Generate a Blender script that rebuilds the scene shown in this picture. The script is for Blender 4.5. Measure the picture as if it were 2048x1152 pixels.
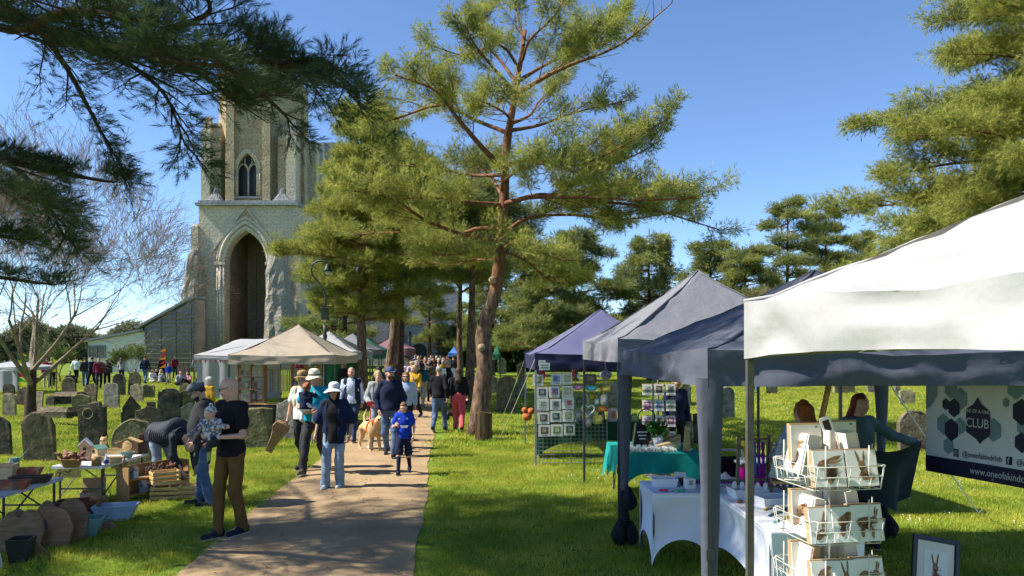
import bpy, math, random
import numpy as np
from mathutils import Vector, Matrix, noise as mnoise

# ------------------------------------------------------------------ camera, sky, sun, exposure
scene = bpy.context.scene
for o in list(bpy.data.objects):
    bpy.data.objects.remove(o)
COL = scene.collection
HC, F, HZ = 2.2, 1500.0, 698.0          # eye height (m), focal length and horizon row in photo pixels
cam_d = bpy.data.cameras.new('camera')
cam = bpy.data.objects.new('camera', cam_d)
COL.objects.link(cam)
cam.location = (0, 0, HC)
cam.rotation_euler = (math.pi / 2, 0, 0)
cam_d.sensor_width = 36
cam_d.lens = 36 * F / 2048
cam_d.shift_y = (HZ - 576) / 2048
cam_d.clip_start = 0.1
cam_d.clip_end = 3000
scene.camera = cam

SUN_EL, SUN_A = math.radians(48), math.radians(-6)       # elevation; degrees beyond square-left
SUN = Vector((-math.cos(SUN_EL) * math.cos(SUN_A), math.cos(SUN_EL) * math.sin(SUN_A), math.sin(SUN_EL)))
world = bpy.data.worlds.new('World')
scene.world = world
world.use_nodes = True
wn = world.node_tree.nodes
wl = world.node_tree.links
bg = wn['Background']
sky = wn.new('ShaderNodeTexSky')
sky.sky_type = 'NISHITA'
sky.sun_disc = False
sky.sun_elevation = SUN_EL
sky.sun_rotation = math.atan2(SUN.x, SUN.y)
sky.air_density = 0.75
sky.dust_density = 0.0
sky.ozone_density = 6.0
wl.new(sky.outputs[0], bg.inputs['Color'])
bg.inputs['Strength'].default_value = 0.11
sl = bpy.data.lights.new('sun', 'SUN')
sl.energy = 5.0
sl.angle = math.radians(0.53)
sl.color = (1.0, 0.95, 0.86)
so = bpy.data.objects.new('sun', sl)
COL.objects.link(so)
so.rotation_euler = SUN.to_track_quat('Z', 'Y').to_euler()
so.location = SUN * 60
scene.view_settings.view_transform = 'Standard'
scene.view_settings.look = 'None'
scene.view_settings.exposure = 1.05
scene.view_settings.gamma = 1
scene.view_settings.use_curve_mapping = False
scene.render.engine = 'CYCLES'
scene.cycles.max_bounces = 4
scene.cycles.diffuse_bounces = 3
scene.cycles.use_adaptive_sampling = True
scene.cycles.adaptive_threshold = 0.03
scene.cycles.use_denoising = True

# ------------------------------------------------------------------ helpers
def X(px, d):
    return (px - 1024) * d / F
def Z(py, d):
    return HC + (HZ - py) * d / F
def GD(py):
    return HC * F / (py - HZ)
def PT(px, py, d):
    return (X(px, d), d, Z(py, d))

def tag(o, label=None, cat=None, group=None, kind=None):
    if label: o['label'] = label
    if cat: o['category'] = cat
    if group: o['group'] = group
    if kind: o['kind'] = kind
    return o

def thing(name, label, cat, loc=(0, 0, 0), rz=0.0, group=None):
    o = bpy.data.objects.new(name, None)
    COL.objects.link(o)
    o.empty_display_size = 0.1
    o.location = loc
    o.rotation_euler = (0, 0, rz)
    return tag(o, label, cat, group)

def link(name, me, parent=None, loc=None, rot=None):
    o = bpy.data.objects.new(name, me)
    COL.objects.link(o)
    if parent is not None: o.parent = parent
    if loc is not None: o.location = loc
    if rot is not None: o.rotation_euler = rot
    return o

def np_mesh(name, v, faces, nper, material, smooth=False):
    """v (n,3); faces flat index array; nper vertices per face (3 or 4)"""
    me = bpy.data.meshes.new(name)
    v = np.asarray(v, np.float32)
    fl = np.asarray(faces, np.int32).ravel()
    nf = len(fl) // nper
    me.vertices.add(len(v)); me.vertices.foreach_set('co', v.ravel())
    me.loops.add(len(fl)); me.loops.foreach_set('vertex_index', fl)
    me.polygons.add(nf)
    me.polygons.foreach_set('loop_start', np.arange(0, nf * nper, nper, dtype=np.int32))
    me.polygons.foreach_set('loop_total', np.full(nf, nper, np.int32))
    if smooth: me.polygons.foreach_set('use_smooth', np.ones(nf, bool))
    me.update(calc_edges=True)
    me.validate()
    for m in (material if isinstance(material, (list, tuple)) else [material]):
        me.materials.append(m)
    return me

def frame_of(t):
    t = Vector(t).normalized()
    a = Vector((0, 0, 1)) if abs(t.z) < 0.9 else Vector((1, 0, 0))
    u = t.cross(a).normalized()
    return u, t.cross(u).normalized()

class MB:
    def __init__(s):
        s.v, s.f, s.m = [], [], []
    def add(s, vs, fs, mi=0, M=None):
        b = len(s.v)
        if M is not None: vs = [M @ Vector(p) for p in vs]
        s.v.extend([tuple(p) for p in vs])
        s.f.extend([tuple(i + b for i in f) for f in fs])
        s.m.extend([mi] * len(fs))
        return s
    def box(s, c, size, rz=0, mi=0, M=None, top=None, rot=None):
        hx, hy, hz = size[0] / 2, size[1] / 2, size[2] / 2
        tx, ty = top if top else (1, 1)
        vs = [(-hx, -hy, -hz), (hx, -hy, -hz), (hx, hy, -hz), (-hx, hy, -hz),
              (-hx * tx, -hy * ty, hz), (hx * tx, -hy * ty, hz), (hx * tx, hy * ty, hz), (-hx * tx, hy * ty, hz)]
        R = Matrix.Translation(c) @ (rot.to_4x4() if rot is not None else Matrix.Rotation(rz, 4, 'Z'))
        if M is not None: R = M @ R
        return s.add(vs, [(0, 3, 2, 1), (4, 5, 6, 7), (0, 1, 5, 4), (1, 2, 6, 5), (2, 3, 7, 6), (3, 0, 4, 7)], mi, R)
    def bar(s, a, b, w, h=None, mi=0):
        h = h or w
        a, b = Vector(a), Vector(b)
        u, w2 = frame_of(b - a)
        vs = []
        for p in (a, b):
            for su, sv in ((-1, -1), (1, -1), (1, 1), (-1, 1)):
                vs.append(p + u * su * w / 2 + w2 * sv * h / 2)
        return s.add(vs, [(0, 1, 2, 3), (7, 6, 5, 4), (0, 4, 5, 1), (1, 5, 6, 2), (2, 6, 7, 3), (3, 7, 4, 0)], mi)
    def tube(s, pts, r, n=8, mi=0, cap=True):
        pts = [Vector(p) for p in pts]
        rs = r if isinstance(r, (list, tuple, np.ndarray)) else [r] * len(pts)
        vs = []
        u = None
        for i, p in enumerate(pts):
            t = (pts[min(i + 1, len(pts) - 1)] - pts[max(i - 1, 0)]).normalized()
            if u is None: u, w = frame_of(t)
            else:
                u = (u - t * u.dot(t)).normalized(); w = t.cross(u)
            for k in range(n):
                a = 2 * math.pi * k / n
                vs.append(p + (u * math.cos(a) + w * math.sin(a)) * rs[i])
        fs = []
        for i in range(len(pts) - 1):
            for k in range(n):
                k2 = (k + 1) % n
                fs.append((i * n + k, i * n + k2, (i + 1) * n + k2, (i + 1) * n + k))
        if cap:
            fs.append(tuple(range(n - 1, -1, -1)))
            fs.append(tuple((len(pts) - 1) * n + k for k in range(n)))
        return s.add(vs, fs, mi)
    def lathe(s, prof, n=16, c=(0, 0, 0), mi=0, sq=1.0, M=None):
        vs = []
        for r, z in prof:
            for k in range(n):
                a = 2 * math.pi * k / n
                vs.append((c[0] + r * math.cos(a), c[1] + r * sq * math.sin(a), c[2] + z))
        fs = []
        for i in range(len(prof) - 1):
            for k in range(n):
                k2 = (k + 1) % n
                fs.append((i * n + k, i * n + k2, (i + 1) * n + k2, (i + 1) * n + k))
        fs.append(tuple(range(n - 1, -1, -1)))
        fs.append(tuple((len(prof) - 1) * n + k for k in range(n)))
        return s.add(vs, fs, mi, M)
    def prism(s, poly, y0, y1, mi=0, M=None, chamfer=0.0):
        """poly: (x,z) counter-clockwise seen from -y; extruded y0..y1"""
        n = len(poly)
        cx = sum(p[0] for p in poly) / n; cz = sum(p[1] for p in poly) / n
        def ring(y, k):
            out = []
            for px_, pz_ in poly:
                dx, dz = px_ - cx, pz_ - cz
                L = math.hypot(dx, dz) or 1
                out.append((px_ - dx / L * k, y, pz_ - dz / L * k))
            return out
        if chamfer:
            rings = [ring(y0, chamfer), ring(y0 + chamfer, 0), ring(y1 - chamfer, 0), ring(y1, chamfer)]
        else:
            rings = [ring(y0, 0), ring(y1, 0)]
        vs = [p for r in rings for p in r]
        fs = [tuple(range(n)), tuple((len(rings) - 1) * n + k for k in range(n - 1, -1, -1))]
        for i in range(len(rings) - 1):
            for k in range(n):
                k2 = (k + 1) % n
                fs.append((i * n + k, (i + 1) * n + k, (i + 1) * n + k2, i * n + k2))
        return s.add(vs, fs, mi, M)
    def sphere(s, c, r, n=10, m=7, mi=0, M=None):
        rx, ry, rz = r if isinstance(r, (list, tuple)) else (r, r, r)
        vs = [(c[0], c[1], c[2] - rz)]
        for i in range(1, m):
            b = -math.pi / 2 + math.pi * i / m
            for k in range(n):
                a = 2 * math.pi * k / n
                vs.append((c[0] + rx * math.cos(b) * math.cos(a), c[1] + ry * math.cos(b) * math.sin(a), c[2] + rz * math.sin(b)))
        vs.append((c[0], c[1], c[2] + rz))
        fs = []
        for k in range(n):
            k2 = (k + 1) % n
            fs.append((0, 1 + k2, 1 + k))
            for i in range(m - 2):
                fs.append((1 + i * n + k, 1 + i * n + k2, 1 + (i + 1) * n + k2, 1 + (i + 1) * n + k))
            fs.append((1 + (m - 2) * n + k, 1 + (m - 2) * n + k2, len(vs) - 1))
        return s.add(vs, fs, mi, M)
    def grid(s, fn, nu, nv, mi=0, flip=False):
        vs = [fn(i / nu, j / nv) for j in range(nv + 1) for i in range(nu + 1)]
        fs = []
        for j in range(nv):
            for i in range(nu):
                a = j * (nu + 1) + i
                q = (a, a + 1, a + nu + 2, a + nu + 1)
                fs.append(q[::-1] if flip else q)
        return s.add(vs, fs, mi)
    def mesh(s, name, mats, smooth=False):
        me = bpy.data.meshes.new(name)
        me.from_pydata(s.v, [], s.f)
        for m in (mats if isinstance(mats, (list, tuple)) else [mats]): me.materials.append(m)
        me.polygons.foreach_set('material_index', s.m)
        if smooth: me.polygons.foreach_set('use_smooth', [True] * len(s.f))
        me.update()
        return me
    def build(s, name, mats, parent=None, smooth=False, loc=None, rot=None):
        o = link(name, s.mesh(name, mats, smooth), parent, loc, rot)
        return o

def copy_tree(o, parent=None):
    c = o.copy()
    COL.objects.link(c)
    c.parent = parent
    for ch in [q for q in bpy.data.objects if q.parent == o]:
        copy_tree(ch, c)
    return c

# ------------------------------------------------------------------ materials
_mats = {}
def mat(name, col, rough=0.8, var=0.15, scale=6.0, bump=0.0, bscale=30.0, spec=0.3, col2=None, metal=0.0, trans=0.0, coat=0.0, detail=4.0, stretch=None, world=False):
    """procedural principled material: colour broken by two noises, fine relief by a third"""
    if name in _mats: return _mats[name]
    m = bpy.data.materials.new(name)
    m.use_nodes = True
    nt = m.node_tree; N = nt.nodes; L = nt.links
    b = N['Principled BSDF']
    b.inputs['Roughness'].default_value = rough
    b.inputs['Metallic'].default_value = metal
    b.inputs['Specular IOR Level'].default_value = spec
    tc = N.new('ShaderNodeTexCoord')
    src = tc.outputs['Object']
    if world: src = N.new('ShaderNodeNewGeometry').outputs['Position']
    if stretch:
        mp = N.new('ShaderNodeMapping'); mp.inputs['Scale'].default_value = stretch
        L.new(src, mp.inputs[0]); src = mp.outputs[0]
    nz = N.new('ShaderNodeTexNoise'); nz.inputs['Scale'].default_value = scale; nz.inputs['Detail'].default_value = detail
    L.new(src, nz.inputs['Vector'])
    rp = N.new('ShaderNodeValToRGB')
    c2 = col2 if col2 else tuple(max(0, c * (1 - var)) for c in col)
    c1 = col if col2 else tuple(min(1, c * (1 + var * 0.6)) for c in col)
    rp.color_ramp.elements[0].position = 0.32; rp.color_ramp.elements[0].color = (*c2, 1)
    rp.color_ramp.elements[1].position = 0.68; rp.color_ramp.elements[1].color = (*c1, 1)
    L.new(nz.outputs['Fac'], rp.inputs[0])
    L.new(rp.outputs[0], b.inputs['Base Color'])
    if bump:
        n2 = N.new('ShaderNodeTexNoise'); n2.inputs['Scale'].default_value = bscale; n2.inputs['Detail'].default_value = 5
        L.new(src, n2.inputs['Vector'])
        bp = N.new('ShaderNodeBump'); bp.inputs['Strength'].default_value = bump; bp.inputs['Distance'].default_value = 0.02
        L.new(n2.outputs['Fac'], bp.inputs['Height']); L.new(bp.outputs[0], b.inputs['Normal'])
    if trans:
        tr = N.new('ShaderNodeBsdfTranslucent'); L.new(rp.outputs[0], tr.inputs['Color'])
        mx = N.new('ShaderNodeMixShader'); mx.inputs[0].default_value = trans
        out = N['Material Output']
        L.new(b.outputs[0], mx.inputs[1]); L.new(tr.outputs[0], mx.inputs[2]); L.new(mx.outputs[0], out.inputs['Surface'])
    _mats[name] = m
    return m

def hexc(r, g, b):
    f = lambda c: ((c / 255 + 0.055) / 1.055) ** 2.4 if c > 10 else c / 255 / 12.92
    return (f(r), f(g), f(b))

def cloth(name, col, bump=0.25, bscale=35, var=0.12, rough=0.9):
    return mat('cloth_' + name, col, rough, var, 9, bump, bscale, 0.15)
def wood(name, col, rough=0.6, var=0.35):
    return mat('wood_' + name, col, rough, var, 5, 0.15, 40, 0.3, stretch=(1, 6, 6))

M_PATH = mat('asphalt_gravel', (0.345, 0.24, 0.135), 0.95, 0.2, 1.6, 0.5, 140, 0.1)
M_SOIL = mat('turf_base', (0.15, 0.21, 0.022), 0.95, 0.4, 1.3, 0.5, 45, 0.1, col2=(0.085, 0.14, 0.014))
M_BLADE = mat('grass_blade', (0.5, 0.48, 0.07), 0.6, 0.3, 1.0, world=True, spec=0.2, trans=0.4, col2=(0.21, 0.29, 0.025))
M_BARK = mat('pine_bark', (0.24, 0.155, 0.1), 0.95, 0.5, 13, 1.0, 22, 0.1, col2=(0.06, 0.04, 0.03), stretch=(1, 1, 0.35))
M_BARKRED = mat('pine_bark_red', (0.27, 0.125, 0.06), 0.9, 0.4, 9, 1.0, 22, 0.1, col2=(0.11, 0.06, 0.038), stretch=(1, 1, 0.4))
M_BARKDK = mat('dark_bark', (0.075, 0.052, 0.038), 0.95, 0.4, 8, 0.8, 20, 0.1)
M_TWIG = mat('bare_twig', (0.22, 0.17, 0.12), 0.95, 0.3, 5)
M_NEEDLE = mat('pine_needle', (0.5, 0.49, 0.1), 0.55, 0.4, 3.2, world=True, spec=0.25, trans=0.4, col2=(0.12, 0.165, 0.04))
M_NEEDLEB = mat('pine_needle_far', (0.36, 0.37, 0.1), 0.6, 0.4, 1.3, world=True, spec=0.2, trans=0.38, col2=(0.10, 0.14, 0.05))
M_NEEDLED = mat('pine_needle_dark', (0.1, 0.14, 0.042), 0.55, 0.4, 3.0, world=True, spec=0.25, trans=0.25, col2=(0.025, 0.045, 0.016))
M_LEAF = mat('spring_leaf', (0.16, 0.21, 0.05), 0.6, 0.4, 1.4, trans=0.35, col2=(0.08, 0.12, 0.03))

# ------------------------------------------------------------------ ground
RNG = random.Random(7)
def path_r(d): return -0.94 - 0.09 * (d - 7.27)
def path_l(d): return path_r(d) - (2.36 - 0.02 * min(d - 7.27, 10))

gm = MB()
gm.box((0, 180, -0.25), (1400, 1400, 0.5))
tag(gm.build('ground', M_SOIL), kind='structure')

def wob(d, s): return 0.03 * math.sin(d * .9 + s) + 0.015 * math.sin(d * 3.3 + 2 * s) + 0.03 * mnoise.noise((d * 3, s, 0))
pm = MB()
NP = 420
def path_fn(u, v):
    d = 3.0 + (95 - 3.0) * (v ** 2.2)
    l, r = path_l(d) + wob(d, 1.0), path_r(d) + wob(d, 4.0)
    return (l + (r - l) * u, d, 0.012 + 0.02 * (1 - (2 * u - 1) ** 2))
pm.grid(path_fn, 6, NP)
tag(pm.build('path', M_PATH, smooth=True), kind='structure')

# grass: a small tuft of blades scattered by geometry nodes
def blade_patch(name, n, size, h, w, seed):
    r = np.random.default_rng(seed)
    x, y = (r.random(n) - .5) * size, (r.random(n) - .5) * size
    a = r.random(n) * 2 * math.pi
    hh = h * (0.45 + 0.8 * r.random(n) ** 1.5)
    bend = hh * (0.2 + 0.7 * r.random(n)); ba = r.random(n) * 2 * math.pi
    dx, dy = np.cos(a) * w / 2, np.sin(a) * w / 2
    bx, by = np.cos(ba) * bend, np.sin(ba) * bend
    V = np.zeros((n, 5, 3))
    V[:, 0] = np.c_[x - dx, y - dy, np.full(n, -0.01)]
    V[:, 1] = np.c_[x + dx, y + dy, np.full(n, -0.01)]
    V[:, 2] = np.c_[x + dx * .8 + bx * .35, y + dy * .8 + by * .35, hh * .6]
    V[:, 3] = np.c_[x - dx * .8 + bx * .35, y - dy * .8 + by * .35, hh * .6]
    V[:, 4] = np.c_[x + bx, y + by, hh]
    b = (np.arange(n) * 5)[:, None]
    f = np.concatenate([b + [0, 1, 2], b + [0, 2, 3], b + [3, 2, 4]], 1).reshape(-1, 3)
    return np_mesh(name, V.reshape(-1, 3), f, 3, M_BLADE)

def scatter(name, patch_mesh, pts, rots, scales, label, cat, material=None):
    me = bpy.data.meshes.new(name)
    me.vertices.add(len(pts)); me.vertices.foreach_set('co', np.asarray(pts, np.float32).ravel())
    ra = me.attributes.new('rz', 'FLOAT', 'POINT'); ra.data.foreach_set('value', np.asarray(rots, np.float32))
    sa = me.attributes.new('sc', 'FLOAT', 'POINT'); sa.data.foreach_set('value', np.asarray(scales, np.float32))
    me.materials.append(patch_mesh.materials[0])
    o = link(name, me)
    src = bpy.data.objects.new(name + '_source', patch_mesh)
    g = bpy.data.node_groups.new(name + '_scatter', 'GeometryNodeTree')
    g.interface.new_socket('Geometry', in_out='INPUT', socket_type='NodeSocketGeometry')
    g.interface.new_socket('Geometry', in_out='OUTPUT', socket_type='NodeSocketGeometry')
    n = g.nodes
    gi, go = n.new('NodeGroupInput'), n.new('NodeGroupOutput')
    oi = n.new('GeometryNodeObjectInfo'); oi.inputs['Object'].default_value = src; oi.inputs['As Instance'].default_value = False
    ip = n.new('GeometryNodeInstanceOnPoints')
    a1 = n.new('GeometryNodeInputNamedAttribute'); a1.data_type = 'FLOAT'; a1.inputs['Name'].default_value = 'rz'
    a2 = n.new('GeometryNodeInputNamedAttribute'); a2.data_type = 'FLOAT'; a2.inputs['Name'].default_value = 'sc'
    cx = n.new('ShaderNodeCombineXYZ')
    l = g.links
    l.new(gi.outputs[0], ip.inputs['Points']); l.new(oi.outputs['Geometry'], ip.inputs['Instance'])
    l.new(a1.outputs['Attribute'], cx.inputs['Z']); l.new(cx.outputs[0], ip.inputs['Rotation'])
    l.new(a2.outputs['Attribute'], ip.inputs['Scale']); l.new(ip.outputs[0], go.inputs[0])
    md = o.modifiers.new('scatter', 'NODES'); md.node_group = g
    tag(o, label, cat, kind='stuff')
    return o

def grass_points(d0, d1, step, margin, seed, xlim=0.78):
    r = np.random.default_rng(seed)
    ys = np.arange(d0, d1, step)
    P = []
    for y in ys:
        w = xlim * y + 2.5
        xs = np.arange(-w, w, step)
        q = np.c_[xs + (r.random(len(xs)) - .5) * step, y + (r.random(len(xs)) - .5) * step, np.zeros(len(xs))]
        lo = np.array([path_l(d) for d in q[:, 1]]) - margin
        hi = np.array([path_r(d) for d in q[:, 1]]) + margin
        P.append(q[(q[:, 0] < lo) | (q[:, 0] > hi)])
    P = np.concatenate(P)
    return P, r.random(len(P)) * 6.283, 0.75 + 0.5 * r.random(len(P))

scatter('grass', blade_patch('grass_tuft', 210, 0.36, 0.048, 0.0055, 1), *grass_points(3.4, 17, 0.25, 0.08, 2), 'short bright green grass either side of the near path', 'grass')
scatter('meadow_grass', blade_patch('grass_tuft_coarse', 170, 0.8, 0.075, 0.016, 3), *grass_points(17, 62, 0.58, 0.25, 4), 'bright green lawn between the far gravestones', 'grass')
# daisies in the lawn under the stalls
dm = MB()
dr = random.Random(5)
for i in range(26):
    x, y = (dr.random() - .5) * 1.4, (dr.random() - .5) * 1.4
    dm.lathe([(0.002, 0.0), (0.002, 0.035), (0.010, 0.038), (0.003, 0.042)], 5, (x, y, 0))
pts, ro, sc_ = grass_points(9, 48, 2.2, 0.6, 9)
keep = (pts[:, 0] > 0.5)
scatter('daisies', dm.mesh('daisy_patch', mat('daisy', (0.75, 0.75, 0.68), 0.8, 0.05)), pts[keep], ro[keep], sc_[keep], 'scattered white daisies in the lawn right of the path', 'daisies')

lm = MB()
for i in range(14):
    x, y, a = (dr.random() - .5) * 1.6, (dr.random() - .5) * 1.6, dr.random() * 3
    c_, s_ = math.cos(a) * .022, math.sin(a) * .022
    lm.add([(x - c_, y - s_, .004), (x + s_ * .5, y - c_ * .5, .012), (x + c_, y + s_, .006), (x - s_ * .5, y + c_ * .5, .014)], [(0, 1, 2, 3)])
lp = [((path_l(y) + path_r(y)) / 2 + dr.uniform(-1.6, 1.9), y, .034) for y in np.arange(6.5, 24, .45)] + [(dr.uniform(-1, 4), dr.uniform(6.5, 14), .045) for k in range(22)]
scatter('leaf_litter', lm.mesh('litter_patch', mat('dead_leaf', (0.26, 0.15, 0.07), .9, .4, 9)), lp, [dr.random() * 6 for _ in lp], [1] * len(lp), 'scattered dead leaves and twigs on the path and lawn', 'leaves')

# ------------------------------------------------------------------ trees
def polyline(p, n):
    """resample a short control polyline smoothly (Catmull-Rom) to n+1 points"""
    p = [np.array(q, float) for q in p]
    if len(p) == 2: p = [p[0], (p[0] + p[1]) / 2, p[1]]
    q = [2 * p[0] - p[1]] + p + [2 * p[-1] - p[-2]]
    out = []
    m = len(p) - 1
    for i in range(n + 1):
        t = i / n * m
        k = min(int(t), m - 1); t -= k
        a, b, c, d = q[k], q[k + 1], q[k + 2], q[k + 3]
        out.append(0.5 * ((2 * b) + (-a + c) * t + (2 * a - 5 * b + 4 * c - d) * t * t + (-a + 3 * b - 3 * c + d) * t ** 3))
    return out

def tuft_mesh(name, pos, dirs, n, length, width, material, seed=0, spread=0.9, shoot=0.10):
    """needle shoots: thin triangles fanning round each shoot direction"""
    r = np.random.default_rng(seed)
    pos = np.asarray(pos, float); dirs = np.asarray(dirs, float)
    K = len(pos)
    dirs /= np.linalg.norm(dirs, axis=1)[:, None] + 1e-9
    P = np.repeat(pos, n, 0); D = np.repeat(dirs, n, 0)
    rnd = r.normal(size=(K * n, 3))
    rnd -= (rnd * D).sum(1)[:, None] * D
    rnd /= np.linalg.norm(rnd, axis=1)[:, None] + 1e-9
    s = r.random(K * n)
    ang = spread * (0.35 + 0.65 * r.random(K * n)) * (1.0 - 0.55 * s)
    nd = D * np.cos(ang)[:, None] + rnd * np.sin(ang)[:, None]
    base = P + D * (s * shoot)[:, None]
    side = np.cross(nd, r.normal(size=(K * n, 3)))
    side /= np.linalg.norm(side, axis=1)[:, None] + 1e-9
    ln = length * (0.7 + 0.5 * r.random(K * n))
    V = np.stack([base - side * width / 2, base + side * width / 2, base + nd * ln[:, None]], 1).reshape(-1, 3)
    return np_mesh(name, V, np.arange(len(V)), 3, material)

def sprig_mesh(name, shoots, n, length, width, spread, shoot, material, seed):
    """a sprig along +z: several shoots, each with its fan of needles"""
    r = np.random.default_rng(seed)
    pos, dirs = [(0, 0, 0)], [(0, 0, 1)]
    for k in range(shoots - 1):
        a = k * 2.4 + r.random()
        f = r.uniform(-.9, .7)
        pos.append((math.cos(a) * shoot * r.uniform(.2, .9), math.sin(a) * shoot * r.uniform(.2, .9), f * shoot))
        dirs.append((math.cos(a) * .9, math.sin(a) * .9, r.uniform(.3, 1.1)))
    return tuft_mesh(name, pos, dirs, n, length, width, material, seed, spread, shoot)

def scatter_dirs(o, src_mesh, dirs, seed):
    d = np.asarray(dirs, float); d /= np.linalg.norm(d, axis=1)[:, None] + 1e-9
    r = np.random.default_rng(seed)
    rot = np.c_[np.arccos(np.clip(d[:, 2], -1, 1)), r.normal(0, .25, len(d)), np.arctan2(d[:, 1], d[:, 0]) + math.pi / 2]
    me = o.data
    ra = me.attributes.new('rot', 'FLOAT_VECTOR', 'POINT'); ra.data.foreach_set('vector', rot.astype(np.float32).ravel())
    sa = me.attributes.new('sc', 'FLOAT', 'POINT'); sa.data.foreach_set('value', (0.7 + .6 * r.random(len(d))).astype(np.float32))
    src = bpy.data.objects.new('sprig_source', src_mesh)
    g = bpy.data.node_groups.new('sprig_scatter', 'GeometryNodeTree')
    g.interface.new_socket('Geometry', in_out='INPUT', socket_type='NodeSocketGeometry')
    g.interface.new_socket('Geometry', in_out='OUTPUT', socket_type='NodeSocketGeometry')
    n, l = g.nodes, g.links
    gi, go = n.new('NodeGroupInput'), n.new('NodeGroupOutput')
    oi = n.new('GeometryNodeObjectInfo'); oi.inputs['Object'].default_value = src; oi.inputs['As Instance'].default_value = False
    ip = n.new('GeometryNodeInstanceOnPoints')
    a1 = n.new('GeometryNodeInputNamedAttribute'); a1.data_type = 'FLOAT_VECTOR'; a1.inputs['Name'].default_value = 'rot'
    a2 = n.new('GeometryNodeInputNamedAttribute'); a2.data_type = 'FLOAT'; a2.inputs['Name'].default_value = 'sc'
    er = n.new('FunctionNodeEulerToRotation')
    l.new(gi.outputs[0], ip.inputs['Points']); l.new(oi.outputs['Geometry'], ip.inputs['Instance'])
    l.new(a1.outputs['Attribute'], er.inputs[0]); l.new(er.outputs[0], ip.inputs['Rotation'])
    l.new(a2.outputs['Attribute'], ip.inputs['Scale']); l.new(ip.outputs[0], go.inputs[0])
    md = o.modifiers.new('scatter', 'NODES'); md.node_group = g

def crown(name, pos, dirs, needle, seed, parent=None):
    me = bpy.data.meshes.new(name)
    me.vertices.add(len(pos)); me.vertices.foreach_set('co', np.asarray(pos, np.float32).ravel())
    m, shoots, n, length, width, spread, shoot = needle
    me.materials.append(m)
    o = link(name, me, parent)
    scatter_dirs(o, sprig_mesh(name + '_sprig', shoots, n, length, width, spread, shoot, m, seed), dirs, seed)
    return o

def rot_z(v, a):
    c, s = math.cos(a), math.sin(a)
    return np.array([v[0] * c - v[1] * s, v[0] * s + v[1] * c, v[2]])

def foliage(limbs, rng, side_step, twig_step, twig_len, start=0.3, side_k=0.45, up=0.25, bare=0.0, tuft_per=3, cluster=0.1):
    """limbs: list of (points, r0, r1). returns wood tubes and tuft positions, directions"""
    wood_, pos, dirs = [], [], []
    for pts, r0, r1 in limbs:
        n = len(pts) - 1
        wood_.append((pts, list(np.linspace(r0, r1, n + 1)), 6))
        L = sum(np.linalg.norm(pts[i + 1] - pts[i]) for i in range(n))
        ns = max(3, int(L * (1 - start) / side_step))
        for k in range(ns + 1):
            t = start + (1 - start) * (k + 0.5 * rng.random()) / (ns + 0.5)
            t = min(t, 0.995)
            i = min(int(t * n), n - 1); fr = t * n - i
            p = pts[i] * (1 - fr) + pts[i + 1] * fr
            tan = pts[i + 1] - pts[i]; tan /= np.linalg.norm(tan) + 1e-9
            sgn = 1 if k % 2 else -1
            d = rot_z(tan, sgn * rng.uniform(0.45, 1.25))
            d[2] += rng.uniform(-0.25, 0.55) * up * 2
            d /= np.linalg.norm(d)
            sl_ = L * side_k * (1.05 - 0.75 * t) * rng.uniform(0.6, 1.25)
            sl_ = max(sl_, twig_len * 1.2)
            q = [p]
            dd = d.copy()
            m = 4
            for j in range(m):
                dd = dd + np.array([rng.uniform(-.2, .2), rng.uniform(-.2, .2), rng.uniform(-.1, .25) * up * 2])
                dd /= np.linalg.norm(dd)
                q.append(q[-1] + dd * sl_ / m)
            wood_.append((q, list(np.linspace(max(0.012, r0 * 0.25 * (1 - t * .6)), 0.005, m + 1)), 4))
            if rng.random() < bare: continue
            nt = max(3, int(sl_ / twig_step))
            for j in range(nt + 1):
                tt = 0.25 + 0.75 * (j + rng.random() * .5) / (nt + .5)
                ii = min(int(tt * m), m - 1); f2 = tt * m - ii
                f2 = min(f2, 1)
                p2 = q[ii] * (1 - f2) + q[ii + 1] * f2
                t2 = q[ii + 1] - q[ii]; t2 /= np.linalg.norm(t2) + 1e-9
                d2 = rot_z(t2, (1 if j % 2 else -1) * rng.uniform(0.3, 1.1))
                d2[2] += rng.uniform(-0.15, 0.8) * up * 2
                d2 /= np.linalg.norm(d2)
                tl = twig_len * rng.uniform(0.5, 1.3)
                e = p2 + d2 * tl
                wood_.append(([p2, e], [0.005, 0.003], 3))
                for c in range(tuft_per):
                    f3 = 1 - c * 0.3 * rng.uniform(.7, 1.2)
                    jit = np.array([rng.gauss(0, .3), rng.gauss(0, .3), rng.gauss(0.15, .3)])
                    off_ = np.array([rng.gauss(0, cluster), rng.gauss(0, cluster), rng.gauss(cluster * .3, cluster * .55)]) if c else 0
                    pos.append(p2 + d2 * tl * max(f3, .2) + off_); dirs.append(d2 + jit * (0.4 + 0.35 * min(c, 2)))
            pos.append(q[-1]); dirs.append(dd)
    return wood_, pos, dirs

def wood_mesh(name, wood_, material, thin=True):
    mb = MB()
    for pts, rs, n in wood_:
        mb.tube(pts, rs, n, cap=False)
    return mb.mesh(name, material, True)

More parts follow.
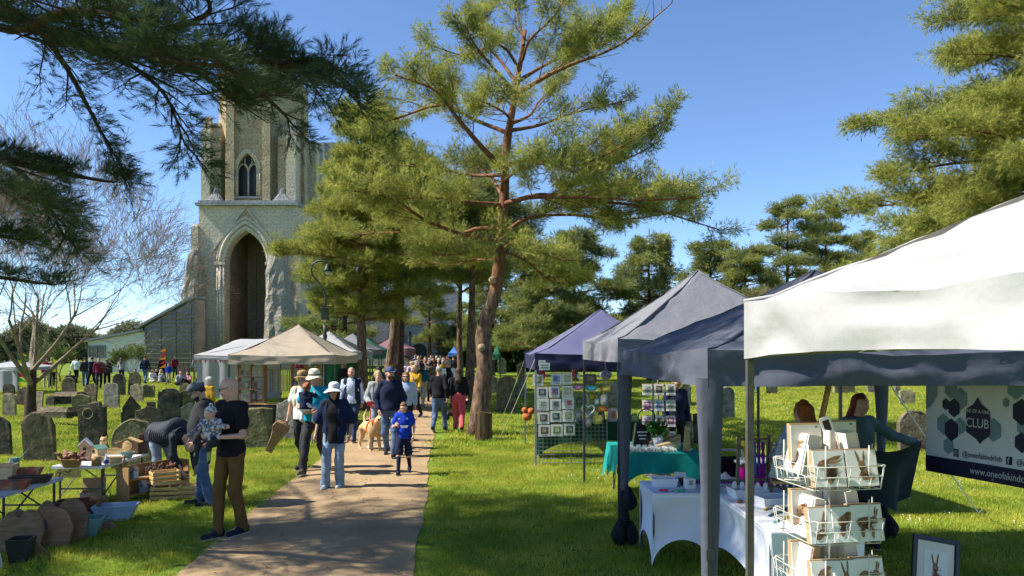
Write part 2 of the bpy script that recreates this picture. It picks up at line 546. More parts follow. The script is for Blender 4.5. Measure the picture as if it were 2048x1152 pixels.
def pine(name, label, group, base, trunk_ctrl, r0, r1, limbs, needle, params, seed, bark=None, red_from=0.5):
    """trunk_ctrl and limbs in world space; the thing's Empty stands at base"""
    rng = random.Random(seed)
    t = thing(name, label, 'tree', base, 0, group)
    off = np.array(base, float)
    tp = [q - off for q in polyline(trunk_ctrl, 22)]
    tr = [r0 + (r1 - r0) * (i / 22) ** 0.85 for i in range(23)]
    tr[0] *= 1.3; tr[1] *= 1.1
    mb = MB()
    jr = random.Random(seed + 1)
    tv = []
    mb.tube(tp, tr, 14)
    # knobbly bark outline
    for i, v in enumerate(mb.v):
        k = i // 14
        if k < 23:
            c = Vector(tp[k]); w = Vector(v) - c
            s = 1 + 0.14 * mnoise.noise(Vector(v) * 3.1 + Vector((seed, 0, 0)))
            mb.v[i] = tuple(c + w * s)
    cut = int(23 * red_from)
    mb.m = [1 if (i // 14) >= cut and i < 22 * 14 else 0 for i in range(len(mb.f))]
    trunk = mb.build('trunk', [bark or M_BARK, M_BARKRED], t, True)
    lim = [([q - off for q in polyline(c, 12)], a, b) for c, a, b in limbs]
    wd, pos, dirs = foliage(lim, rng, **params)
    tag(link('limbs', wood_mesh('limbs', wd, M_BARKRED if red_from < 1 else (bark or M_BARK)), trunk), kind='stuff')
    tag(crown('crown', pos, dirs, needle, seed, t), kind='stuff')
    return t

# the tall pine beside the path, limbs traced at the trunk's own distance
D0 = 19.2
def W(px, py, dd=0.0):
    return PT(px, py, D0 + dd)
main_trunk = [(X(958, D0), D0, -0.05), W(962, 800), W(970, 720), W(966, 660, .05), W(990, 590), W(1000, 500), W(1008, 400), W(1012, 300), W(1025, 220), W(1040, 130, .1), W(1050, 60, .2)]
L_ = [
    ([W(1005, 410), W(940, 405, -.6), W(860, 395, -1.4), W(760, 400, -1.8)], .10, .02),
    ([W(1003, 455), W(950, 458, .3), W(900, 475, .5), W(800, 465, .9), W(700, 470, 1.2)], .09, .02),
    ([W(1000, 480), W(930, 470, -.5), W(850, 440, -1.4), W(780, 395, -2.0), W(690, 380, -2.2)], .09, .02),
    ([W(1008, 340), W(960, 290, -.4), W(910, 230, -.9), W(870, 180, -1.1), W(790, 150, -1.2)], .11, .02),
    ([W(1013, 265), W(950, 240, .5), W(880, 210, 1.0), W(800, 235, 1.6), W(745, 250, 1.8)], .09, .02),
    ([W(1008, 350), W(940, 350, .8), W(870, 335, 1.5), W(780, 330, 2.2)], .08, .02),
    ([W(1005, 410), W(1080, 390, .4), W(1170, 400, .7), W(1290, 415, .9), W(1440, 460, 1.0)], .11, .02),
    ([W(1006, 408), W(1060, 395, -.8), W(1160, 395, -1.6), W(1280, 400, -2.0), W(1400, 395, -2.2)], .09, .02),
    ([W(1003, 470), W(1060, 435, .9), W(1150, 430, 1.6), W(1240, 440, 2.2), W(1380, 420, 2.4)], .09, .02),
    ([W(1010, 335), W(1060, 318, -.5), W(1150, 330, -1.0), W(1230, 300, -1.3), W(1340, 235, -1.5)], .09, .015),
    ([W(1010, 330), W(1080, 320, .8), W(1160, 345, 1.2), W(1250, 320, 1.5), W(1330, 275, 1.8)], .08, .015),
    ([W(1015, 262), W(1080, 250, .4), W(1150, 225, .9), W(1260, 200, 1.2)], .08, .015),
    ([W(1030, 195), W(1070, 165, -.3), W(1140, 130, -.6), W(1240, 90, -.8), W(1345, 5, -1.0)], .10, .015),
    ([W(1040, 160), W(1090, 130, .8), W(1170, 90, 1.3), W(1250, 30, 1.6)], .08, .015),
    ([W(1032, 185), W(990, 140, -.7), W(950, 90, -1.2), W(930, 50, -1.5)], .07, .015),
    ([W(1036, 170), W(1000, 120, .8), W(960, 70, 1.2), W(990, 10, 1.5)], .07, .015),
    ([W(1045, 120), W(1060, 80, -.8), W(1110, 30, -1.4), W(1140, -25, -1.5)], .06, .015),
    ([W(1048, 90), W(1040, 50, .4), W(1030, 10, .6), W(1010, -40, .6)], .06, .012),
    ([W(1040, 140), W(1000, 90, -.2), W(930, 110, -.4), W(860, 90, -.6)], .06, .012),
    ([W(1003, 380), W(1010, 360, -1.2), W(1060, 330, -2.4), W(1110, 330, -3.0)], .07, .015),
    ([W(1003, 390), W(980, 350, 1.2), W(950, 330, 2.4), W(1000, 320, 3.4)], .07, .015),
    ([W(1000, 500), W(1040, 480, -1.0), W(1070, 500, -1.8), W(1130, 520, -2.4)], .06, .015),
    ([W(1000, 510), W(960, 500, -1.0), W(900, 510, -1.9), W(840, 500, -2.4)], .06, .015),
    ([W(998, 520), W(950, 520, 1.0), W(900, 530, 2.0), W(830, 520, 2.6)], .06, .015),
    ([W(1000, 500), W(1050, 520, 1.0), W(1100, 560, 2.0), W(1150, 570, 2.6)], .06, .015),
    ([W(1014, 270), W(1020, 240, -1.2), W(1000, 220, -2.2), W(960, 200, -2.8)], .07, .015),
    ([W(1016, 250), W(1060, 230, 1.4), W(1080, 200, 2.4), W(1120, 170, 3.0)], .07, .015),
]
P_MAIN = dict(side_step=0.2, twig_step=0.2, twig_len=0.34, start=0.26, side_k=0.42, up=0.36, bare=0.2, tuft_per=5, cluster=.075)
main_pine = pine('pine_tree', 'tall wide-crowned pine with bent orange-brown trunk beside the path and stump', None, (X(958, D0), D0, 0), main_trunk, .27, .05, [(c_, a_ * .72, b_ * .8) for c_, a_, b_ in L_], (M_NEEDLE, 6, 12, 0.085, 0.0095, 1.0, 0.11), P_MAIN, 11, red_from=0.42)
# sawn-off branch scars on its trunk
for (px, py, s) in ((963, 695, 1), (985, 560, -1)):
    sm = MB()
    c = Vector(W(px, py, -.24))
    sm.tube([c + Vector((0, .2, 0)), c, c + Vector((0, -.04, 0))], [.1, .1, .075], 10)
    o = sm.build('branch_scar', wood('sawn', (0.38, 0.27, 0.16)), main_pine, True)
    o.location = -Vector(main_pine.location)

def auto_limbs(rng, base, top, z0, spread, n, droop=0.0, flat=0.25, lean=(0, 0), profile=None):
    out = []
    b = np.array(base, float)
    for k in range(n):
        f = (k + 0.5 * rng.random()) / n
        z = z0 + (top - z0) * f
        a = k * 2.4 + rng.uniform(-.5, .5)
        w = profile(f) if profile else (1 - f) ** 0.6 * (0.6 + .4 * min(1, f * 4))
        Ln = spread * max(w, 0.12) * rng.uniform(.5, 1.3)
        p0 = b + [lean[0] * f, lean[1] * f, z]
        d = np.array([math.cos(a), math.sin(a), 0])
        p1 = p0 + d * Ln * .5 + [0, 0, Ln * (flat - droop)]
        p2 = p0 + d * Ln + [0, 0, Ln * (flat * 1.1 - droop * 1.6)]
        out.append(([p0, p1, p2], .035 + .012 * Ln, .01))
    return out

def far_pine(name, label, group, px, d, top_py, spread, z0, seed, n=26, needle=None, params=None, r0=.2, lean_px=0, base_px=None, bark=None, red=0.55, profile=None, base_z=0.0, flat=0.25):
    rng = random.Random(seed)
    bx = X(base_px if base_px is not None else px, d)
    tx = X(px + lean_px, d)
    top = Z(top_py, d)
    lean = (tx - bx, 0)
    ctrl = [(bx, d, base_z - 0.05), (bx + lean[0] * .3 + rng.uniform(-.1, .1), d, top * .35), (bx + lean[0] * .65 + rng.uniform(-.1, .1), d, top * .7), (tx, d, top * .97)]
    limbs = auto_limbs(rng, (bx, d, 0), top, z0, spread, n, lean=lean, profile=profile, flat=flat)
    tk = polyline(ctrl, 60)
    for c_, _, _ in limbs:       # root every limb on the bent trunk line
        z_ = min(c_[0][2], tk[-1][2] - .05)
        near = min(tk, key=lambda q_: abs(q_[2] - z_))
        sh = near - c_[0]
        for k_ in range(3): c_[k_] = c_[k_] + sh
    params = params or dict(side_step=0.3, twig_step=0.25, twig_len=0.42, start=0.12, side_k=0.5, up=0.28, tuft_per=5, cluster=.22)
    needle = needle or (M_NEEDLEB, 6, 11, 0.15, 0.014, 1.0, 0.22)
    return pine(name, label, group, (bx, d, 0), ctrl, r0, .04, limbs, needle, params, seed, bark=bark, red_from=red)

G_PATH = 'pines lining the path'
far_pine('pine_tree', 'bushy yellow-green pine with straight reddish trunk behind the lamp post', G_PATH, 722, 27, 215, 3.1, 3.2, 21, n=44, base_px=728, r0=.21, red=0.35,
         params=dict(side_step=0.24, twig_step=0.24, twig_len=0.4, start=0.12, side_k=0.5, up=0.3, tuft_per=7, cluster=.12), needle=(M_NEEDLE, 6, 11, 0.11, 0.013, 1.0, 0.15), flat=.05)
far_pine('pine_tree', 'dark leaning pine trunk between the maroon gazebo and the path', G_PATH, 790, 31, 330, 3.0, 4.6, 22, n=26, base_px=772, lean_px=30, r0=.28, red=.8)
far_pine('pine_tree', 'dark upright pine close behind the leaning pine trunk', G_PATH, 800, 34, 300, 3.2, 4.8, 23, n=26, base_px=796, r0=.26, red=.9, bark=M_BARKDK)
far_pine('pine_tree', 'slim straight pine just left of the bent pine trunk', G_PATH, 945, 29, 380, 2.8, 5.0, 24, n=26, base_px=938, r0=.22, red=.8)
far_pine('pine_tree', 'thin grey pine trunk at the path edge beyond the walking couple', G_PATH, 915, 36, 430, 2.6, 4.8, 25, n=20, base_px=922, r0=.18, red=.8)
G_BACK = 'pines beyond the stalls'
back = [  # px, d, top, spread, z0, label
    (1075, 44, 500, 4.2, 2.4, 'dark low-branched pine behind the navy canopy'),
    (1150, 50, 470, 4.6, 2.6, 'broad dark pine rising just left of the grey canopy peak'),
    (1300, 52, 478, 4.0, 2.6, 'rounded dark pine behind the grey canopy peak'),
    (1420, 56, 488, 4.4, 2.8, 'flat-topped lighter green pine right of the grey canopy peak'),
    (1490, 50, 500, 3.2, 2.0, 'narrow young pine beside the pale bare shrub'),
    (1575, 54, 402, 3.9, 2.0, 'tall pointed blue-green pine with a spiky leader'),
    (1652, 58, 425, 3.8, 2.2, 'dense olive pine standing next to the pointed blue-green one'),
    (1715, 62, 470, 3.6, 2.2, 'small distant pine peeping above the white canopy slope'),
    (985, 60, 520, 4.2, 2.4, 'shaded pine filling the gap behind the bent trunk'),
    (860, 72, 430, 4.6, 3.0, 'pine with pale green crown overhanging the end of the path'),
    (690, 52, 400, 4.4, 2.2, 'dense dark pine behind the lamp post and white stall'),
]
for i, (px, d, ty, sp, z0, lab) in enumerate(back):
    far_pine('pine_tree', lab, G_BACK, px, d, ty, sp * 1.12, z0 * .8, 40 + i, n=27, profile=lambda f: (1 - f) ** .7 * (.72 + .45 * math.sin(f * 26 + i)), flat=.06, red=.95, bark=M_BARKDK, needle=(M_NEEDLEB, 6, 11, 0.19, 0.024, 1.0, 0.25), params=dict(side_step=0.42, twig_step=0.4, twig_len=0.55, start=0.3, side_k=0.42, up=0.12, tuft_per=5, cluster=.12))
# big pine on the right edge, nearer
far_pine('pine_tree', 'large sunlit pine towering behind the white canopy', None, 2140, 24, -330, 8.6, 2.6, 61, n=125, r0=.3, flat=.16,
         needle=(M_NEEDLE, 6, 12, 0.12, 0.013, 1.0, 0.17), params=dict(side_step=0.32, twig_step=0.3, twig_len=0.44, start=0.3, side_k=0.34, up=0.34, tuft_per=7, cluster=.15),
         profile=lambda f: (1 - f) ** .8 * (0.92 + .07 * math.sin(f * 23)))

# foreground pine: trunk left of the frame, limbs hanging into the picture
def fore_pine():
    D = 8.2
    base = (-11.2, 8.2, 0)
    trunk = [(-11.2, 8.2, -.05), (-11.1, 8.2, 3), (-11.0, 8.1, 6), (-10.8, 8.2, 10), (-10.6, 8.2, 13)]
    p = lambda px, py, dd=0: PT(px, py, D + dd)
    limbs = [
        ([(-11.0, 8.2, 7.2), p(-200, 0)], .16, .13),
        ([p(-200, 0), p(0, 22), p(190, 95), p(420, 105), p(560, 130), p(670, 165)], .12, .02),
        ([p(-60, 15), p(60, 50, .3), p(130, 130, .6), p(200, 260, .8), p(245, 335, .9)], .05, .01),
        ([p(190, 95), p(260, 130, -.5), p(330, 190, -.8), p(370, 290, -1)], .035, .008),
        ([p(60, 38), p(200, 20, .5), p(300, -20, .9), p(390, -10, 1.2)], .05, .01),
        ([p(250, 100), p(340, 60, -.6), p(420, 20, -1), p(380, -50, -1.2)], .045, .01),
        ([p(420, 105), p(500, 170, .4), p(560, 220, .7), p(590, 255, .9)], .04, .008),
        ([p(560, 130), p(640, 120, -.4), p(670, 140, -.7), p(700, 190, -.9)], .035, .008),
        ([p(500, 125), p(560, 110, .5), p(610, 150, .8), p(650, 205, 1.0)], .035, .008),
        ([p(330, 108), p(420, 160, -.7), p(470, 200, -1.0), p(530, 190, -1.3)], .035, .008),
        ([p(130, 70), p(230, 90, -1.0), p(330, 120, -1.6), p(450, 130, -2.0)], .04, .008),
        ([p(350, 100), p(450, 90, .9), p(560, 150, 1.5), p(650, 180, 1.8)], .04, .008),
        ([p(-100, 10), p(40, -40, 1), p(180, -30, 1.8), p(330, -60, 2.2)], .06, .01),
        ([p(-100, 10), p(20, 60, -1), p(130, 20, -1.8), p(240, 30, -2.2)], .06, .01),
        ([(-11.0, 8.2, 4.6), p(-220, 280, .6)], .08, .06),
        ([p(-220, 280, .6), p(-60, 300, .8), p(90, 340, .9), p(230, 365, 1.0)], .09, .012),
        ([(-11.0, 8.2, 4.4), p(-200, 330, -.6)], .08, .06),
        ([p(-200, 330, -.6), p(-80, 350, -.8), p(20, 385, -.9), p(100, 410, -.9)], .08, .012),
        ([(-11.0, 8.2, 3.9), p(-220, 430)], .08, .06),
        ([p(-220, 430), p(-100, 450), p(-30, 465, .3), p(40, 480, .4)], .07, .012),
        ([(-11.0, 8.2, 3.4), p(-220, 520, .5)], .08, .06),
        ([p(-220, 520, .5), p(-80, 540, .6), p(0, 555, .7), p(110, 570, .8)], .06, .01),
        ([p(-80, 300, .8), p(20, 330, .3), p(90, 400, 0), p(130, 480, -.2)], .04, .008),
    ]
    # limbs left of and above the frame: they shade the path and lawn
    rng = random.Random(3)
    for k in range(30):
        z = rng.uniform(3.6, 12.5)
        a = rng.uniform(-1.5, .9) + (math.pi if k % 6 == 0 else 0)
        Ln = rng.uniform(2.0, 4.3)
        if abs(a) < .5 and z < 8: Ln = min(Ln, 3.0)
        q = np.array([-11.0, 8.2, z]); d = np.array([math.cos(a), math.sin(a), 0.05])
        limbs.append(([q, q + d * Ln * .5 + [0, 0, .25], q + d * Ln + [0, 0, .1]], .07, .012))
    for k in range(9):       # long boughs high over the lawn, above the picture
        z = rng.uniform(8.6, 11.5)
        a = rng.uniform(-.55, .12)
        q = np.array([-11.0, 8.2, z]); d = np.array([math.cos(a), math.sin(a), 0.0]); Ln = rng.uniform(4.5, 7.5)
        limbs.append(([q, q + d * Ln * .5 + [0, 0, .3], q + d * Ln + [0, 0, .2]], .1, .012))
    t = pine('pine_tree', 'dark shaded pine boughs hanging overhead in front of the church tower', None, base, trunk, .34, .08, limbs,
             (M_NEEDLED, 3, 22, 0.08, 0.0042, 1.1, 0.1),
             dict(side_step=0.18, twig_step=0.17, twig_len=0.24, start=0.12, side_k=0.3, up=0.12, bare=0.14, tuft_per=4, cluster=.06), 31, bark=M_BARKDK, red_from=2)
    return t
fore_pine()

# leafless tree among the graves
def bare_tree(name, label, base, h, r0, seed, levels=6, spread=.62, mats=None, first=0.26, child=3, leaf=None):
    rng = random.Random(seed)
    t = thing(name, label, 'tree', base)
    tw, tr = MB(), MB()
    ends = []
    def grow(p, d, L, r, lev):
        n = 4 if lev < 3 else 3
        pts, rs = [p], [r]
        dd = d.copy()
        for i in range(n):
            dd = dd + Vector((rng.uniform(-.16, .16), rng.uniform(-.16, .16), rng.uniform(-.04, .14)))
            dd.normalize()
            pts.append(pts[-1] + dd * L / n); rs.append(max(r * (1 - .5 * (i + 1) / n), .0048))
        (tr if lev == 0 else tw).tube(pts, rs, 10 if lev == 0 else (6 if lev < 3 else 3), cap=False)
        if lev == levels:
            ends.append((pts[-1], dd)); return
        k = child + (2 if lev == 0 else 0) + (1 if rng.random() < .4 else 0)
        for j in range(k):
            f = 1 if j == 0 else rng.uniform(.35 if lev else .7, 1)
            i = min(int(f * n), n - 1)
            q = pts[i] + (pts[i + 1] - pts[i]) * (f * n - i)
            u, w = frame_of(dd)
            a = rng.uniform(0, 6.28) if lev else 6.28 * j / k + rng.uniform(-.4, .4)
            sp = spread * rng.uniform(.5, 1.3) * (1.5 if lev == 0 else 1)
            nd = (dd + (u * math.cos(a) + w * math.sin(a)) * sp).normalized()
            nd.z += .05; nd.normalize()
            grow(q, nd, L * rng.uniform(.62, .86) * (1.9 if lev == 0 else 1), rs[min(i + 1, n)] * rng.uniform(.55, .75), lev + 1)
    grow(Vector((0, 0, -.05)), Vector((.02, 0, 1)), h * first, r0, 0)
    trunk = tr.build('trunk', mats or M_BARKDK, t, True)
    tw.build('branches', M_TWIG, t, True)
    if leaf:
        pos = [tuple(e[0]) for e in ends]; dr_ = [tuple(e[1]) for e in ends]
        link('crown', tuft_mesh('crown', pos, dr_, leaf[1], leaf[2], leaf[3], leaf[0], seed, 1.5, leaf[4]), t)
    return t
bare_tree('bare_tree', 'leafless spreading tree with dark trunk among the gravestones', (X(60, 21.7), 21.7, 0), 8.8, .19, 8, levels=7, spread=.74, first=.19)
bare_tree('shrub', 'pale green budding bush in front of the white modern building', (X(262, 52), 52, 0), 2.6, .06, 12, levels=5, leaf=(M_LEAF, 7, .13, .07, .2), first=.18)
bare_tree('shrub', 'budding green bush behind the leafless tree', (X(120, 50), 50, 0), 3.0, .06, 13, levels=5, leaf=(M_LEAF, 6, .13, .06, .2), first=.18)
bare_tree('shrub', 'pale leafless shrub between the grey canopy and the pointed pine', (X(1508, 40), 40, 0), 6.6, .08, 14, levels=5, first=.2)

# far belt of woodland that closes the horizon
def far_wood(name, label, spans, seed, material):
    r = np.random.default_rng(seed)
    pos, dirs = [], []
    for px0, px1, d, zt in spans:
        n = int((px1 - px0) * 2.2)
        for px in r.uniform(px0, px1, n):
            hh = zt * (.55 + .45 * (0.5 + 0.5 * math.sin(px * .045 + seed) * math.sin(px * .017 + 1)))
            for k in range(12):
                z = hh * r.random() ** .6
                dd = d + r.uniform(-6, 6)
                pos.append((X(px, dd), dd, z)); dirs.append((r.normal(), r.normal(), r.random()))
    o = link(name, tuft_mesh(name, pos, dirs, 6, .9, .28, material, seed, 1.5, .6))
    tag(o, label, 'woods', kind='stuff')
far_wood('far_wood', 'hazy belt of trees behind the graves and white building', [(-120, 320, 120, 6.5)], 5, mat('far_leaf', (0.2, 0.21, 0.11), .8, .4, .2, trans=.3, col2=(0.11, 0.13, 0.075)))
far_wood('far_hedge', 'dark belt of evergreens behind the pines beyond the stalls', [(960, 1800, 78, 5.2), (880, 1000, 95, 6), (1600, 2150, 66, 5), (640, 700, 66, 5)], 6, mat('far_leaf_dark', (0.16, 0.18, 0.06), .8, .4, .2, trans=.3, col2=(0.07, 0.09, 0.035)))
# ------------------------------------------------------------------ masonry materials
def stone_mat(name, c1, c2, mortar, bw, bh, noise_s=0.35, patch=None, bump=0.6, msize=0.02):
    m = bpy.data.materials.new(name); m.use_nodes = True
    nt = m.node_tree; N = nt.nodes; L = nt.links
    b = N['Principled BSDF']; b.inputs['Roughness'].default_value = .95; b.inputs['Specular IOR Level'].default_value = .1
    tc = N.new('ShaderNodeTexCoord')
    sep = N.new('ShaderNodeSeparateXYZ'); L.new(tc.outputs['Object'], sep.inputs[0])
    ad = N.new('ShaderNodeMath'); ad.operation = 'ADD'; L.new(sep.outputs[0], ad.inputs[0]); L.new(sep.outputs[1], ad.inputs[1])
    cb = N.new('ShaderNodeCombineXYZ'); L.new(ad.outputs[0], cb.inputs[0]); L.new(sep.outputs[2], cb.inputs[1])
    br = N.new('ShaderNodeTexBrick'); L.new(cb.outputs[0], br.inputs['Vector'])
    br.inputs['Color1'].default_value = (*c1, 1); br.inputs['Color2'].default_value = (*c2, 1); br.inputs['Mortar'].default_value = (*mortar, 1)
    br.inputs['Scale'].default_value = 1; br.inputs['Brick Width'].default_value = bw; br.inputs['Row Height'].default_value = bh; br.inputs['Mortar Size'].default_value = msize
    nz = N.new('ShaderNodeTexNoise'); nz.inputs['Scale'].default_value = noise_s; nz.inputs['Detail'].default_value = 9; nz.inputs['Roughness'].default_value = .7
    L.new(tc.outputs['Object'], nz.inputs['Vector'])
    rp = N.new('ShaderNodeValToRGB'); rp.color_ramp.elements[0].position = .38; rp.color_ramp.elements[1].position = .66
    p = patch or tuple(c * .5 for c in c1)
    rp.color_ramp.elements[0].color = (0, 0, 0, 1); rp.color_ramp.elements[1].color = (.85, .85, .85, 1)
    L.new(nz.outputs['Fac'], rp.inputs[0])
    mx = N.new('ShaderNodeMix'); mx.data_type = 'RGBA'
    L.new(rp.outputs[0], mx.inputs['Factor']); L.new(br.outputs['Color'], mx.inputs['A']); mx.inputs['B'].default_value = (*p, 1)
    n3 = N.new('ShaderNodeTexNoise'); n3.inputs['Scale'].default_value = 4.5; n3.inputs['Detail'].default_value = 6
    L.new(tc.outputs['Object'], n3.inputs['Vector'])
    m2 = N.new('ShaderNodeMix'); m2.data_type = 'RGBA'; m2.blend_type = 'OVERLAY'; m2.inputs['Factor'].default_value = .7
    L.new(mx.outputs['Result'], m2.inputs['A']); L.new(n3.outputs['Fac'], m2.inputs['B'])
    L.new(m2.outputs['Result'], b.inputs['Base Color'])
    bp = N.new('ShaderNodeBump'); bp.inputs['Strength'].default_value = bump; bp.inputs['Distance'].default_value = .12
    L.new(n3.outputs['Fac'], bp.inputs['Height']); L.new(bp.outputs[0], b.inputs['Normal'])
    return m
M_ASHLAR = stone_mat('ashlar_stone', (0.62, 0.5, 0.33), (0.5, 0.43, 0.31), (0.36, 0.31, 0.22), .9, .42, .3, (0.43, 0.4, 0.34))
M_FLINT = stone_mat('flint_rubble', (0.48, 0.38, 0.23), (0.34, 0.28, 0.19), (0.48, 0.4, 0.28), .34, .2, .5, (0.30, 0.22, 0.13), .9)
M_BRICK = stone_mat('old_brick', (0.34, 0.23, 0.16), (0.25, 0.19, 0.14), (0.34, 0.28, 0.2), .3, .16, .5, (0.2, 0.16, 0.125), .8)
M_GREYST = stone_mat('grey_stone', (0.34, 0.34, 0.33), (0.27, 0.27, 0.27), (0.24, 0.24, 0.23), .7, .35, .4, (0.2, 0.2, 0.2))
M_RUBBLE = stone_mat('ruined_rubble', (0.42, 0.33, 0.2), (0.25, 0.24, 0.22), (0.36, 0.32, 0.25), .4, .24, .8, (0.23, 0.22, 0.2), 1.0)
M_DARKWIN = mat('dark_window', (0.035, 0.033, 0.03), .35, .3, 2)
M_GLASS = mat('dark_glass', (0.04, 0.05, 0.055), .12, .3, .8, spec=.6)

def arch_pts(w, spring, apex, n=10):
    """pointed arch from right springing over the apex to the left springing (x,z)"""
    h = apex - spring
    a = w / 2
    R = (a * a + h * h) / (2 * a)
    cx = a - R
    th = math.atan2(h, -cx)
    right = [(cx + R * math.cos(th * i / n), spring + R * math.sin(th * i / n)) for i in range(n + 1)]
    left = [(-x, z) for x, z in reversed(right[:-1])]
    return right + left

def arched_wall(mb, x0, x1, z0, z1, cx, w, sill, spring, apex, y0, y1, mi=0):
    """wall with one pointed opening, as pieces butted together"""
    A = arch_pts(w, spring, apex)
    n = len(A)
    if sill > z0 + .01: mb.prism([(x0, z0), (x1, z0), (x1, sill), (x0, sill)], y0, y1, mi)
    R = [(cx + x, z) for x, z in A[:n // 2 + 1]]
    Lf = [(cx + x, z) for x, z in A[n // 2:]]
    r0 = cx + w / 2; l0 = cx - w / 2
    mb.prism([(r0, sill), (x1, sill), (x1, spring), (r0, spring)], y0, y1, mi)
    mb.prism([(x0, sill), (l0, sill), (l0, spring), (x0, spring)], y0, y1, mi)
    for i in range(len(R) - 1):      # right haunch as strips up to the wall top
        a, b = R[i], R[i + 1]
        mb.prism([(a[0], a[1]), (x1, a[1]), (x1, b[1]), (b[0], b[1])], y0, y1, mi)
    for i in range(len(Lf) - 1):
        a, b = Lf[i], Lf[i + 1]      # descending
        mb.prism([(x0, b[1]), (b[0], b[1]), (a[0], a[1]), (x0, a[1])], y0, y1, mi)
    if z1 > apex + .01: mb.prism([(x0, apex), (x1, apex), (x1, z1), (x0, z1)], y0, y1, mi)

def rough(mb, amt, s, seed=0):
    for i, v in enumerate(mb.v):
        q = Vector(v)
        mb.v[i] = tuple(q + mnoise.noise_vector(q * s + Vector((seed, 3, 1))) * amt)

def rubble_column(mb, c, sx, sy, h, seed, taper=.6, lean=0):
    """ruined buttress: stack of uneven courses"""
    rng = random.Random(seed)
    nz_, na = int(h / .8), 18
    def f(u, v):
        a = 2 * math.pi * u; z = h * v
        k = 1 - (1 - taper) * v ** 2
        ca, sa = math.cos(a), math.sin(a)
        m = max(abs(ca), abs(sa))
        x, y = sx / 2 * k * ca / m, sy / 2 * k * sa / m
        n = mnoise.noise(Vector((ca * 1.5 + seed, sa * 1.5, z * .45))) + .5 * mnoise.noise(Vector((ca * 4 + seed, sa * 4, z * 1.3)))
        s = 1 + .2 * n
        return (c[0] + x * s + lean * v, c[1] + y * s, c[2] + z + (mnoise.noise(Vector((a, seed, z))) * .3 if v > .9 else 0))
    mb.grid(f, na, nz_)
    mb.sphere((c[0] + lean, c[1], c[2] + h - .1), (sx / 2 * taper, sy / 2 * taper, .9), 10, 6)

# ------------------------------------------------------------------ church tower at the end of the churchyard
TD = 85.0
tw = thing('church_tower', 'tall ruined stone church tower with huge pointed arch', 'tower', (-29.9, TD, 0))
w = MB()      # lower stage, local x from -5.6 to 5.6, y from 0 to 11
arched_wall(w, -5.6, 5.6, 0, 18.4, -.25, 4.7, 0, 11.9, 15.6, 0, 1.4)
w.box((-5.1, 6.2, 9.2), (1.0, 9.6, 18.4)); w.box((5.1, 6.2, 9.2), (1.0, 9.6, 18.4))
w.build('lower_wall', M_ASHLAR, tw)
w = MB()
w.box((0, 8.2, 9.2), (9.2, .8, 18.4)); w.box((-3.4, 4.7, 9.2), (1.2, 6.2, 18.4)); w.box((3.2, 4.7, 9.2), (1.2, 6.2, 18.4)); w.box((0, 4.7, 18.0), (5.4, 6.2, .6))
w.box((-1.9, 7.7, 7), (.5, .3, 14)); 
w.build('brick_recess', M_BRICK, tw)
# arch orders
for k, (ww, ap, y, r) in enumerate(((5.1, 16.0, -.02, .22), (5.75, 16.6, -.1, .24), (6.4, 17.1, -.04, .2))):
    a = MB()
    A = [(x - .25, y, z) for x, z in arch_pts(ww, 11.9, ap)]
    a.tube(A, r, 8)
    a.build('arch_order', M_ASHLAR, tw, True)
for sx in (-1, 1):
    for k, off in enumerate((2.55, 2.88, 3.2)):
        a = MB(); a.tube([(sx * off - .25, -.03 - .05 * (k % 2), 0), (sx * off - .25, -.03 - .05 * (k % 2), 11.7)], .19, 8)
        a.build('arch_shaft', M_ASHLAR, tw, True)
    a = MB(); a.box((sx * 2.9 - .25, -.05, 11.85), (1.3, .6, .36)); a.build('capital', M_ASHLAR, tw)
# gable moulding and flint infill over the arch
a = MB()
ga = [(-3.95 - .2, 13.2), (-.25, 18.25), (3.6, 13.2)]
a.prism([(-.25, 17.3), (2.85, 13.4), (3.35, 13.4), (-.25, 18.0), (-3.9, 13.4), (-3.35, 13.4)], -.06, -.004)
a.build('gable_infill', M_FLINT, tw)
for p, q in (((-4.2, -.12, 13.1), (-.25, -.12, 18.25)), ((-.25, -.12, 18.25), (3.75, -.12, 13.1))):
    a = MB(); a.bar(p, q, .24, .2); a.build('gable_moulding', M_ASHLAR, tw)
a = MB(); a.box((0, 5.3, 18.55), (11.6, 11.8, .3)); a.box((0, 5.3, 18.85), (11.1, 11.3, .3)); a.build('string_course', M_GREYST, tw)
# corner pilaster on the front left, plinths
a = MB(); a.box((-5.95, .4, 8), (.8, 1.6, 16)); a.box((-5.95, .45, 16.2), (.7, 1.3, .5), top=(.4, .7)); a.build('corner_buttress', M_ASHLAR, tw)
a = MB(); a.box((5.75, .4, 8.6), (.5, 1.2, 17.2)); a.build('corner_buttress', M_ASHLAR, tw)
a = MB(); rubble_column(a, (-5.85, -1.3, 0), 2.3, 3.0, 12.6, 3, .45, .3); a.build('ruined_buttress', M_RUBBLE, tw, False)
a = MB(); rubble_column(a, (4.6, -2.0, 0), 2.7, 4.2, 12.9, 9, .5, -.7); a.build('ruined_buttress', M_RUBBLE, tw, False)
# side opening in the right wall
a = MB()
MR = Matrix.Translation((5.62, 5.5, 0)) @ Matrix.Rotation(math.pi / 2, 4, 'Z')
a.prism([(x, z) for x, z in arch_pts(2.0, 10.5, 13.2)] + [(-1, 6), (1, 6)], -.03, .0, 0, MR); a.build('side_window', M_DARKWIN, tw)
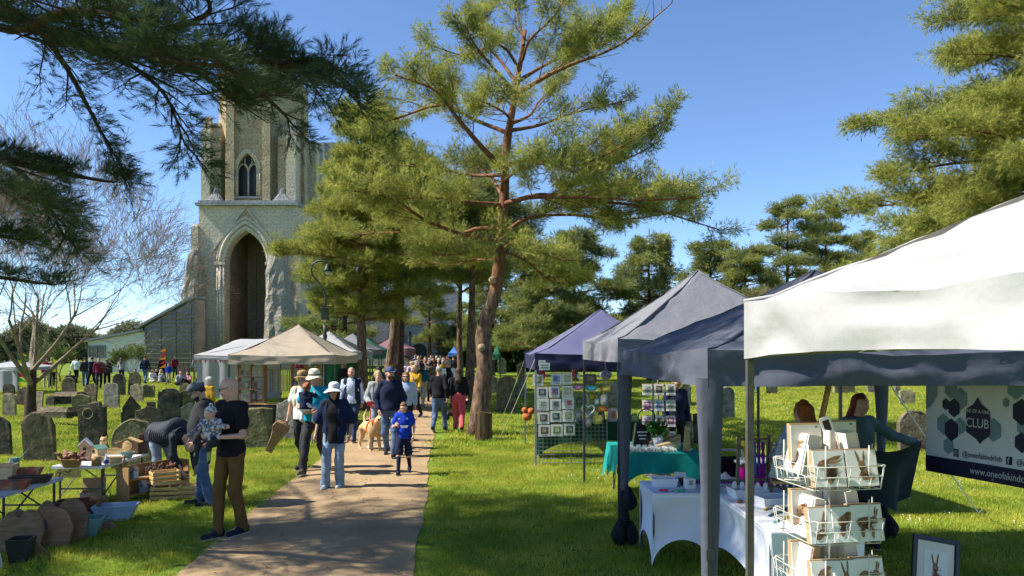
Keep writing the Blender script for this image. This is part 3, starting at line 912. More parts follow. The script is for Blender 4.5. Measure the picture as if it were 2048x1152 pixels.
# upper stage: octagon with buttresses
R8 = 4.75
oct_ = [(R8 / math.cos(math.pi / 8) * math.cos(math.pi / 8 + k * math.pi / 4), R8 / math.cos(math.pi / 8) * math.sin(math.pi / 8 + k * math.pi / 4)) for k in range(8)]
def oct_wall(z0, z1, sc):
    m = MB()
    c = (0, 5.6)
    for k in range(8):
        (xa, ya), (xb, yb) = oct_[k], oct_[(k + 1) % 8]
        mid = math.atan2(ya + yb, xa + xb)
        if abs(mid + math.pi / 2) < .1: continue
        vs = [(c[0] + xa * sc, c[1] + ya * sc, z0), (c[0] + xb * sc, c[1] + yb * sc, z0), (c[0] + xb * sc, c[1] + yb * sc, z1), (c[0] + xa * sc, c[1] + ya * sc, z1)]
        m.add(vs, [(0, 1, 2, 3)])
    return m
a = oct_wall(18.9, 34.0, 1.0)
hw = R8 * math.tan(math.pi / 8)
fy = 5.6 - R8
arched_wall(a, -hw, hw, 18.9, 34.0, -.4, 2.5, 19.6, 22.6, 24.6, fy, fy + .8)
a.box((0, 5.6, 34.05), (R8 * 1.7, R8 * 1.7, .3))
a.build('upper_wall', M_FLINT, tw)
a = MB(); a.box((-.4, fy + .9, 22.1), (2.7, .1, 5.4)); a.build('belfry_opening', M_DARKWIN, tw)
for off, r in ((1.42, .16), (1.16, .12)):
    a = MB(); a.tube([(-.4 + x, fy - .05, z) for x, z in arch_pts(off * 2, 22.6, 24.7 + (off - 1.1) * .9)], r, 8)
    a.tube([(-.4 - off, fy - .05, 19.6), (-.4 - off, fy - .05, 22.6)], r, 8); a.tube([(-.4 + off, fy - .05, 19.6), (-.4 + off, fy - .05, 22.6)], r, 8)
    a.build('window_surround', M_ASHLAR, tw, True)
a = MB()      # tracery: mullion and two small arches
a.box((-.4, fy + .4, 21.1), (.16, .2, 3.0))
for s in (-1, 1):
    a.tube([(-.4 + s * .62 + x, fy + .4, z) for x, z in arch_pts(1.2, 22.5, 23.5, 5)], .08, 6)
    a.tube([(-.4, fy + .4, 22.9), (-.4 + s * .45, fy + .4, 23.7), (-.4 + s * .35, fy + .4, 24.1)], .07, 6)
a.build('tracery', M_ASHLAR, tw, True)
a = MB(); a.box((-.4, fy - .1, 19.5), (3.4, .5, .25)); a.build('window_sill', M_GREYST, tw)
for k, (x, y, ww, dd, zt) in enumerate(((-4.9, .9, 1.0, 1.5, 27.0), (4.75, 1.0, 1.1, 1.5, 26.6), (-2.15, .55, .9, .7, 33.5), (1.95, .55, .9, .7, 33.5), (4.9, 9.5, 1.1, 1.5, 26.6), (-4.0, 1.3, 1.3, 1.5, 26.4), (3.7, 1.4, 1.1, 1.5, 26.4), (4.75, 5.0, .7, .9, 30))):
    a = MB(); zm = (18.9 + zt) / 2
    a.box((x, y, zm), (ww, dd, zt - 18.9)); a.box((x, y + .2, zt + .9), (ww, dd, 1.8), top=(.5, .3))
    a.build('buttress', M_ASHLAR if k in (0, 1, 4) else M_FLINT, tw)
    if k < 2:
        a = MB(); rubble_column(a, (x * .78, y - .6, 18.8), 2.2, 1.0, 1.0, 20 + k, .35); a.build('rubble_heap', M_GREYST, tw)
a = MB()
MR = Matrix.Translation((R8 + .02, 5.6, 0)) @ Matrix.Rotation(math.pi / 2, 4, 'Z')
a.prism([(x, z) for x, z in arch_pts(1.6, 22.6, 24.6)] + [(-.8, 19.6), (.8, 19.6)], -.03, 0, 0, MR); a.build('side_window', M_DARKWIN, tw)
for zz in np.arange(19.2, 33.6, .85):      # quoins on the two front angles
    for sx in (-1, 1):
        a = MB(); a.box((sx * (hw + .02), fy + .05, zz), (.5 + .2 * (int(zz / .85) % 2), .3, .5)); a.build('quoin', M_ASHLAR, tw)

# second tower, grey, far behind
t2 = thing('church_tower', 'distant grey panelled tower glimpsed behind the ruined tower and pine', 'tower', (X(632, 130), 130, 0))
a = MB(); a.box((0, 5, 19), (9, 10, 38)); a.build('wall', M_GREYST, t2)
for k in range(7):
    a = MB(); a.box((-4.2 + k * 1.4, -.15, 22), (.35, .3, 32)); a.build('pilaster', M_GREYST, t2)
# nave and porch at the end of the path
pd_ = 92.0
pc = thing('church_porch', 'small grey stone porch with battlements closing the path', 'church', (X(848, pd_), pd_, 0))
a = MB(); arched_wall(a, -2.6, 2.6, 0, 5.2, -.6, 1.9, 0, 1.9, 2.9, 0, .6); a.box((0, 4, 2.6), (5.1, 6.8, 5.2)); a.build('wall', M_GREYST, pc)
a = MB(); a.box((-.6, .56, 1.5), (2.1, .06, 3.2)); a.build('doorway', M_DARKWIN, pc)
a = MB(); a.box((0, .2, 5.3), (5.5, .7, .25)); a.build('cornice', M_GREYST, pc)
for k in range(8):
    a = MB(); a.box((-2.4 + k * .69, .15, 5.65), (.42, .4, .5)); a.build('merlon', M_GREYST, pc)
for sx in (-1, 1):
    a = MB(); a.box((sx * 2.75, -.3, 2.1), (.6, .9, 4.2), top=(.8, .6)); a.build('buttress', M_ASHLAR, pc)
nv = thing('church_nave', 'long dark stone church wall behind the path trees', 'church', (-14, 100, 0))
a = MB(); a.box((-3, 0, 5), (20, 1, 10)); a.build('wall', M_GREYST, nv)
for k in range(4):
    a = MB(); a.prism([(-11 + k * 5 + x, z) for x, z in arch_pts(2, 6, 7.6)] + [(-12 + k * 5, 3), (-10 + k * 5, 3)], -.56, -.5); a.build('window', M_GLASS, nv)

# modern building beside the tower
md_ = 72.0
mo = thing('modern_building', 'low modern building with louvred dark glass and white walls beside the tower', 'building', (X(335, md_), md_, 0))
M_RENDER = mat('white_render', (0.62, 0.6, 0.54), .8, .1, .5)
M_ROOFM = mat('zinc_roof', (0.2, 0.21, 0.22), .5, .1, .5)
a = MB(); a.prism([(-2.2, 0), (2.55, 0), (2.55, 7.0), (-2.2, 4.4)], 0, 2.5); a.build('glazed_wall', M_GLASS, mo)
a = MB(); a.prism([(-2.8, 4.12), (2.65, 7.1), (2.65, 7.35), (-2.8, 4.37)], -.5, 2.8); a.build('roof', M_ROOFM, mo)
for k in range(13):
    zz = .5 + k * .42
    x0 = -2.2 if zz < 4.2 else -2.2 + (zz - 4.2) / .54
    a = MB(); a.bar((x0, -.15, zz), (2.5, -.15, zz), .07, .12); a.build('louvre', mat('louvre_wood', (0.2, 0.16, 0.11), .8), mo)
for k in range(4):
    a = MB(); a.bar((-2.1 + k * 1.45, -.06, 0), (-2.1 + k * 1.45, -.06, 4.3 + k * .75), .09); a.build('mullion', M_ROOFM, mo)
a = MB(); a.prism([(-7.8, 0), (-2.25, 0), (-2.25, 3.95), (-7.8, 2.9)], .3, 8.5); a.build('white_wall', M_RENDER, mo)
a = MB(); a.prism([(-8.2, 2.85), (-2.3, 3.97), (-2.3, 4.17), (-8.2, 3.05)], -.1, 8.9); a.build('roof', M_ROOFM, mo)
a = MB(); a.box((-6.9, .27, 1.95), (1.5, .1, 1.0)); f = a.build('window', M_GLASS, mo)
a = MB()
for q in (-.8, 0, .8): a.box((-6.9 + q, .2, 1.95), (.08, .08, 1.1))
a.box((-6.9, .2, 2.5), (1.7, .08, .08)); a.box((-6.9, .2, 1.4), (1.7, .1, .08)); a.build('frame', M_ROOFM, f)

# ------------------------------------------------------------------ gravestones
def stone_m(name, a, b):
    m = mat(name, a, .95, .3, 5.5, 1.0, 16, .1, col2=b, detail=9)
    return m
M_GR = [stone_m('gravestone_brown', (0.2, 0.16, 0.1), (0.06, 0.052, 0.034)), stone_m('gravestone_grey', (0.3, 0.28, 0.23), (0.09, 0.085, 0.065)),
        stone_m('gravestone_dark', (0.12, 0.105, 0.075), (0.03, 0.028, 0.02)), stone_m('gravestone_pale', (0.38, 0.32, 0.21), (0.13, 0.115, 0.075)),
        stone_m('gravestone_mossy', (0.21, 0.19, 0.1), (0.07, 0.07, 0.035))]
GN = ['brown', 'grey', 'dark', 'pale', 'mossy']
def profile(kind, w, h):
    a = w / 2
    if kind == 'round':
        p = [(a * math.cos(t), h - a * .95 + a * .95 * math.sin(t)) for t in np.linspace(0, math.pi, 13)]
    elif kind == 'seg':
        p = [(a * math.cos(t), h - a * .4 + a * .4 * math.sin(t)) for t in np.linspace(0, math.pi, 11)]
    elif kind == 'shoulder':
        p = [(a, h * .86), (a * .72, h * .87), (a * .7, h * .93)] + [(a * .7 * math.cos(t), h * .93 + h * .07 * math.sin(t)) for t in np.linspace(.2, math.pi - .2, 7)] + [(-a * .7, h * .93), (-a * .72, h * .87), (-a, h * .86)]
    elif kind == 'step':
        p = [(a, h * .9), (a * .66, h * .92), (a * .64, h), (-a * .3, h * .985), (-a * .32, h * .96), (-a, h * .94), (-a * .98, h * .85), (-a * .94, h * .84)]
    elif kind == 'gable':
        p = [(a, h * .42), (a * .8, h * .45), (a * .78, h * .6), (0, h), (-a * .78, h * .6), (-a * .8, h * .45), (-a, h * .42)]
    elif kind == 'ogee':
        p = [(a, h * .85), (a * .8, h * .88), (a * .45, h * .93), (a * .2, h * .99), (0, h), (-a * .2, h * .99), (-a * .45, h * .93), (-a * .8, h * .88), (-a, h * .85)]
    elif kind == 'scroll':
        p = [(a * .94, h * .7), (a, h * .83), (a * .9, h * .92), (a * .68, h * .91), (a * .6, h * .96), (a * .3, h), (-a * .3, h), (-a * .6, h * .96), (-a * .68, h * .91), (-a * .9, h * .92), (-a, h * .83), (-a * .94, h * .7)]
    else:
        p = [(a, h * .97), (a * .4, h), (-a * .5, h * .985), (-a, h * .96)]
    return [(-a * .97, -.08), (a * .97, -.08)] + p

WHERE_L = 'left of the path'
stones = [  # px0, px1, top, base, kind, mat, lean(x), label
    (-34, 22, 833, 912, 'round', 2, 0, 'dark round-topped gravestone next to the large smooth one'),
    (45, 112, 822, 923, 'round', 0, 0, 'large smooth round-topped gravestone in front of the leafless tree'),
    (4, 32, 786, 834, 'seg', 3, 1, 'small pale gravestone with curved top left of the leafless trunk'),
    (4, 29, 766, 802, 'round', 2, 0, 'dark rounded gravestone behind the small pale one'),
    (31, 53, 774, 812, 'ogee', 2, 3, 'dark tapering gravestone just left of the leafless trunk'),
    (66, 84, 783, 820, 'seg', 3, 0, 'narrow pale gravestone just right of the leafless trunk'),
    (90, 109, 790, 812, 'round', 2, 0, 'tiny round headstone at the end of the chest tomb'),
    (123, 153, 754, 800, 'round', 0, 0, 'brown rounded gravestone behind the chest tomb'),
    (144, 182, 788, 823, 'ogee', 4, 0, 'pale lichened gravestone with wavy top right of the chest tomb'),
    (166, 193, 767, 805, 'ogee', 0, 0, 'brown gravestone behind the lichened wavy-topped one'),
    (156, 213, 804, 900, 'step', 2, -2, 'large dark stepped-top gravestone with a carved green roundel'),
    (206, 239, 766, 817, 'seg', 1, 0, 'grey speckled gravestone standing alone on the lawn'),
    (225, 250, 747, 792, 'round', 2, 0, 'tall dark rounded gravestone left of its near twin'),
    (254, 279, 745, 792, 'round', 2, 1, 'tall dark rounded gravestone right of its near twin'),
    (260, 287, 767, 804, 'ogee', 3, 0, 'lichen-covered pale gravestone with worn shoulders'),
    (287, 298, 769, 796, 'seg', 0, 0, 'left half of a joined pair of small headstones'),
    (298, 309, 769, 796, 'round', 4, 0, 'right half of a joined pair of small headstones'),
    (243, 286, 791, 850, 'gable', 2, 0, 'black pointed gable-shaped gravestone'),
    (272, 326, 812, 872, 'ogee', 0, 0, 'brown gravestone with curved lip behind the half-round slab'),
    (312, 362, 777, 855, 'scroll', 2, 4, 'big dark scroll-topped gravestone leaning right'),
    (294, 311, 803, 830, 'flat', 2, 0, 'low broken stub beside the scroll-topped gravestone'),
    (220, 312, 838, 940, 'round', 4, 0, 'broad half-round mossy slab behind the wooden goods'),
    (353, 378, 725, 765, 'round', 2, 0, 'dark rounded gravestone up the slope by the white marquee'),
    (358, 381, 766, 786, 'round', 4, 0, 'little mossy gravestone on the rise'),
    (362, 388, 780, 820, 'seg', 0, 2, 'brown tilted gravestone behind the flat-capped man'),
    (364, 401, 805, 872, 'ogee', 3, 0, 'pale gravestone partly hidden by the flat-capped man'),
    (391, 418, 747, 785, 'round', 2, 0, 'dark brown gravestone above the white-haired visitor'),
    (400, 430, 724, 752, 'scroll', 1, 0, 'grey ornate-topped gravestone below the white marquee'),
    (418, 438, 742, 773, 'seg', 1, 0, 'pale green-grey gravestone beside the dark brown one'),
    (453, 473, 731, 770, 'round', 1, 0, 'grey gravestone by the beige canopy leg'),
    (482, 545, 815, 897, 'flat', 4, -1, 'big square mossy slab behind the man with the baby'),
    (546, 592, 798, 879, 'ogee', 1, 0, 'tall grey lichened gravestone beside the guitar case'),
    (992, 1034, 752, 826, 'round', 0, 0, 'large round-topped gravestone right of the bent pine'),
    (976, 994, 752, 788, 'ogee', 1, 0, 'pale gravestone tucked behind the bent pine'),
    (1036, 1054, 758, 796, 'seg', 1, 0, 'grey gravestone left of the card grid'),
    (1035, 1051, 727, 762, 'round', 2, 0, 'black small gravestone beyond the navy canopy corner'),
    (996, 1013, 716, 748, 'round', 1, 0, 'far pale gravestone under the pines'),
    (1016, 1032, 716, 735, 'flat', 0, 0, 'far low squat gravestone under the pines'),
    (1040, 1053, 711, 732, 'round', 2, 0, 'far dark rounded gravestone under the pines'),
    (1212, 1245, 764, 814, 'shoulder', 3, 0, 'tall pale gravestone seen through the card grid'),
    (1360, 1383, 768, 812, 'shoulder', 4, 0, 'shouldered mossy gravestone beside the man in the blue cap'),
    (1366, 1388, 822, 894, 'scroll', 0, -2, 'broken-topped brown gravestone left of its crumbling neighbour'),
    (1388, 1412, 826, 890, 'flat', 2, 2, 'crumbling dark gravestone behind the green-clothed table'),
    (1441, 1470, 773, 838, 'round', 1, 0, 'slim pale gravestone behind the pink storage box'),
    (1798, 1867, 820, 902, 'round', 0, 0, 'wide round-topped brown gravestone beside the hanging banner'),
    (1800, 1832, 780, 809, 'scroll', 3, 0, 'small worn gravestone above the wide round-topped one'),
    (1667, 1711, 762, 787, 'flat', 3, 0, 'low pale slab behind the red-haired woman'),
    (1735, 1768, 762, 786, 'flat', 1, 0, 'squat grey headstone behind the red-haired woman'),
    (1533, 1556, 768, 788, 'flat', 3, 0, 'little square headstone beyond the blue sweater'),
    (1790, 1800, 760, 790, 'flat', 1, 0, 'thin upright stone beyond the canopy leg'),
]
for px0, px1, top, base, kind, mi, lean, lab in stones:
    d = GD(base)
    wd, h = (px1 - px0) * d / F, (base - top) * d / F
    t = thing('gravestone', lab, 'gravestone', (X((px0 + px1) / 2, d), d, 0), random.Random(px0).uniform(-.12, .12), 'gravestones')
    th = min(.16, max(.07, wd * .13))
    a = MB(); a.prism(profile(kind, wd, h), 0, th, chamfer=min(.02, th * .2))
    rough(a, .028, 7, px0)
    sl_o = a.build('slab', M_GR[mi], t); sl_o.rotation_euler = (math.radians(random.Random(px0 + 1).uniform(-6, 6)), math.radians(lean + random.Random(px0 + 2).uniform(-2.5, 2.5)), 0)
    a = MB()
    a.box((0, th * .5, .0), (wd * 1.04, th * 1.7, .05)); a.build('foot', M_GR[2], t)
    if kind == 'step':
        a = MB(); a.tube([(-.06 + .11 * math.cos(q), -.005, h * .76 + .11 * math.sin(q)) for q in np.linspace(0, 6.2, 14)], .022, 6); a.build('roundel', M_GR[4], sl_o)
# chest tomb and coffin-shaped ledger
d = GD(811)
t = thing('chest_tomb', 'low chest tomb with sloping lid beside the tiny headstone', 'tomb', (X(126, d), d, 0))
a = MB(); a.box((0, .4, .18), (.95, .7, .36)); a.build('chest', M_GR[2], t)
a = MB(); a.box((0, .4, .43), (1.1, .85, .14), top=(.8, .5)); a.build('lid', M_GR[0], t)
d = GD(836)
t = thing('ledger_tomb', 'low coped ledger tomb lying on the grass by the leafless trunk', 'tomb', (X(97, d), d, 0), -.2)
a = MB(); a.box((0, .3, .1), (1.4, .7, .2)); a.build('base', M_GR[2], t)
a = MB(); a.box((0, .3, .26), (1.3, .6, .14), top=(.8, .25)); a.build('lid', M_GR[0], t)
# old stump by the path
d = GD(880)
t = thing('tree_stump', 'weathered squared wooden stump post beside the bent pine', 'stump', (X(967, d), d, 0))
a = MB()
sr = random.Random(4)
for k in range(11):
    an = 2 * math.pi * k / 11
    a.box((.155 * math.cos(an), .13 * math.sin(an), .33), (.09, .1, .66 + sr.uniform(-.04, .03)), rz=an + sr.uniform(-.2, .2))
a.lathe([(.15, 0), (.15, .6)], 10)
a.build('weathered_wood', mat('rotten_wood', (0.13, 0.085, 0.05), .95, .5, 5, 1.0, 22, .1, stretch=(3, 3, .3)), t)
# ------------------------------------------------------------------ canopies
def fabric(name, col, trans=0.12, bump=.35, bs=5, var=.05):
    return mat('canopy_' + name, col, .75, var, 1.5, bump, bs, .2, trans=trans)
M_STEEL = mat('tent_steel', (0.3, 0.3, 0.31), .45, .1, 4, metal=.6)
M_STEELD = mat('tent_steel_dark', (0.06, 0.06, 0.065), .5, .1, 4, metal=.3)

def canopy(label, corners, eave, drop, peak, fab, group='market canopies', legs=(0, 1, 2, 3), leg_mat=None, leg_w=.035, sag=.04, wrinkle=.02, ridge=0.0, name='market_canopy', hem=None, seed=0, skirt=None, n=30, cap=True, fab_drop=None, curve=1.25):
    """corners: near-left, near-right, far-right, far-left (x,y). eave/peak heights"""
    cx = sum(c[0] for c in corners) / 4; cy = sum(c[1] for c in corners) / 4
    t = thing(name, label, 'canopy', (cx, cy, 0), 0, group)
    C = [Vector((c[0] - cx, c[1] - cy, 0)) for c in corners]
    def base(u, v):
        a = C[0] * (1 - u) + C[1] * u; b = C[3] * (1 - u) + C[2] * u
        return a * (1 - v) + b * v
    def roof(u, v):
        p = base(u, v)
        x, y = 2 * u - 1, 2 * v - 1
        if ridge: x = math.copysign(max(0, abs(x) - ridge) / (1 - ridge), x)
        m = max(abs(x), abs(y))
        z = eave + (peak - eave) * (1 - m) ** curve
        k = (1 - abs(x) * abs(y)) * (m ** 3)
        z -= sag * k * (1.2 if m > .9 else 1)
        e = min(1, (1 - m) * 5 + .35)
        q = Vector((p.x * 2.2, p.y * 2.2, seed))
        z += wrinkle * e * (mnoise.noise(q) + .6 * mnoise.noise(q * 2.7))
        return (p.x, p.y, z)
    a = MB(); a.grid(roof, n, n)
    tri = []
    for q in a.f:        # split every quad along the hip lines so that the ridges stay clean
        i_, j_ = q[0] % (n + 1) - (n - 1) / 2, q[0] // (n + 1) - (n - 1) / 2
        tri += [(q[0], q[1], q[2]), (q[0], q[2], q[3])] if i_ * j_ > 0 else [(q[0], q[1], q[3]), (q[1], q[2], q[3])]
    a.f = tri; a.m = [0] * len(tri); top = a.build('roof', fab, t, True)
    for i in range(4):
        A, B = C[i], C[(i + 1) % 4]
        nrm = Vector(((B - A).y, -(B - A).x, 0)).normalized()
        def val(u, v, A=A, B=B, nrm=nrm, i=i):
            p = A * (1 - u) + B * u
            k = 1 - (2 * u - 1) ** 2
            uu, vv = [(u, 0), (1, u), (1 - u, 1), (0, 1 - u)][i]
            z1 = roof(uu, vv)[2]
            dz = drop[i] if isinstance(drop, (list, tuple)) else drop
            zb = eave - dz + (hem * k if hem else 0)
            q = Vector((p.x * 3.5 + seed, p.y * 3.5, v * 2 + i))
            o = nrm * min(1, min(u, 1 - u) * 14) * (.012 + .018 * v + wrinkle * 1.6 * mnoise.noise(q) * (.4 + v) + .01 * mnoise.noise(q * 3))
            return (p.x + o.x, p.y + o.y, z1 * (1 - v) + zb * v)
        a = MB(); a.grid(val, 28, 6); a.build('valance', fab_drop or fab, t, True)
    for i in legs:
        p = C[i] * (1 - .03 / max(C[i].length, .1))
        lg = MB(); lg.bar((p.x, p.y, .0), (p.x, p.y, eave - .03), leg_w)
        lg.bar((p.x, p.y, .62), (p.x, p.y, .70), leg_w * 1.5)
        lo = lg.build('leg', leg_mat or M_STEELD, t)
        ft = MB(); ft.box((p.x, p.y, .006), (.1, .1, .012)); ft.build('foot_plate', leg_mat or M_STEELD, lo)
    for i in range(4):
        u0, v0 = [(0, 0), (1, 0), (1, 1), (0, 1)][i]
        if ridge: break
        a = MB(); a.tube([tuple(Vector(roof(u0 + (.5 - u0) * k / 14, v0 + (.5 - v0) * k / 14)) + Vector((0, 0, .004))) for k in range(15)], .008, 5); a.build('hip_seam', fab, t, True)
    # scissor truss under the eaves
    for i in range(4):
        A, B = C[i] * .97, C[(i + 1) % 4] * .97
        tr = MB()
        mid = (A + B) / 2
        zt, zb = eave - .07, eave - .2
        tr.bar((A.x, A.y, zt), (mid.x, mid.y, zb), .02); tr.bar((A.x, A.y, zb), (mid.x, mid.y, zt), .02)
        tr.bar((mid.x, mid.y, zt), (B.x, B.y, zb), .02); tr.bar((mid.x, mid.y, zb), (B.x, B.y, zt), .02)
        tr.build('truss', leg_mat or M_STEELD, t)
    for i in range(4):
        A = C[i] * .97
        tr = MB(); tr.bar((A.x, A.y, eave - .04), (0, 0, peak - .06), .02); tr.build('rafter', leg_mat or M_STEELD, t)
    return t

F_WHITE = fabric('white', (0.34, 0.336, 0.325), .04, 1.0, 4)
F_WHITE2 = fabric('bright_white', (0.38, 0.38, 0.39), .18)
F_SLATE = fabric('slate', (0.082, 0.088, 0.113), .03, .4, 9)
F_GREY = fabric('grey', (0.17, 0.17, 0.185), .06, .6, 12)
F_NAVY = fabric('navy', (0.11, 0.11, 0.2), .05, .35, 6)
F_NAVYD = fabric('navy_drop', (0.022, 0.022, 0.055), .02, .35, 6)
F_BEIGE = fabric('beige', (0.4, 0.33, 0.245), .15, .3)
F_MAROON = fabric('maroon', (0.2, 0.1, 0.12), .05)
F_GREEN = fabric('green', (0.02, 0.1, 0.06), .05)
F_BLUE = fabric('blue', (0.06, 0.16, 0.45), .1)

T1 = canopy('bright white pop-up canopy with sagging valance over the card rack', [(1.40, .75), (4.40, .95), (4.16, 3.95), (1.16, 3.75)], 2.44, .29, 3.22, F_WHITE, leg_mat=mat('weathered_leg', (0.1, 0.095, 0.08), .6, .3, 12, metal=.3), sag=.05, wrinkle=.045, hem=.05, seed=3, n=44, leg_w=.033)
T2 = canopy('slate blue canopy with fabric-wrapped legs over white-clothed tables', [(1.46, 5.6), (4.55, 5.85), (4.38, 8.85), (1.23, 8.5)], 2.2, .28, 2.95, F_SLATE, leg_mat=M_STEELD, wrinkle=.042, seed=5, n=40)
T3 = canopy('pale grey peaked canopy on slim dark legs between slate and navy canopies', [(1.34, 9.5), (4.3, 9.75), (4.15, 12.6), (1.16, 12.3)], 2.33, .3, 3.36, F_GREY, leg_mat=M_STEELD, wrinkle=.03, seed=7, n=40)
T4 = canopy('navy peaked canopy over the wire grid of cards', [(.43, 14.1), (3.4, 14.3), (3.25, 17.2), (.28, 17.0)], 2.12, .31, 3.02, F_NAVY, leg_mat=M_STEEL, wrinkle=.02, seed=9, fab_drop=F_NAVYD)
# slate fabric sleeves round the legs of T2, tied into weight bags
M_BLACKBAG = mat('black_bag', (0.014, 0.014, 0.016), .8, .3, 8, .8, 20, .2)
def sleeve(p, parent, base, w0, w1, zb):
    a = MB()
    rng = random.Random(int(p[0] * 100))
    pr = []
    for k in range(9):
        f = k / 8
        pr.append((w1 + (w0 - w1) * f ** 1.3, zb + (2.0 - zb) * f))
    def fn(u, v):
        f = v; r = w1 + (w0 - w1) * f ** 1.2
        an = 2 * math.pi * u
        r *= 1 + .12 * math.sin(3 * an + 4 * v) + .06 * mnoise.noise(Vector((an, v * 5, p[0])))
        return (p[0] + r * math.cos(an), p[1] + r * .7 * math.sin(an), zb + (1.98 - zb) * f)
    a.grid(fn, 14, 10)
    return a.build('leg_sleeve', F_SLATE, parent, True)
loc2 = Vector(T2.location)
for (x, y, w0, w1, zb) in ((1.49, 5.66, .10, .055, .35), (1.27, 8.46, .085, .04, .62), (4.33, 8.8, .09, .03, .5)):
    sleeve((x - loc2.x, y - loc2.y), T2, 0, w0, w1, zb)
for (x, y, lab) in ((1.27, 8.46, 'black weight bag tied round the slate canopy leg by the grass'), (4.33, 8.75, 'black weight bag on the slate canopy leg near the hanging banner')):
    t = thing('weight_bag', lab, 'weight bag', (x, y, 0))
    a = MB()
    def sack(cx, cy, cz, R, hh, sd):
        b = MB()
        def fn(u, v):
            an = 2 * math.pi * u
            r = R * (math.sin(math.pi * min(.97, .1 + .9 * v)) ** .55) * (1 - .55 * v * v) * (1 + .11 * math.sin(5 * an + sd + 3 * v) + .3 * mnoise.noise(Vector((math.cos(an) * 1.7, math.sin(an) * 1.7, v * 3 + sd))))
            return (cx + r * math.cos(an), cy + r * math.sin(an), cz + hh * v)
        b.grid(fn, 26, 14); return b
    sack(-.06, -.03, .0, .1, .3, x).build('sand_bag', M_BLACKBAG, t, True)
    sack(.07, -.02, .0, .095, .27, x + 3).build('sand_bag', M_BLACKBAG, t, True)
    a = MB(); a.tube([(0, 0, .15), (.01, 0, .3), (-.01, 0, .42), (0, 0, .6)], [.08, .05, .045, .05], 8); a.build('strap', M_BLACKBAG, t, True)
    sack(.04, -.05, .4, .09, .26, x + 7).build('loose_flap', M_BLACKBAG, t, True)

# stalls on the left of the path
BG = canopy('beige peaked canopy over the wooden shelf stall', [(X(456, 20), 20), (X(671, 20.2), 20.2), (X(671, 20.2), 23.2), (X(456, 20), 23)], 2.05, .26, 2.9, F_BEIGE, seed=11, n=26)
canopy('long white marquee with flat ridge and little bunting', [(X(386, 30), 30), (X(386, 30) + 5.4, 30), (X(386, 30) + 5.4, 33), (X(386, 30), 33)], 1.97, .2, 2.62, F_WHITE2, ridge=.55, seed=12, n=20)
canopy('white peaked canopy with green back wall near the lamp post', [(X(560, 26), 26), (X(714, 26), 26), (X(714, 26), 29), (X(560, 26), 29)], 2.12, .3, 2.85, F_WHITE2, seed=13, n=20)
canopy('pale grey dappled canopy behind the white peaked one', [(X(640, 32), 32), (X(740, 32), 32), (X(740, 32), 35), (X(640, 32), 35)], 2.2, .25, 2.9, F_GREY, seed=14, n=16)
canopy('dark green canopy partly hidden by the reddish pine trunk', [(X(690, 38), 38), (X(757, 38), 38), (X(757, 38), 41), (X(690, 38), 41)], 2.2, .5, 2.75, F_GREEN, seed=15, n=12)
canopy('maroon canopy between the two dark pine trunks', [(X(740, 44), 44), (X(818, 44), 44), (X(818, 44), 47), (X(740, 44), 47)], 2.25, .42, 3.0, F_MAROON, seed=16, n=12)
canopy('white canopy beside the yellow and green pennant flag', [(X(-60, 36), 36), (X(38, 36), 36), (X(38, 36), 39), (X(-60, 36), 39)], 1.35, .2, 1.6, F_WHITE2, seed=17, n=12)
canopy('small blue canopy beside the path near the porch', [(X(897, 60), 60), (X(915, 60), 60), (X(915, 60), 62), (X(897, 60), 62)], 1.9, .3, 2.4, F_BLUE, seed=18, n=8)
canopy('dark green canopy beyond the bent pine', [(X(985, 38), 38), (X(1000, 38), 38), (X(1000, 38), 41), (X(985, 38), 41)], 1.95, .3, 2.4, F_GREEN, seed=19, n=8)
def panel(name, lab, cat, p0, p1, z0, z1, m):
    a = MB()
    A, B = Vector(p0), Vector(p1)
    L = (B - A).length
    def fn(u, v):
        p = A + (B - A) * u
        return (p.x - A.x, p.y - A.y + .03 * math.sin(u * L * 9), z0 + (z1 - z0) * v)
    a.grid(fn, 40, 3)
    # thickness
    a.grid(lambda u, v: tuple(Vector(fn(u, v)) + Vector((0, .012, 0))), 40, 3, flip=True)
    o = a.build(name, m, None, True); o.location = (A.x, A.y, 0)
    tag(o, lab, cat); return o
panel('canopy_wall', 'green fabric back wall hung under the white peaked canopy', 'tent wall', (X(640, 29), 28.9), (X(716, 28.9), 28.9), .02, 1.9, fabric('wall_green', (0.02, 0.16, 0.07), .15))
panel('canopy_wall', 'white fabric back wall hung under the long marquee', 'tent wall', (X(395, 32.9), 32.85), (X(560, 32.9), 32.85), .02, 1.8, F_WHITE2)
panel('canopy_wall', 'white side sheet of the canopy beside the pennant flag', 'tent wall', (X(-40, 38.9), 38.9), (X(36, 38.9), 38.9), .02, 1.2, F_WHITE2)
# bunting along the marquee front
t = thing('bunting', 'string of tiny red pennants along the marquee edge', 'bunting', (X(388, 29.9), 29.9, 0))
a = MB(); a.tube([(0, 0, 1.76), (5.2, 0, 1.76)], .006, 4); a.build('cord', M_STEELD, t)
for k in range(26):
    a = MB(); a.add([(k * .2, -.004, 1.76), (k * .2 + .12, -.004, 1.76), (k * .2 + .06, -.004, 1.62), (k * .2, .004, 1.76), (k * .2 + .12, .004, 1.76), (k * .2 + .06, .004, 1.62)], [(0, 2, 1), (3, 4, 5), (0, 1, 4, 3), (1, 2, 5, 4), (2, 0, 3, 5)])
    a.build('pennant', cloth('pennant_red', (0.35, 0.08, 0.09)), t)

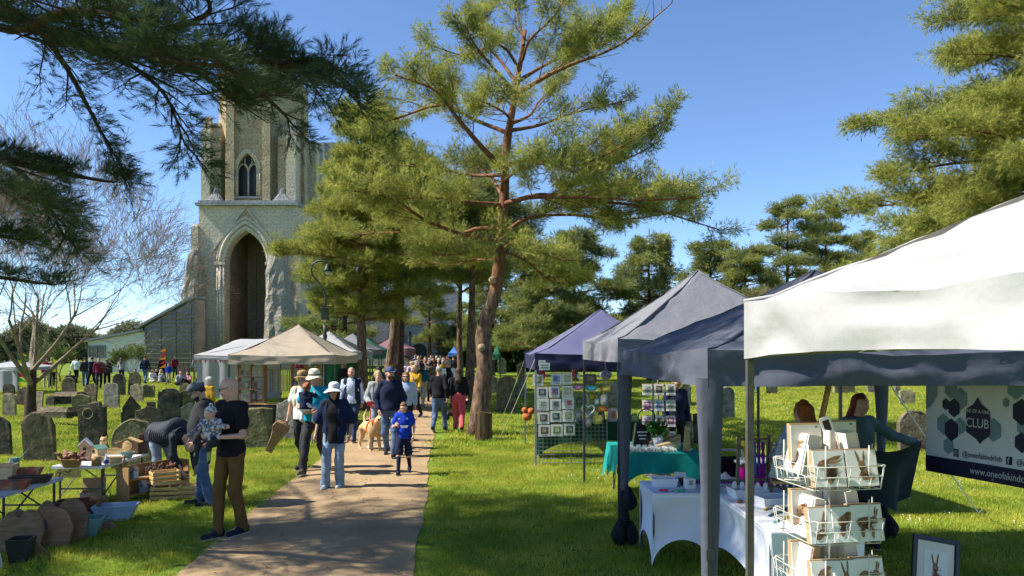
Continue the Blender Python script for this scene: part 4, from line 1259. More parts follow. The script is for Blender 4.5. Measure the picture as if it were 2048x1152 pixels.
# guy ropes of the navy and slate canopies
M_ROPE = mat('white_rope', (0.65, 0.64, 0.6), .8, .05)
for (p, q, lab) in (((.43, 14.1, 2.0), (X(998, GD(880)), GD(880), .0), 'white guy rope from the navy canopy pegged by the stump'), ((.3, 17, 2.0), (X(1000, GD(846)), GD(846), .0), 'white guy rope from the far leg of the navy canopy'),
                    ((4.38, 8.85, 1.9), (X(1960, GD(1030)), GD(1030), .0), 'white guy rope pegged in the grass below the hanging banner')):
    t = thing('guy_rope', lab, 'rope', q)
    v = Vector(p) - Vector(q)
    a = MB(); a.tube([(0, 0, 0), v * .5 + Vector((0, 0, -.02)), v], .009, 5); a.build('cord', M_ROPE, t)
    a = MB(); a.tube([(-.05, 0, -.05), (.0, 0, .05), (.03, 0, .06), (.05, 0, .02)], .008, 5); a.build('peg', M_STEEL, t)
# ------------------------------------------------------------------ lamp post
ld = 24.0
t = thing('street_lamp', 'green iron lamp post with swan neck and bell lantern', 'lamp post', (X(650, ld), ld, 0))
M_IRON = mat('green_iron', (0.03, 0.045, 0.035), .5, .2, 6)
zz = lambda py: Z(py, ld)
a = MB(); a.lathe([(.11, 0), (.11, .35), (.075, .45), (.07, 1.2), (.06, 1.25), (.055, zz(680)), (.075, zz(672)), (.05, zz(665)), (.06, zz(650))], 12); a.build('post', M_IRON, t, True)
a = MB(); a.box((0, 0, zz(628)), (.2, .2, .38)); a.box((0, 0, zz(613)), (.24, .24, .04)); a.build('junction_box', M_IRON, t)
xx = lambda px: X(px, ld) - X(650, ld)
a = MB(); a.tube(polyline([(0, 0, zz(615)), (0, 0, zz(590)), (xx(640), 0, zz(568)), (xx(624), 0, zz(548)), (xx(625), 0, zz(530)), (xx(638), 0, zz(522)), (xx(652), 0, zz(524)), (xx(655), 0, zz(530))], 24), .028, 8); a.build('swan_neck', M_IRON, t, True)
a = MB(); a.lathe([(.02, zz(527)), (.07, zz(531)), (.08, zz(536)), (.16, zz(541)), (.15, zz(543)), (.06, zz(543))], 14, (xx(655), 0, 0)); a.build('lantern_hood', M_IRON, t, True)
a = MB(); a.lathe([(.11, zz(543)), (.08, zz(548)), (.03, zz(550))], 12, (xx(655), 0, 0)); a.build('glass', mat('lamp_glass', (0.5, 0.48, 0.4), .2, .05), t, True)
for px, d, h in ((787, 38, 3.4), (820, 50, 3.0), (858, 75, 4.6)):
    t = thing('lamp_post', {787: 'plain green post in front of the dark leaning pine', 820: 'slim grey post at the maroon canopy corner', 858: 'distant dark lamp post before the porch'}[px], 'post', (X(px, d), d, 0))
    a = MB(); a.lathe([(.07, 0), (.06, .4), (.045, h), (.06, h + .03)], 8); a.build('post', M_IRON, t, True)
    a = MB(); a.lathe([(.05, h), (.1, h + .12), (.1, h + .3), (.02, h + .4)], 8); a.build('finial', M_IRON, t, True)

# ------------------------------------------------------------------ feather flags
def flagpole(px, d, y0, y1, cols, lab, side):
    t = thing('flag_banner', lab, 'flag', (X(px, d), d, 0))
    zt, zb = Z(y0, d), max(.2, Z(y1, d))
    a = MB(); a.tube([(0, 0, 0), (0, 0, zt + .05)], .02, 6); a.build('pole', M_STEELD, t)
    n = len(cols)
    for k, c in enumerate(cols):
        z0 = zt - (zt - zb) * k / n; z1 = zt - (zt - zb) * (k + 1) / n
        m = cloth('flag%d' % int(c[0] * 1000 + c[1] * 100), c)
        a = MB()
        pl = [(side * .02, -.006, z0), (side * .02, -.006, z1 + .02), (side * .42, -.006, (z0 + z1) / 2 - .12)]
        a.add(pl + [(x, .006, z) for x, _, z in pl], [(0, 1, 2), (3, 5, 4), (0, 3, 4, 1), (1, 4, 5, 2), (2, 5, 3, 0)])
        a.build('flag', m, t)
ye, gr, rd, og = (0.75, 0.6, 0.02), (0.02, 0.3, 0.05), (0.5, 0.03, 0.05), (0.75, 0.22, 0.01)
flagpole(36, 34, 702, 772, [ye, gr, ye, gr, ye, rd, gr, ye], 'yellow and green pennant flag behind the leafless trunk', 1)
flagpole(104, 40, 715, 745, [ye, ye], 'small yellow pennant flag right of the leafless tree', 1)
flagpole(332, 44, 696, 736, [og, rd, og, rd, og], 'orange and red pennant flag near the modern building', -1)
# ------------------------------------------------------------------ implicit-surface figures
def surfnet(Fv, org, h):
    nx, ny, nz_ = Fv.shape
    S = Fv < 0
    cnt = np.zeros((nx - 1, ny - 1, nz_ - 1), np.int8)
    for i in (0, 1):
        for j in (0, 1):
            for k in (0, 1):
                cnt += S[i:nx - 1 + i, j:ny - 1 + j, k:nz_ - 1 + k]
    act = (cnt > 0) & (cnt < 8)
    ijk = np.argwhere(act)
    if len(ijk) == 0: return np.zeros((0, 3)), np.zeros((0, 4), int)
    idx = np.full(act.shape, -1, np.int32); idx[act] = np.arange(len(ijk))
    acc = np.zeros((len(ijk), 3)); n = np.zeros(len(ijk))
    cs = [(i, j, k) for i in (0, 1) for j in (0, 1) for k in (0, 1)]
    val = {c: Fv[ijk[:, 0] + c[0], ijk[:, 1] + c[1], ijk[:, 2] + c[2]] for c in cs}
    for c in cs:
        for ax in range(3):
            if c[ax] == 0:
                e = list(c); e[ax] = 1; e = tuple(e)
                a, b = val[c], val[e]
                cr = (a < 0) != (b < 0)
                t = np.where(cr, a / (a - b + 1e-12), 0)
                p = np.zeros((len(ijk), 3)); p[:] = c; p[:, ax] = t
                acc += p * cr[:, None]; n += cr
    V = (ijk + acc / n[:, None]) * h + np.asarray(org)
    Q = []
    for ax in range(3):
        o = [0, 1, 2]; o.remove(ax); b, c = o
        sl0 = [slice(None)] * 3; sl1 = [slice(None)] * 3
        sl0[ax] = slice(0, -1); sl1[ax] = slice(1, None)
        A, B = S[tuple(sl0)], S[tuple(sl1)]
        e = np.argwhere(A != B)
        e = e[(e[:, b] > 0) & (e[:, c] > 0) & (e[:, b] < Fv.shape[b] - 1) & (e[:, c] < Fv.shape[c] - 1)]
        if len(e) == 0: continue
        ins = A[e[:, 0], e[:, 1], e[:, 2]]
        q = []
        for db, dc in ((-1, -1), (0, -1), (0, 0), (-1, 0)):
            f = e.copy(); f[:, b] += db; f[:, c] += dc
            q.append(idx[f[:, 0], f[:, 1], f[:, 2]])
        q = np.stack(q, 1)
        flip = ins if ax != 1 else ~ins
        q[~flip] = q[~flip][:, ::-1]
        Q.append(q)
    return V, np.concatenate(Q)

def cap(a, b, ra, rb=None, sy=1.0, k=.03, ax=1):
    return ('c', np.array(a, float), np.array(b, float), ra, ra if rb is None else rb, sy, k, ax)
def ell(c, r, k=.03, R=None):
    return ('e', np.array(c, float), np.array(r, float), k, R)

def sdf(prims, P, infl=0.0):
    D = None
    for p in prims:
        if p[0] == 'c':
            _, a, b, ra, rb, sy, k, ax = p
            ba = b - a; pa = P - a
            L2 = (ba * ba).sum() + 1e-12
            t = np.clip((pa @ ba) / L2, 0, 1)
            q = pa - t[..., None] * ba
            if sy != 1.0:
                q = q.copy(); q[..., ax] /= sy
            d = np.sqrt((q * q).sum(-1)) - (ra + (rb - ra) * t) - infl
            if sy < 1: d = d * (.5 + .5 * sy)
        else:
            _, c, r, k, R = p
            q = P - c
            if R is not None: q = q @ R
            rr = r + infl
            k0 = np.sqrt(((q / rr) ** 2).sum(-1)); k1 = np.sqrt(((q / (rr * rr)) ** 2).sum(-1)) + 1e-9
            d = k0 * (k0 - 1) / k1
        if D is None: D = d
        else:
            hh = np.clip(.5 + .5 * (D - d) / k, 0, 1)
            D = D * (1 - hh) + d * hh - k * hh * (1 - hh)
    return D

def bounds(prims, m):
    lo, hi = np.full(3, 9e9), np.full(3, -9e9)
    for p in prims:
        if p[0] == 'c':
            r = max(p[3], p[4]) * max(1, p[5])
            for q in (p[1], p[2]): lo = np.minimum(lo, q - r); hi = np.maximum(hi, q + r)
        else:
            r = p[2].max(); lo = np.minimum(lo, p[1] - r); hi = np.maximum(hi, p[1] + r)
    return lo - m, hi + m

def field_mesh(prims, h, infl=0.0, cut=None, wr=0.0, seed=0, wfreq=1.0):
    """prims -> (V, quads). cut(P) returns a distance that must stay negative; wr: fold depth"""
    lo, hi = bounds(prims, infl + wr + 2.5 * h)
    ax = [np.arange(lo[i], hi[i] + h, h) for i in range(3)]
    P = np.stack(np.meshgrid(*ax, indexing='ij'), -1)
    Dv = sdf(prims, P, infl)
    if wr:
        r = np.random.default_rng(seed)
        s = np.zeros(Dv.shape)
        for k in range(5):
            w_ = r.normal(size=3) * np.array([22, 22, 15]) * wfreq
            ph = r.random() * 6
            s += np.sin(P @ w_ + ph + 1.6 * np.sin(P @ (r.normal(size=3) * 9) + ph))
        Dv = Dv + wr * s / 3
    if cut is not None: Dv = np.maximum(Dv, cut(P))
    return surfnet(Dv, lo, h)

def vmesh(name, parts, mats_, smooth=True):
    """parts: list of (V, quads, material index)"""
    Vs, Fs, Ms, b = [], [], [], 0
    for V, Q, mi in parts:
        if len(Q) == 0: continue
        Vs.append(V); Fs.append(Q + b); Ms.append(np.full(len(Q), mi)); b += len(V)
    me = np_mesh(name, np.concatenate(Vs), np.concatenate(Fs), 4, mats_, smooth)
    mm = np.concatenate(Ms).astype(np.int32)
    if len(me.polygons) == len(mm): me.polygons.foreach_set('material_index', mm)
    return me

SKIN = {'fair': mat('skin_fair', (0.56, 0.33, 0.24), .55, .12, 12), 'pink': mat('skin_pink', (0.52, 0.28, 0.2), .55, .12, 12), 'tan': mat('skin_tan', (0.42, 0.24, 0.16), .55, .12, 12)}
def hairm(n, c): return mat('hair_' + n, c, .6, .45, 30, .8, 70, .3, stretch=(1, 1, .3))
HAIR = {'brown': hairm('brown', (0.07, 0.035, 0.02)), 'dark': hairm('dark', (0.022, 0.015, 0.012)), 'grey': hairm('grey', (0.32, 0.3, 0.27)), 'white': hairm('white', (0.62, 0.59, 0.52)),
        'blonde': hairm('blonde', (0.42, 0.29, 0.14)), 'ginger': hairm('ginger', (0.28, 0.085, 0.025)), 'fairbrown': hairm('fairbrown', (0.17, 0.09, 0.045)), 'auburn': hairm('auburn', (0.2, 0.045, 0.02))}
M_DARK = mat('dark_plastic', (0.012, 0.012, 0.014), .3, .1, 5, spec=.5)
M_LIP = mat('lip', (0.35, 0.12, 0.1), .5, .1)
M_EYE = mat('eye_dark', (0.03, 0.022, 0.02), .3, .1)
M_RUBBER = mat('sole', (0.55, 0.54, 0.5), .8, .1)

STAND = dict(hipL=(.09, 0, .92), kneeL=(.105, -.02, .5), ankL=(.11, .02, .085), hipR=(-.09, 0, .92), kneeR=(-.105, -.02, .5), ankR=(-.11, .02, .085),
             shL=(.163, .01, 1.43), elL=(.232, .03, 1.15), haL=(.24, -.05, .9), shR=(-.163, .01, 1.43), elR=(-.232, .03, 1.15), haR=(-.24, -.05, .9),
             pel=(0, 0, .97), chest=(0, -.005, 1.28), neck=(0, .01, 1.47), head=(0, -.025, 1.635))
WALK = dict(STAND, kneeL=(.1, -.17, .52), ankL=(.1, -.26, .11), kneeR=(-.1, .03, .48), ankR=(-.1, .27, .16), elL=(.23, .1, 1.17), haL=(.23, .08, .92), elR=(-.23, -.02, 1.16), haR=(-.24, -.2, .95))
WALK2 = dict(STAND, kneeR=(-.1, -.17, .52), ankR=(-.1, -.26, .11), kneeL=(.1, .03, .48), ankL=(.1, .27, .16), elR=(-.23, .1, 1.17), haR=(-.23, .08, .92), elL=(.23, -.02, 1.16), haL=(.24, -.2, .95))
SIT = dict(STAND, pel=(0, .05, .14), hipL=(.1, 0, .13), hipR=(-.1, 0, .13), kneeL=(.2, -.42, .4), kneeR=(-.22, -.38, .16), ankL=(.12, -.62, .08), ankR=(.05, -.5, .07), chest=(0, .02, .44), neck=(0, -.01, .63), head=(0, -.04, .79),
           shL=(.18, .0, .59), shR=(-.18, 0, .59), elL=(.27, -.1, .38), haL=(.2, -.32, .42), elR=(-.27, -.05, .36), haR=(-.18, -.3, .25))

def hand_prims(wrist, tip_dir, palm_n, side_dir, s=1.0, curl=.5, mirror=1):
    """palm plus five curled fingers; side_dir points to the thumb side"""
    w = np.array(wrist); d = np.array(tip_dir, float); d /= np.linalg.norm(d)
    n = np.array(palm_n, float); n -= d * (n @ d); n /= np.linalg.norm(n) + 1e-9
    sd = np.cross(n, d); sd *= np.sign(sd @ np.array(side_dir, float)) or 1
    pr = [cap(w - d * .03, w + d * .02, .024 * s, .027 * s, 1, .02), cap(w + d * .02 * s + sd * .018 * s, w + d * .085 * s + sd * .024 * s, .017 * s, .014 * s, 1, .015), cap(w + d * .02 * s - sd * .018 * s, w + d * .08 * s - sd * .024 * s, .017 * s, .014 * s, 1, .015),
          cap(w + d * .02 * s, w + d * .085 * s, .018 * s, .015 * s, 1, .012)]
    for k, (o, L) in enumerate(((.03, .07), (.01, .08), (-.01, .075), (-.03, .058))):
        a = w + d * .085 * s + sd * o * s
        b = a + (d * math.cos(curl) + n * math.sin(curl)) * L * .5 * s
        c = b + (d * math.cos(curl * 2.2) + n * math.sin(curl * 2.2)) * L * .5 * s
        pr += [cap(a, b, .0095 * s, .009 * s, 1, .004), cap(b, c, .009 * s, .007 * s, 1, .004)]
    a = w + d * .025 * s + sd * .032 * s
    b = a + (d * .6 + sd * .6 + n * .25) * .045 * s
    c = b + (d * .9 + sd * .1 + n * .3) * .035 * s
    pr += [cap(a, b, .013 * s, .011 * s, 1, .008), cap(b, c, .011 * s, .008 * s, 1, .004)]
    return pr

def head_prims(R, c, s=1.0, child=False):
    """R columns: left(x), back(y), up(z) of the head"""
    g = lambda x, y, z: c + R @ (np.array([x, y, z]) * s)
    ch = .9 if child else 1
    pr = [ell(g(0, .012, .03), np.array([.074, .095, .092]) * s, .02, R), ell(g(0, -.03, -.03), np.array([.06, .065, .085 * ch]) * s, .03, R), ell(g(0, -.055, -.085 * ch), np.array([.032, .03, .026]) * s, .03, R),
          cap(g(0, -.088, .01), g(0, -.105, -.028), .009 * s, .013 * s, 1, .012), ell(g(.035, -.07, -.03), np.array([.024, .02, .024]) * s, .03, R), ell(g(-.035, -.07, -.03), np.array([.024, .02, .024]) * s, .03, R),
          cap(g(.045, -.078, .028), g(-.045, -.078, .028), .012 * s, None, 1, .02), cap(g(-.018, -.088, -.058), g(.018, -.088, -.058), .008 * s, None, 1, .012),
          ell(g(.075, .015, -.005), np.array([.01, .02, .032]) * s, .008, R), ell(g(-.075, .015, -.005), np.array([.01, .02, .032]) * s, .008, R)]
    return pr, g

def person(label, loc, rz, H, pose, top, legs, shoes, skin='fair', hair=('short', 'brown'), hat=None, head_yaw=0.0, head_pitch=0.0, h=.018, fat=1.0, group=None, sleeve='long', legw=1.0, extras=None, shorts=False, hood=None, name='person', seed=0, child=False, glasses=None, beard=None, open_top=None, hands=True, skirt=None, belly=0.0, vest=None, top_hem=.86, curl=.6, tuck=False, flare=1.0, socks=None):
    """builds one figure facing local -y, standing at loc; returns the Empty"""
    s = H / 1.75
    p = {k: np.array(v, float) * s for k, v in pose.items()}
    t = thing(name, label, 'person', loc, rz, group)
    hs = 1.0 * s * (1.28 if child else 1.0)
    cy, sy_ = math.cos(head_yaw), math.sin(head_yaw); cp, sp_ = math.cos(-head_pitch), math.sin(-head_pitch)
    Rz = np.array([[cy, -sy_, 0], [sy_, cy, 0], [0, 0, 1]]); Rx = np.array([[1, 0, 0], [0, cp, -sp_], [0, sp_, cp]])
    R = Rz @ Rx
    hc = p['head']
    hp, g = head_prims(R, hc, hs, child)
    f = fat
    arm = lambda S_, r: [cap(p['sh' + S_], p['el' + S_], .048 * s * r * (.5 + .5 * f), .038 * s * r, 1, .02), cap(p['el' + S_], p['ha' + S_], .038 * s * r, .025 * s * r, 1, .02)]
    leg = lambda S_, r: [cap(p['hip' + S_], p['knee' + S_], .083 * s * r * (.6 + .4 * f), .054 * s * r, 1, .02), cap(p['knee' + S_], p['ank' + S_], .052 * s * r, .036 * s * r, 1, .02)]
    torso = [cap(p['pel'], p['chest'], .155 * s * f, .165 * s * f, .66 + belly * .5, .05), cap(p['chest'], p['chest'] * .25 + p['neck'] * .75, .165 * s * f, .1 * s, .62, .05),
             cap(p['shL'], p['shR'], .056 * s, None, 1, .05), cap((p['hipL'] + p['pel']) / 2, (p['hipR'] + p['pel']) / 2, .105 * s * f, None, .95, .05)]
    if belly: torso.append(ell(p['pel'] * .55 + p['chest'] * .45 + np.array([0, -.05 * s, 0]), np.array([.15, .13, .16]) * s * (1 + belly), .06))
    neck = [cap(p['neck'] - (p['neck'] - p['chest']) * .12, p['head'] + R @ np.array([0, .03, -.05]) * hs, .056 * s, .052 * s, 1, .03)]
    thin = [p_[:3] + (p_[3] * .86, p_[4] * .86) + p_[5:] if p_[0] == 'c' else ('e', p_[1], p_[2] * .8, p_[3], p_[4]) for p_ in torso]
    lk = 1 if shorts else .84
    body = thin + neck + arm('L', .92) + arm('R', .92) + leg('L', lk) + leg('R', lk)
    hb = max(h, .02)
    parts = [(*field_mesh(body, hb), 0), (*field_mesh(hp + neck, h * .55), 0)]
    if hands:
        for S_, m in (('L', 1), ('R', -1)):
            d = p['ha' + S_] - p['el' + S_]
            inw = np.array([-m, 0, 0]) * 1.0 + np.array([0, .15, 0])
            pn = p.get('palm' + S_, inw * 10) if 'palm' + S_ in p else inw
            sd = np.array([0, -1, .3])
            hpz = hand_prims(p['ha' + S_], d, pn, sd, s, curl)
            parts.append((*field_mesh(hpz, .0058 if h < .02 else .009), 0))
    link('body', vmesh('body', parts, [SKIN[skin]]), t)
    # face
    if not hat or hat[0] != 'hidden':
        e = MB()
        for sx in (-1, 1):
            e.sphere(tuple(g(sx * .031, -.079, .012)), (.011 * hs, .006 * hs, .0065 * hs), 8, 5)
        e.build('eyes', M_EYE, t, True)
        e = MB(); e.sphere(tuple(g(0, -.094, -.058)), (.02 * hs, .007 * hs, .006 * hs), 8, 5); e.build('mouth', M_LIP, t, True)
    # hair
    st, hcname = hair
    if st != 'bald':
        HM = HAIR[hcname]
        front = lambda P: ((P - hc) @ R)
        if st == 'short':
            pr = [ell(g(0, .018, .04), np.array([.082, .1, .095]) * hs, .02, R)]
            cut = lambda P: np.maximum(.018 * hs - (front(P)[..., 2] + .8 * front(P)[..., 1]), -.06 * hs - front(P)[..., 2])
            wr = .006
        elif st == 'bob':
            pr = [ell(g(0, .02, .03), np.array([.098, .105, .105]) * hs, .03, R), ell(g(.062, .01, -.05), np.array([.036, .07, .095]) * hs, .03, R), ell(g(-.062, .01, -.05), np.array([.036, .07, .095]) * hs, .03, R), ell(g(0, .05, -.05), np.array([.08, .05, .1]) * hs, .03, R)]
            cut = lambda P: np.minimum(-(front(P)[..., 1] + .045 * hs), -(front(P)[..., 2] - .055 * hs)); wr = .004
        elif st == 'long':
            pr = [ell(g(0, .02, .03), np.array([.09, .105, .105]) * hs, .03, R), cap(g(0, .06, 0), p['neck'] + np.array([0, .1 * s, -.06 * s]), .085 * hs, .09 * s, .65, .04)]
            cut = lambda P: np.minimum(-(front(P)[..., 1] + .04 * hs), -(front(P)[..., 2] - .06 * hs)); wr = .007
        elif st == 'bun':
            pr = [ell(g(0, .02, .035), np.array([.083, .102, .1]) * hs, .03, R), ell(g(0, .09, .075), np.array([.05, .045, .045]) * hs, .02, R)]
            cut = lambda P: np.minimum(-(front(P)[..., 1] + .035 * hs), -(front(P)[..., 2] - .055 * hs)); wr = .006
        elif st == 'fringe':      # bald crown
            pr = [ell(g(0, .025, 0), np.array([.083, .1, .075]) * hs, .03, R)]
            cut = lambda P: np.maximum(-(front(P)[..., 1] - .015 * hs), front(P)[..., 2] - .03 * hs); wr = .004
        else:      # curly
            pr = [ell(g(0, .02, .045), np.array([.105, .115, .11]) * hs, .03, R), ell(g(0, .05, -.01), np.array([.1, .075, .1]) * hs, .03, R)]
            cut = lambda P: np.minimum(-(front(P)[..., 1] + .04 * hs), -(front(P)[..., 2] - .055 * hs)); wr = .014
        V, Q = field_mesh(pr, h * .6, cut=cut, wr=wr, seed=seed + 5, wfreq=2.2)
        link('hair', vmesh('hair', [(V, Q, 0)], [HM]), t)
    if beard:
        V, Q = field_mesh([ell(g(0, -.038, -.055), np.array([.0625, .062, .066]) * hs, .02, R)], h * .6, cut=lambda P: np.maximum(((P - hc) @ R)[..., 2] + .032 * hs, ((P - hc) @ R)[..., 1] - .0), wr=.004, seed=3, wfreq=2)
        link('beard', vmesh('beard', [(V, Q, 0)], [HAIR[beard]]), t)
    if glasses:
        e = MB()
        for sx in (-1, 1):
            if glasses == 'sun': e.sphere(tuple(g(sx * .034, -.094, .012)), (.028 * hs, .008 * hs, .02 * hs), 10, 6)
            else: e.tube([tuple(g(sx * .034 + .024 * math.cos(q), -.097, .012 + .018 * math.sin(q))) for q in np.linspace(0, 6.28, 11)], .0028 * hs, 4)
            e.tube([tuple(g(sx * .062, -.09, .016)), tuple(g(sx * .08, .01, .012))], .003 * hs, 4)
        e.tube([tuple(g(-.012, -.102, .016)), tuple(g(.012, -.102, .016))], .003 * hs, 4)
        e.build('glasses', M_DARK, t, True)
    # hats
    if hat:
        kind, hm = hat[0], hat[1]
        pieces = []
        if kind in ('cap', 'flatcap', 'beanie'):
            r = {'cap': [.088, .105, .1], 'flatcap': [.1, .125, .075], 'beanie': [.092, .11, .105]}[kind]
            zc = {'cap': .045, 'flatcap': .085, 'beanie': .035}[kind]
            pr = [ell(g(0, .008, zc), np.array(r) * hs, .02, R)]
            lim = {'cap': .045, 'flatcap': .045, 'beanie': .02}[kind]
            V, Q = field_mesh(pr, h * .6, cut=lambda P: -(((P - hc) @ R)[..., 2] - lim * hs), wr=.003, seed=2)
            ho = link('hat', vmesh('hat', [(V, Q, 0)], [hm]), t)
            if kind != 'beanie':
                b = MB(); L = .17 if kind == 'cap' else .13
                top_ = []
                for z_, k in ((.046, 0), (.058, 1)):
                    for a_ in np.linspace(-1.15, 1.15, 9):
                        top_.append(tuple(g(.082 * math.sin(a_), -.06 - (L - .06) * math.cos(a_), z_ - .02 * math.cos(a_))))
                    for a_ in np.linspace(1.15, -1.15, 9):
                        top_.append(tuple(g(.08 * math.sin(a_), -.055 * math.cos(a_), z_)))
                n = 18
                b.add(top_, [tuple(range(n)), tuple(range(2 * n - 1, n - 1, -1))] + [(i, (i + 1) % n, n + (i + 1) % n, n + i) for i in range(n)])
                b.build('peak', hm, ho, True)
            else:
                b = MB(); b.sphere(tuple(g(0, .01, .155)), .035 * hs, 10, 7); b.build('bobble', hm, ho, True)
                b = MB(); b.tube([tuple(g(.09 * math.sin(q), .008 + .108 * math.cos(q), .03)) for q in np.linspace(0, 6.28, 18)], .014 * hs, 6); b.build('cuff', hm, ho, True)
        else:
            brim = {'brim': .175, 'sunhat': .19, 'bucket': .15}[kind]
            b = MB()
            def hatfn(u, v):
                a_ = 2 * math.pi * u
                if v < .5:
                    k = v / .5; r_ = (.1) * math.sin(min(k * 1.25, 1) * math.pi / 2) ; z_ = .165 - .115 * k ** 2.2
                else:
                    k = (v - .5) / .5; r_ = .1 + (brim - .1) * k; z_ = .05 - .03 * k ** 1.5 + (.018 * k * math.cos(2 * a_ + .6)) - (.025 * k if kind != 'brim' else 0)
                return tuple(g(r_ * math.sin(a_) * .92, .008 + r_ * math.cos(a_) * 1.08, z_ + .01))
            b.grid(hatfn, 28, 16)
            b.grid(lambda u, v: tuple(np.array(hatfn(u, v)) - R @ np.array([0, 0, .006 * hs])), 28, 16, flip=True)
            ho = b.build('hat', hm, t, True)
            if len(hat) > 2:
                b = MB(); b.tube([tuple(g(.1 * math.sin(q), .008 + .112 * math.cos(q), .066)) for q in np.linspace(0, 6.28, 22)], .013 * hs, 6); b.build('band', hat[2], ho, True)
    # trousers
    hem_z = .09 * s
    if legs is not None:
        lw = legw
        def legg(S_):
            k = p['knee' + S_]; an = p['ank' + S_]
            if shorts: k2 = p['hip' + S_] * .12 + k * .88; return [cap(p['hip' + S_], k2, .1 * s * lw, .098 * s * lw, 1, .02)]
            dn = an + (an - k) / np.linalg.norm(an - k) * .02 * s
            return [cap(p['hip' + S_], k, .093 * s * lw * (.6 + .4 * f), .068 * s * lw, 1, .025), cap(k, dn, .068 * s * lw, .055 * s * lw * flare, 1, .03)]
        pr = [cap((p['hipL'] + p['pel']) / 2 + [0, 0, .02 * s], (p['hipR'] + p['pel']) / 2 + [0, 0, .02 * s], .116 * s * f, None, .95, .05), cap(p['pel'], p['pel'] * .72 + p['chest'] * .28, .15 * s * f, .15 * s * f, .72 + belly * .4, .04)] + legg('L') + legg('R')
        V, Q = field_mesh(pr, h, wr=.009, seed=seed + 1, wfreq=.9)
        link('shorts' if shorts else 'trousers', vmesh('trousers', [(V, Q, 0)], [legs]), t)
    # top
    if top is not None:
        upv = p['neck'] - p['pel']; upv /= np.linalg.norm(upv)
        nk = p['neck'] + upv * .0
        tp = torso[:3] + ([torso[4]] if belly else [])
        lowp = p['pel'] + upv * .03 * s
        if not tuck:
            lowp = p['pel'] - upv * (.92 - top_hem) * 1.0 * s
            tp = tp + [cap(p['pel'], lowp - upv * .12 * s, .158 * s * f, .17 * s * f, .8 + belly * .3, .04)]
        for S_ in ('L', 'R'):
            if sleeve == 'long': tp = tp + [cap(p['sh' + S_], p['el' + S_], .058 * s * (.5 + .5 * f), .047 * s, 1, .03), cap(p['el' + S_], p['ha' + S_] * .93 + p['el' + S_] * .07, .047 * s, .036 * s, 1, .025)]
            elif sleeve == 'short': tp = tp + [cap(p['sh' + S_], p['sh' + S_] * .4 + p['el' + S_] * .6, .06 * s, .063 * s, 1, .03)]
            elif sleeve == 'wide': tp = tp + [cap(p['sh' + S_], p['el' + S_] * .9 + p['sh' + S_] * .1, .056 * s, .072 * s, 1, .03)]
        armz = (lambda P: np.where(np.abs((P - p['pel'])[..., 0]) < .23 * s * max(f, 1), -((P - lowp) @ upv), -1.0)) if abs(upv[2]) > .8 else (lambda P: -((P - lowp) @ upv))
        cutn = lambda P: np.maximum(((P - nk) @ upv) - .035 * s, armz(P))
        V, Q = field_mesh(tp, h, infl=.012 * s, cut=cutn, wr=.008, seed=seed + 2, wfreq=.9)
        if open_top is not None:       # cardigan or gilet hanging open over a shirt
            link('shirt', vmesh('shirt', [(V, Q, 0)], [top]), t)
            V, Q = field_mesh(tp if not vest else torso[:3] + [cap(p['pel'], p['pel'] - upv * .08 * s, .155 * s * f, .16 * s * f, .75, .04)], h, infl=.022 * s, cut=lambda P: np.maximum(cutn(P) - .01 * s, np.minimum(.09 * s - np.abs(P[..., 0] - p['chest'][0]), .02 * s - (P[..., 1] - p['chest'][1]) - .06 * s)), wr=.008, seed=seed + 3)
            link('open_jacket', vmesh('open_jacket', [(V, Q, 0)], [open_top]), t)
        else:
            link('top', vmesh('top', [(V, Q, 0)], [top]), t)
        if hood is not None:
            hq = p['neck'] + np.array([0, .07 * s, .0])
            V, Q = field_mesh([cap(hq + [-.07 * s, -.03 * s, .02 * s], hq + [0, .03 * s, -.02 * s], .045 * s, .055 * s, 1, .03), cap(hq + [.07 * s, -.03 * s, .02 * s], hq + [0, .03 * s, -.02 * s], .045 * s, .055 * s, 1, .03)], h, wr=.006, seed=4)
            link('hood', vmesh('hood', [(V, Q, 0)], [hood]), t)
    # socks and shoes
    for S_ in ('L', 'R'):
        an, kn = p['ank' + S_], p['knee' + S_]
        fw = np.array([0, -1, 0]) if 'foot' + S_ not in p else p['foot' + S_] / np.linalg.norm(p['foot' + S_])
        if socks is not None:
            V, Q = field_mesh([cap(an, an * .2 + kn * .8, .042 * s, .055 * s, 1, .02)], h * .8)
            link('sock', vmesh('sock', [(V, Q, 0)], [socks]), t)
        if shoes is None: continue
        lift = an[2] - .085 * s
        tilt = np.array([0, 0, -.55 * min(max(lift, 0) / (.12 * s), 1)]) if fw[1] < 0 and an[1] > 0 else np.array([0, 0, .35 * min(max(lift, 0) / (.12 * s), 1)])
        dr_ = fw + tilt; dr_ /= np.linalg.norm(dr_)
        heel = an + np.array([0, 0, -.045 * s]) - fw * .035 * s
        toe = heel + dr_ * .215 * s
        V, Q = field_mesh([cap(heel, toe, .04 * s, .034 * s, 1, .03), cap(heel + [0, 0, .03 * s], heel + dr_ * .08 * s + [0, 0, .02 * s], .043 * s, .04 * s, 1, .03)], h * .7)
        so_ = link('shoe', vmesh('shoe', [(V, Q, 0)], [shoes]), t)
        b = MB(); b.bar(tuple(heel - dr_ * .025 * s + [0, 0, -.034 * s]), tuple(toe + dr_ * .02 * s + [0, 0, -.026 * s]), .068 * s, .014 * s); b.build('sole', M_RUBBER, so_)
    t['_H'] = H
    return t

def P_at(px, py):
    d = GD(py); return (X(px, d), d, 0)

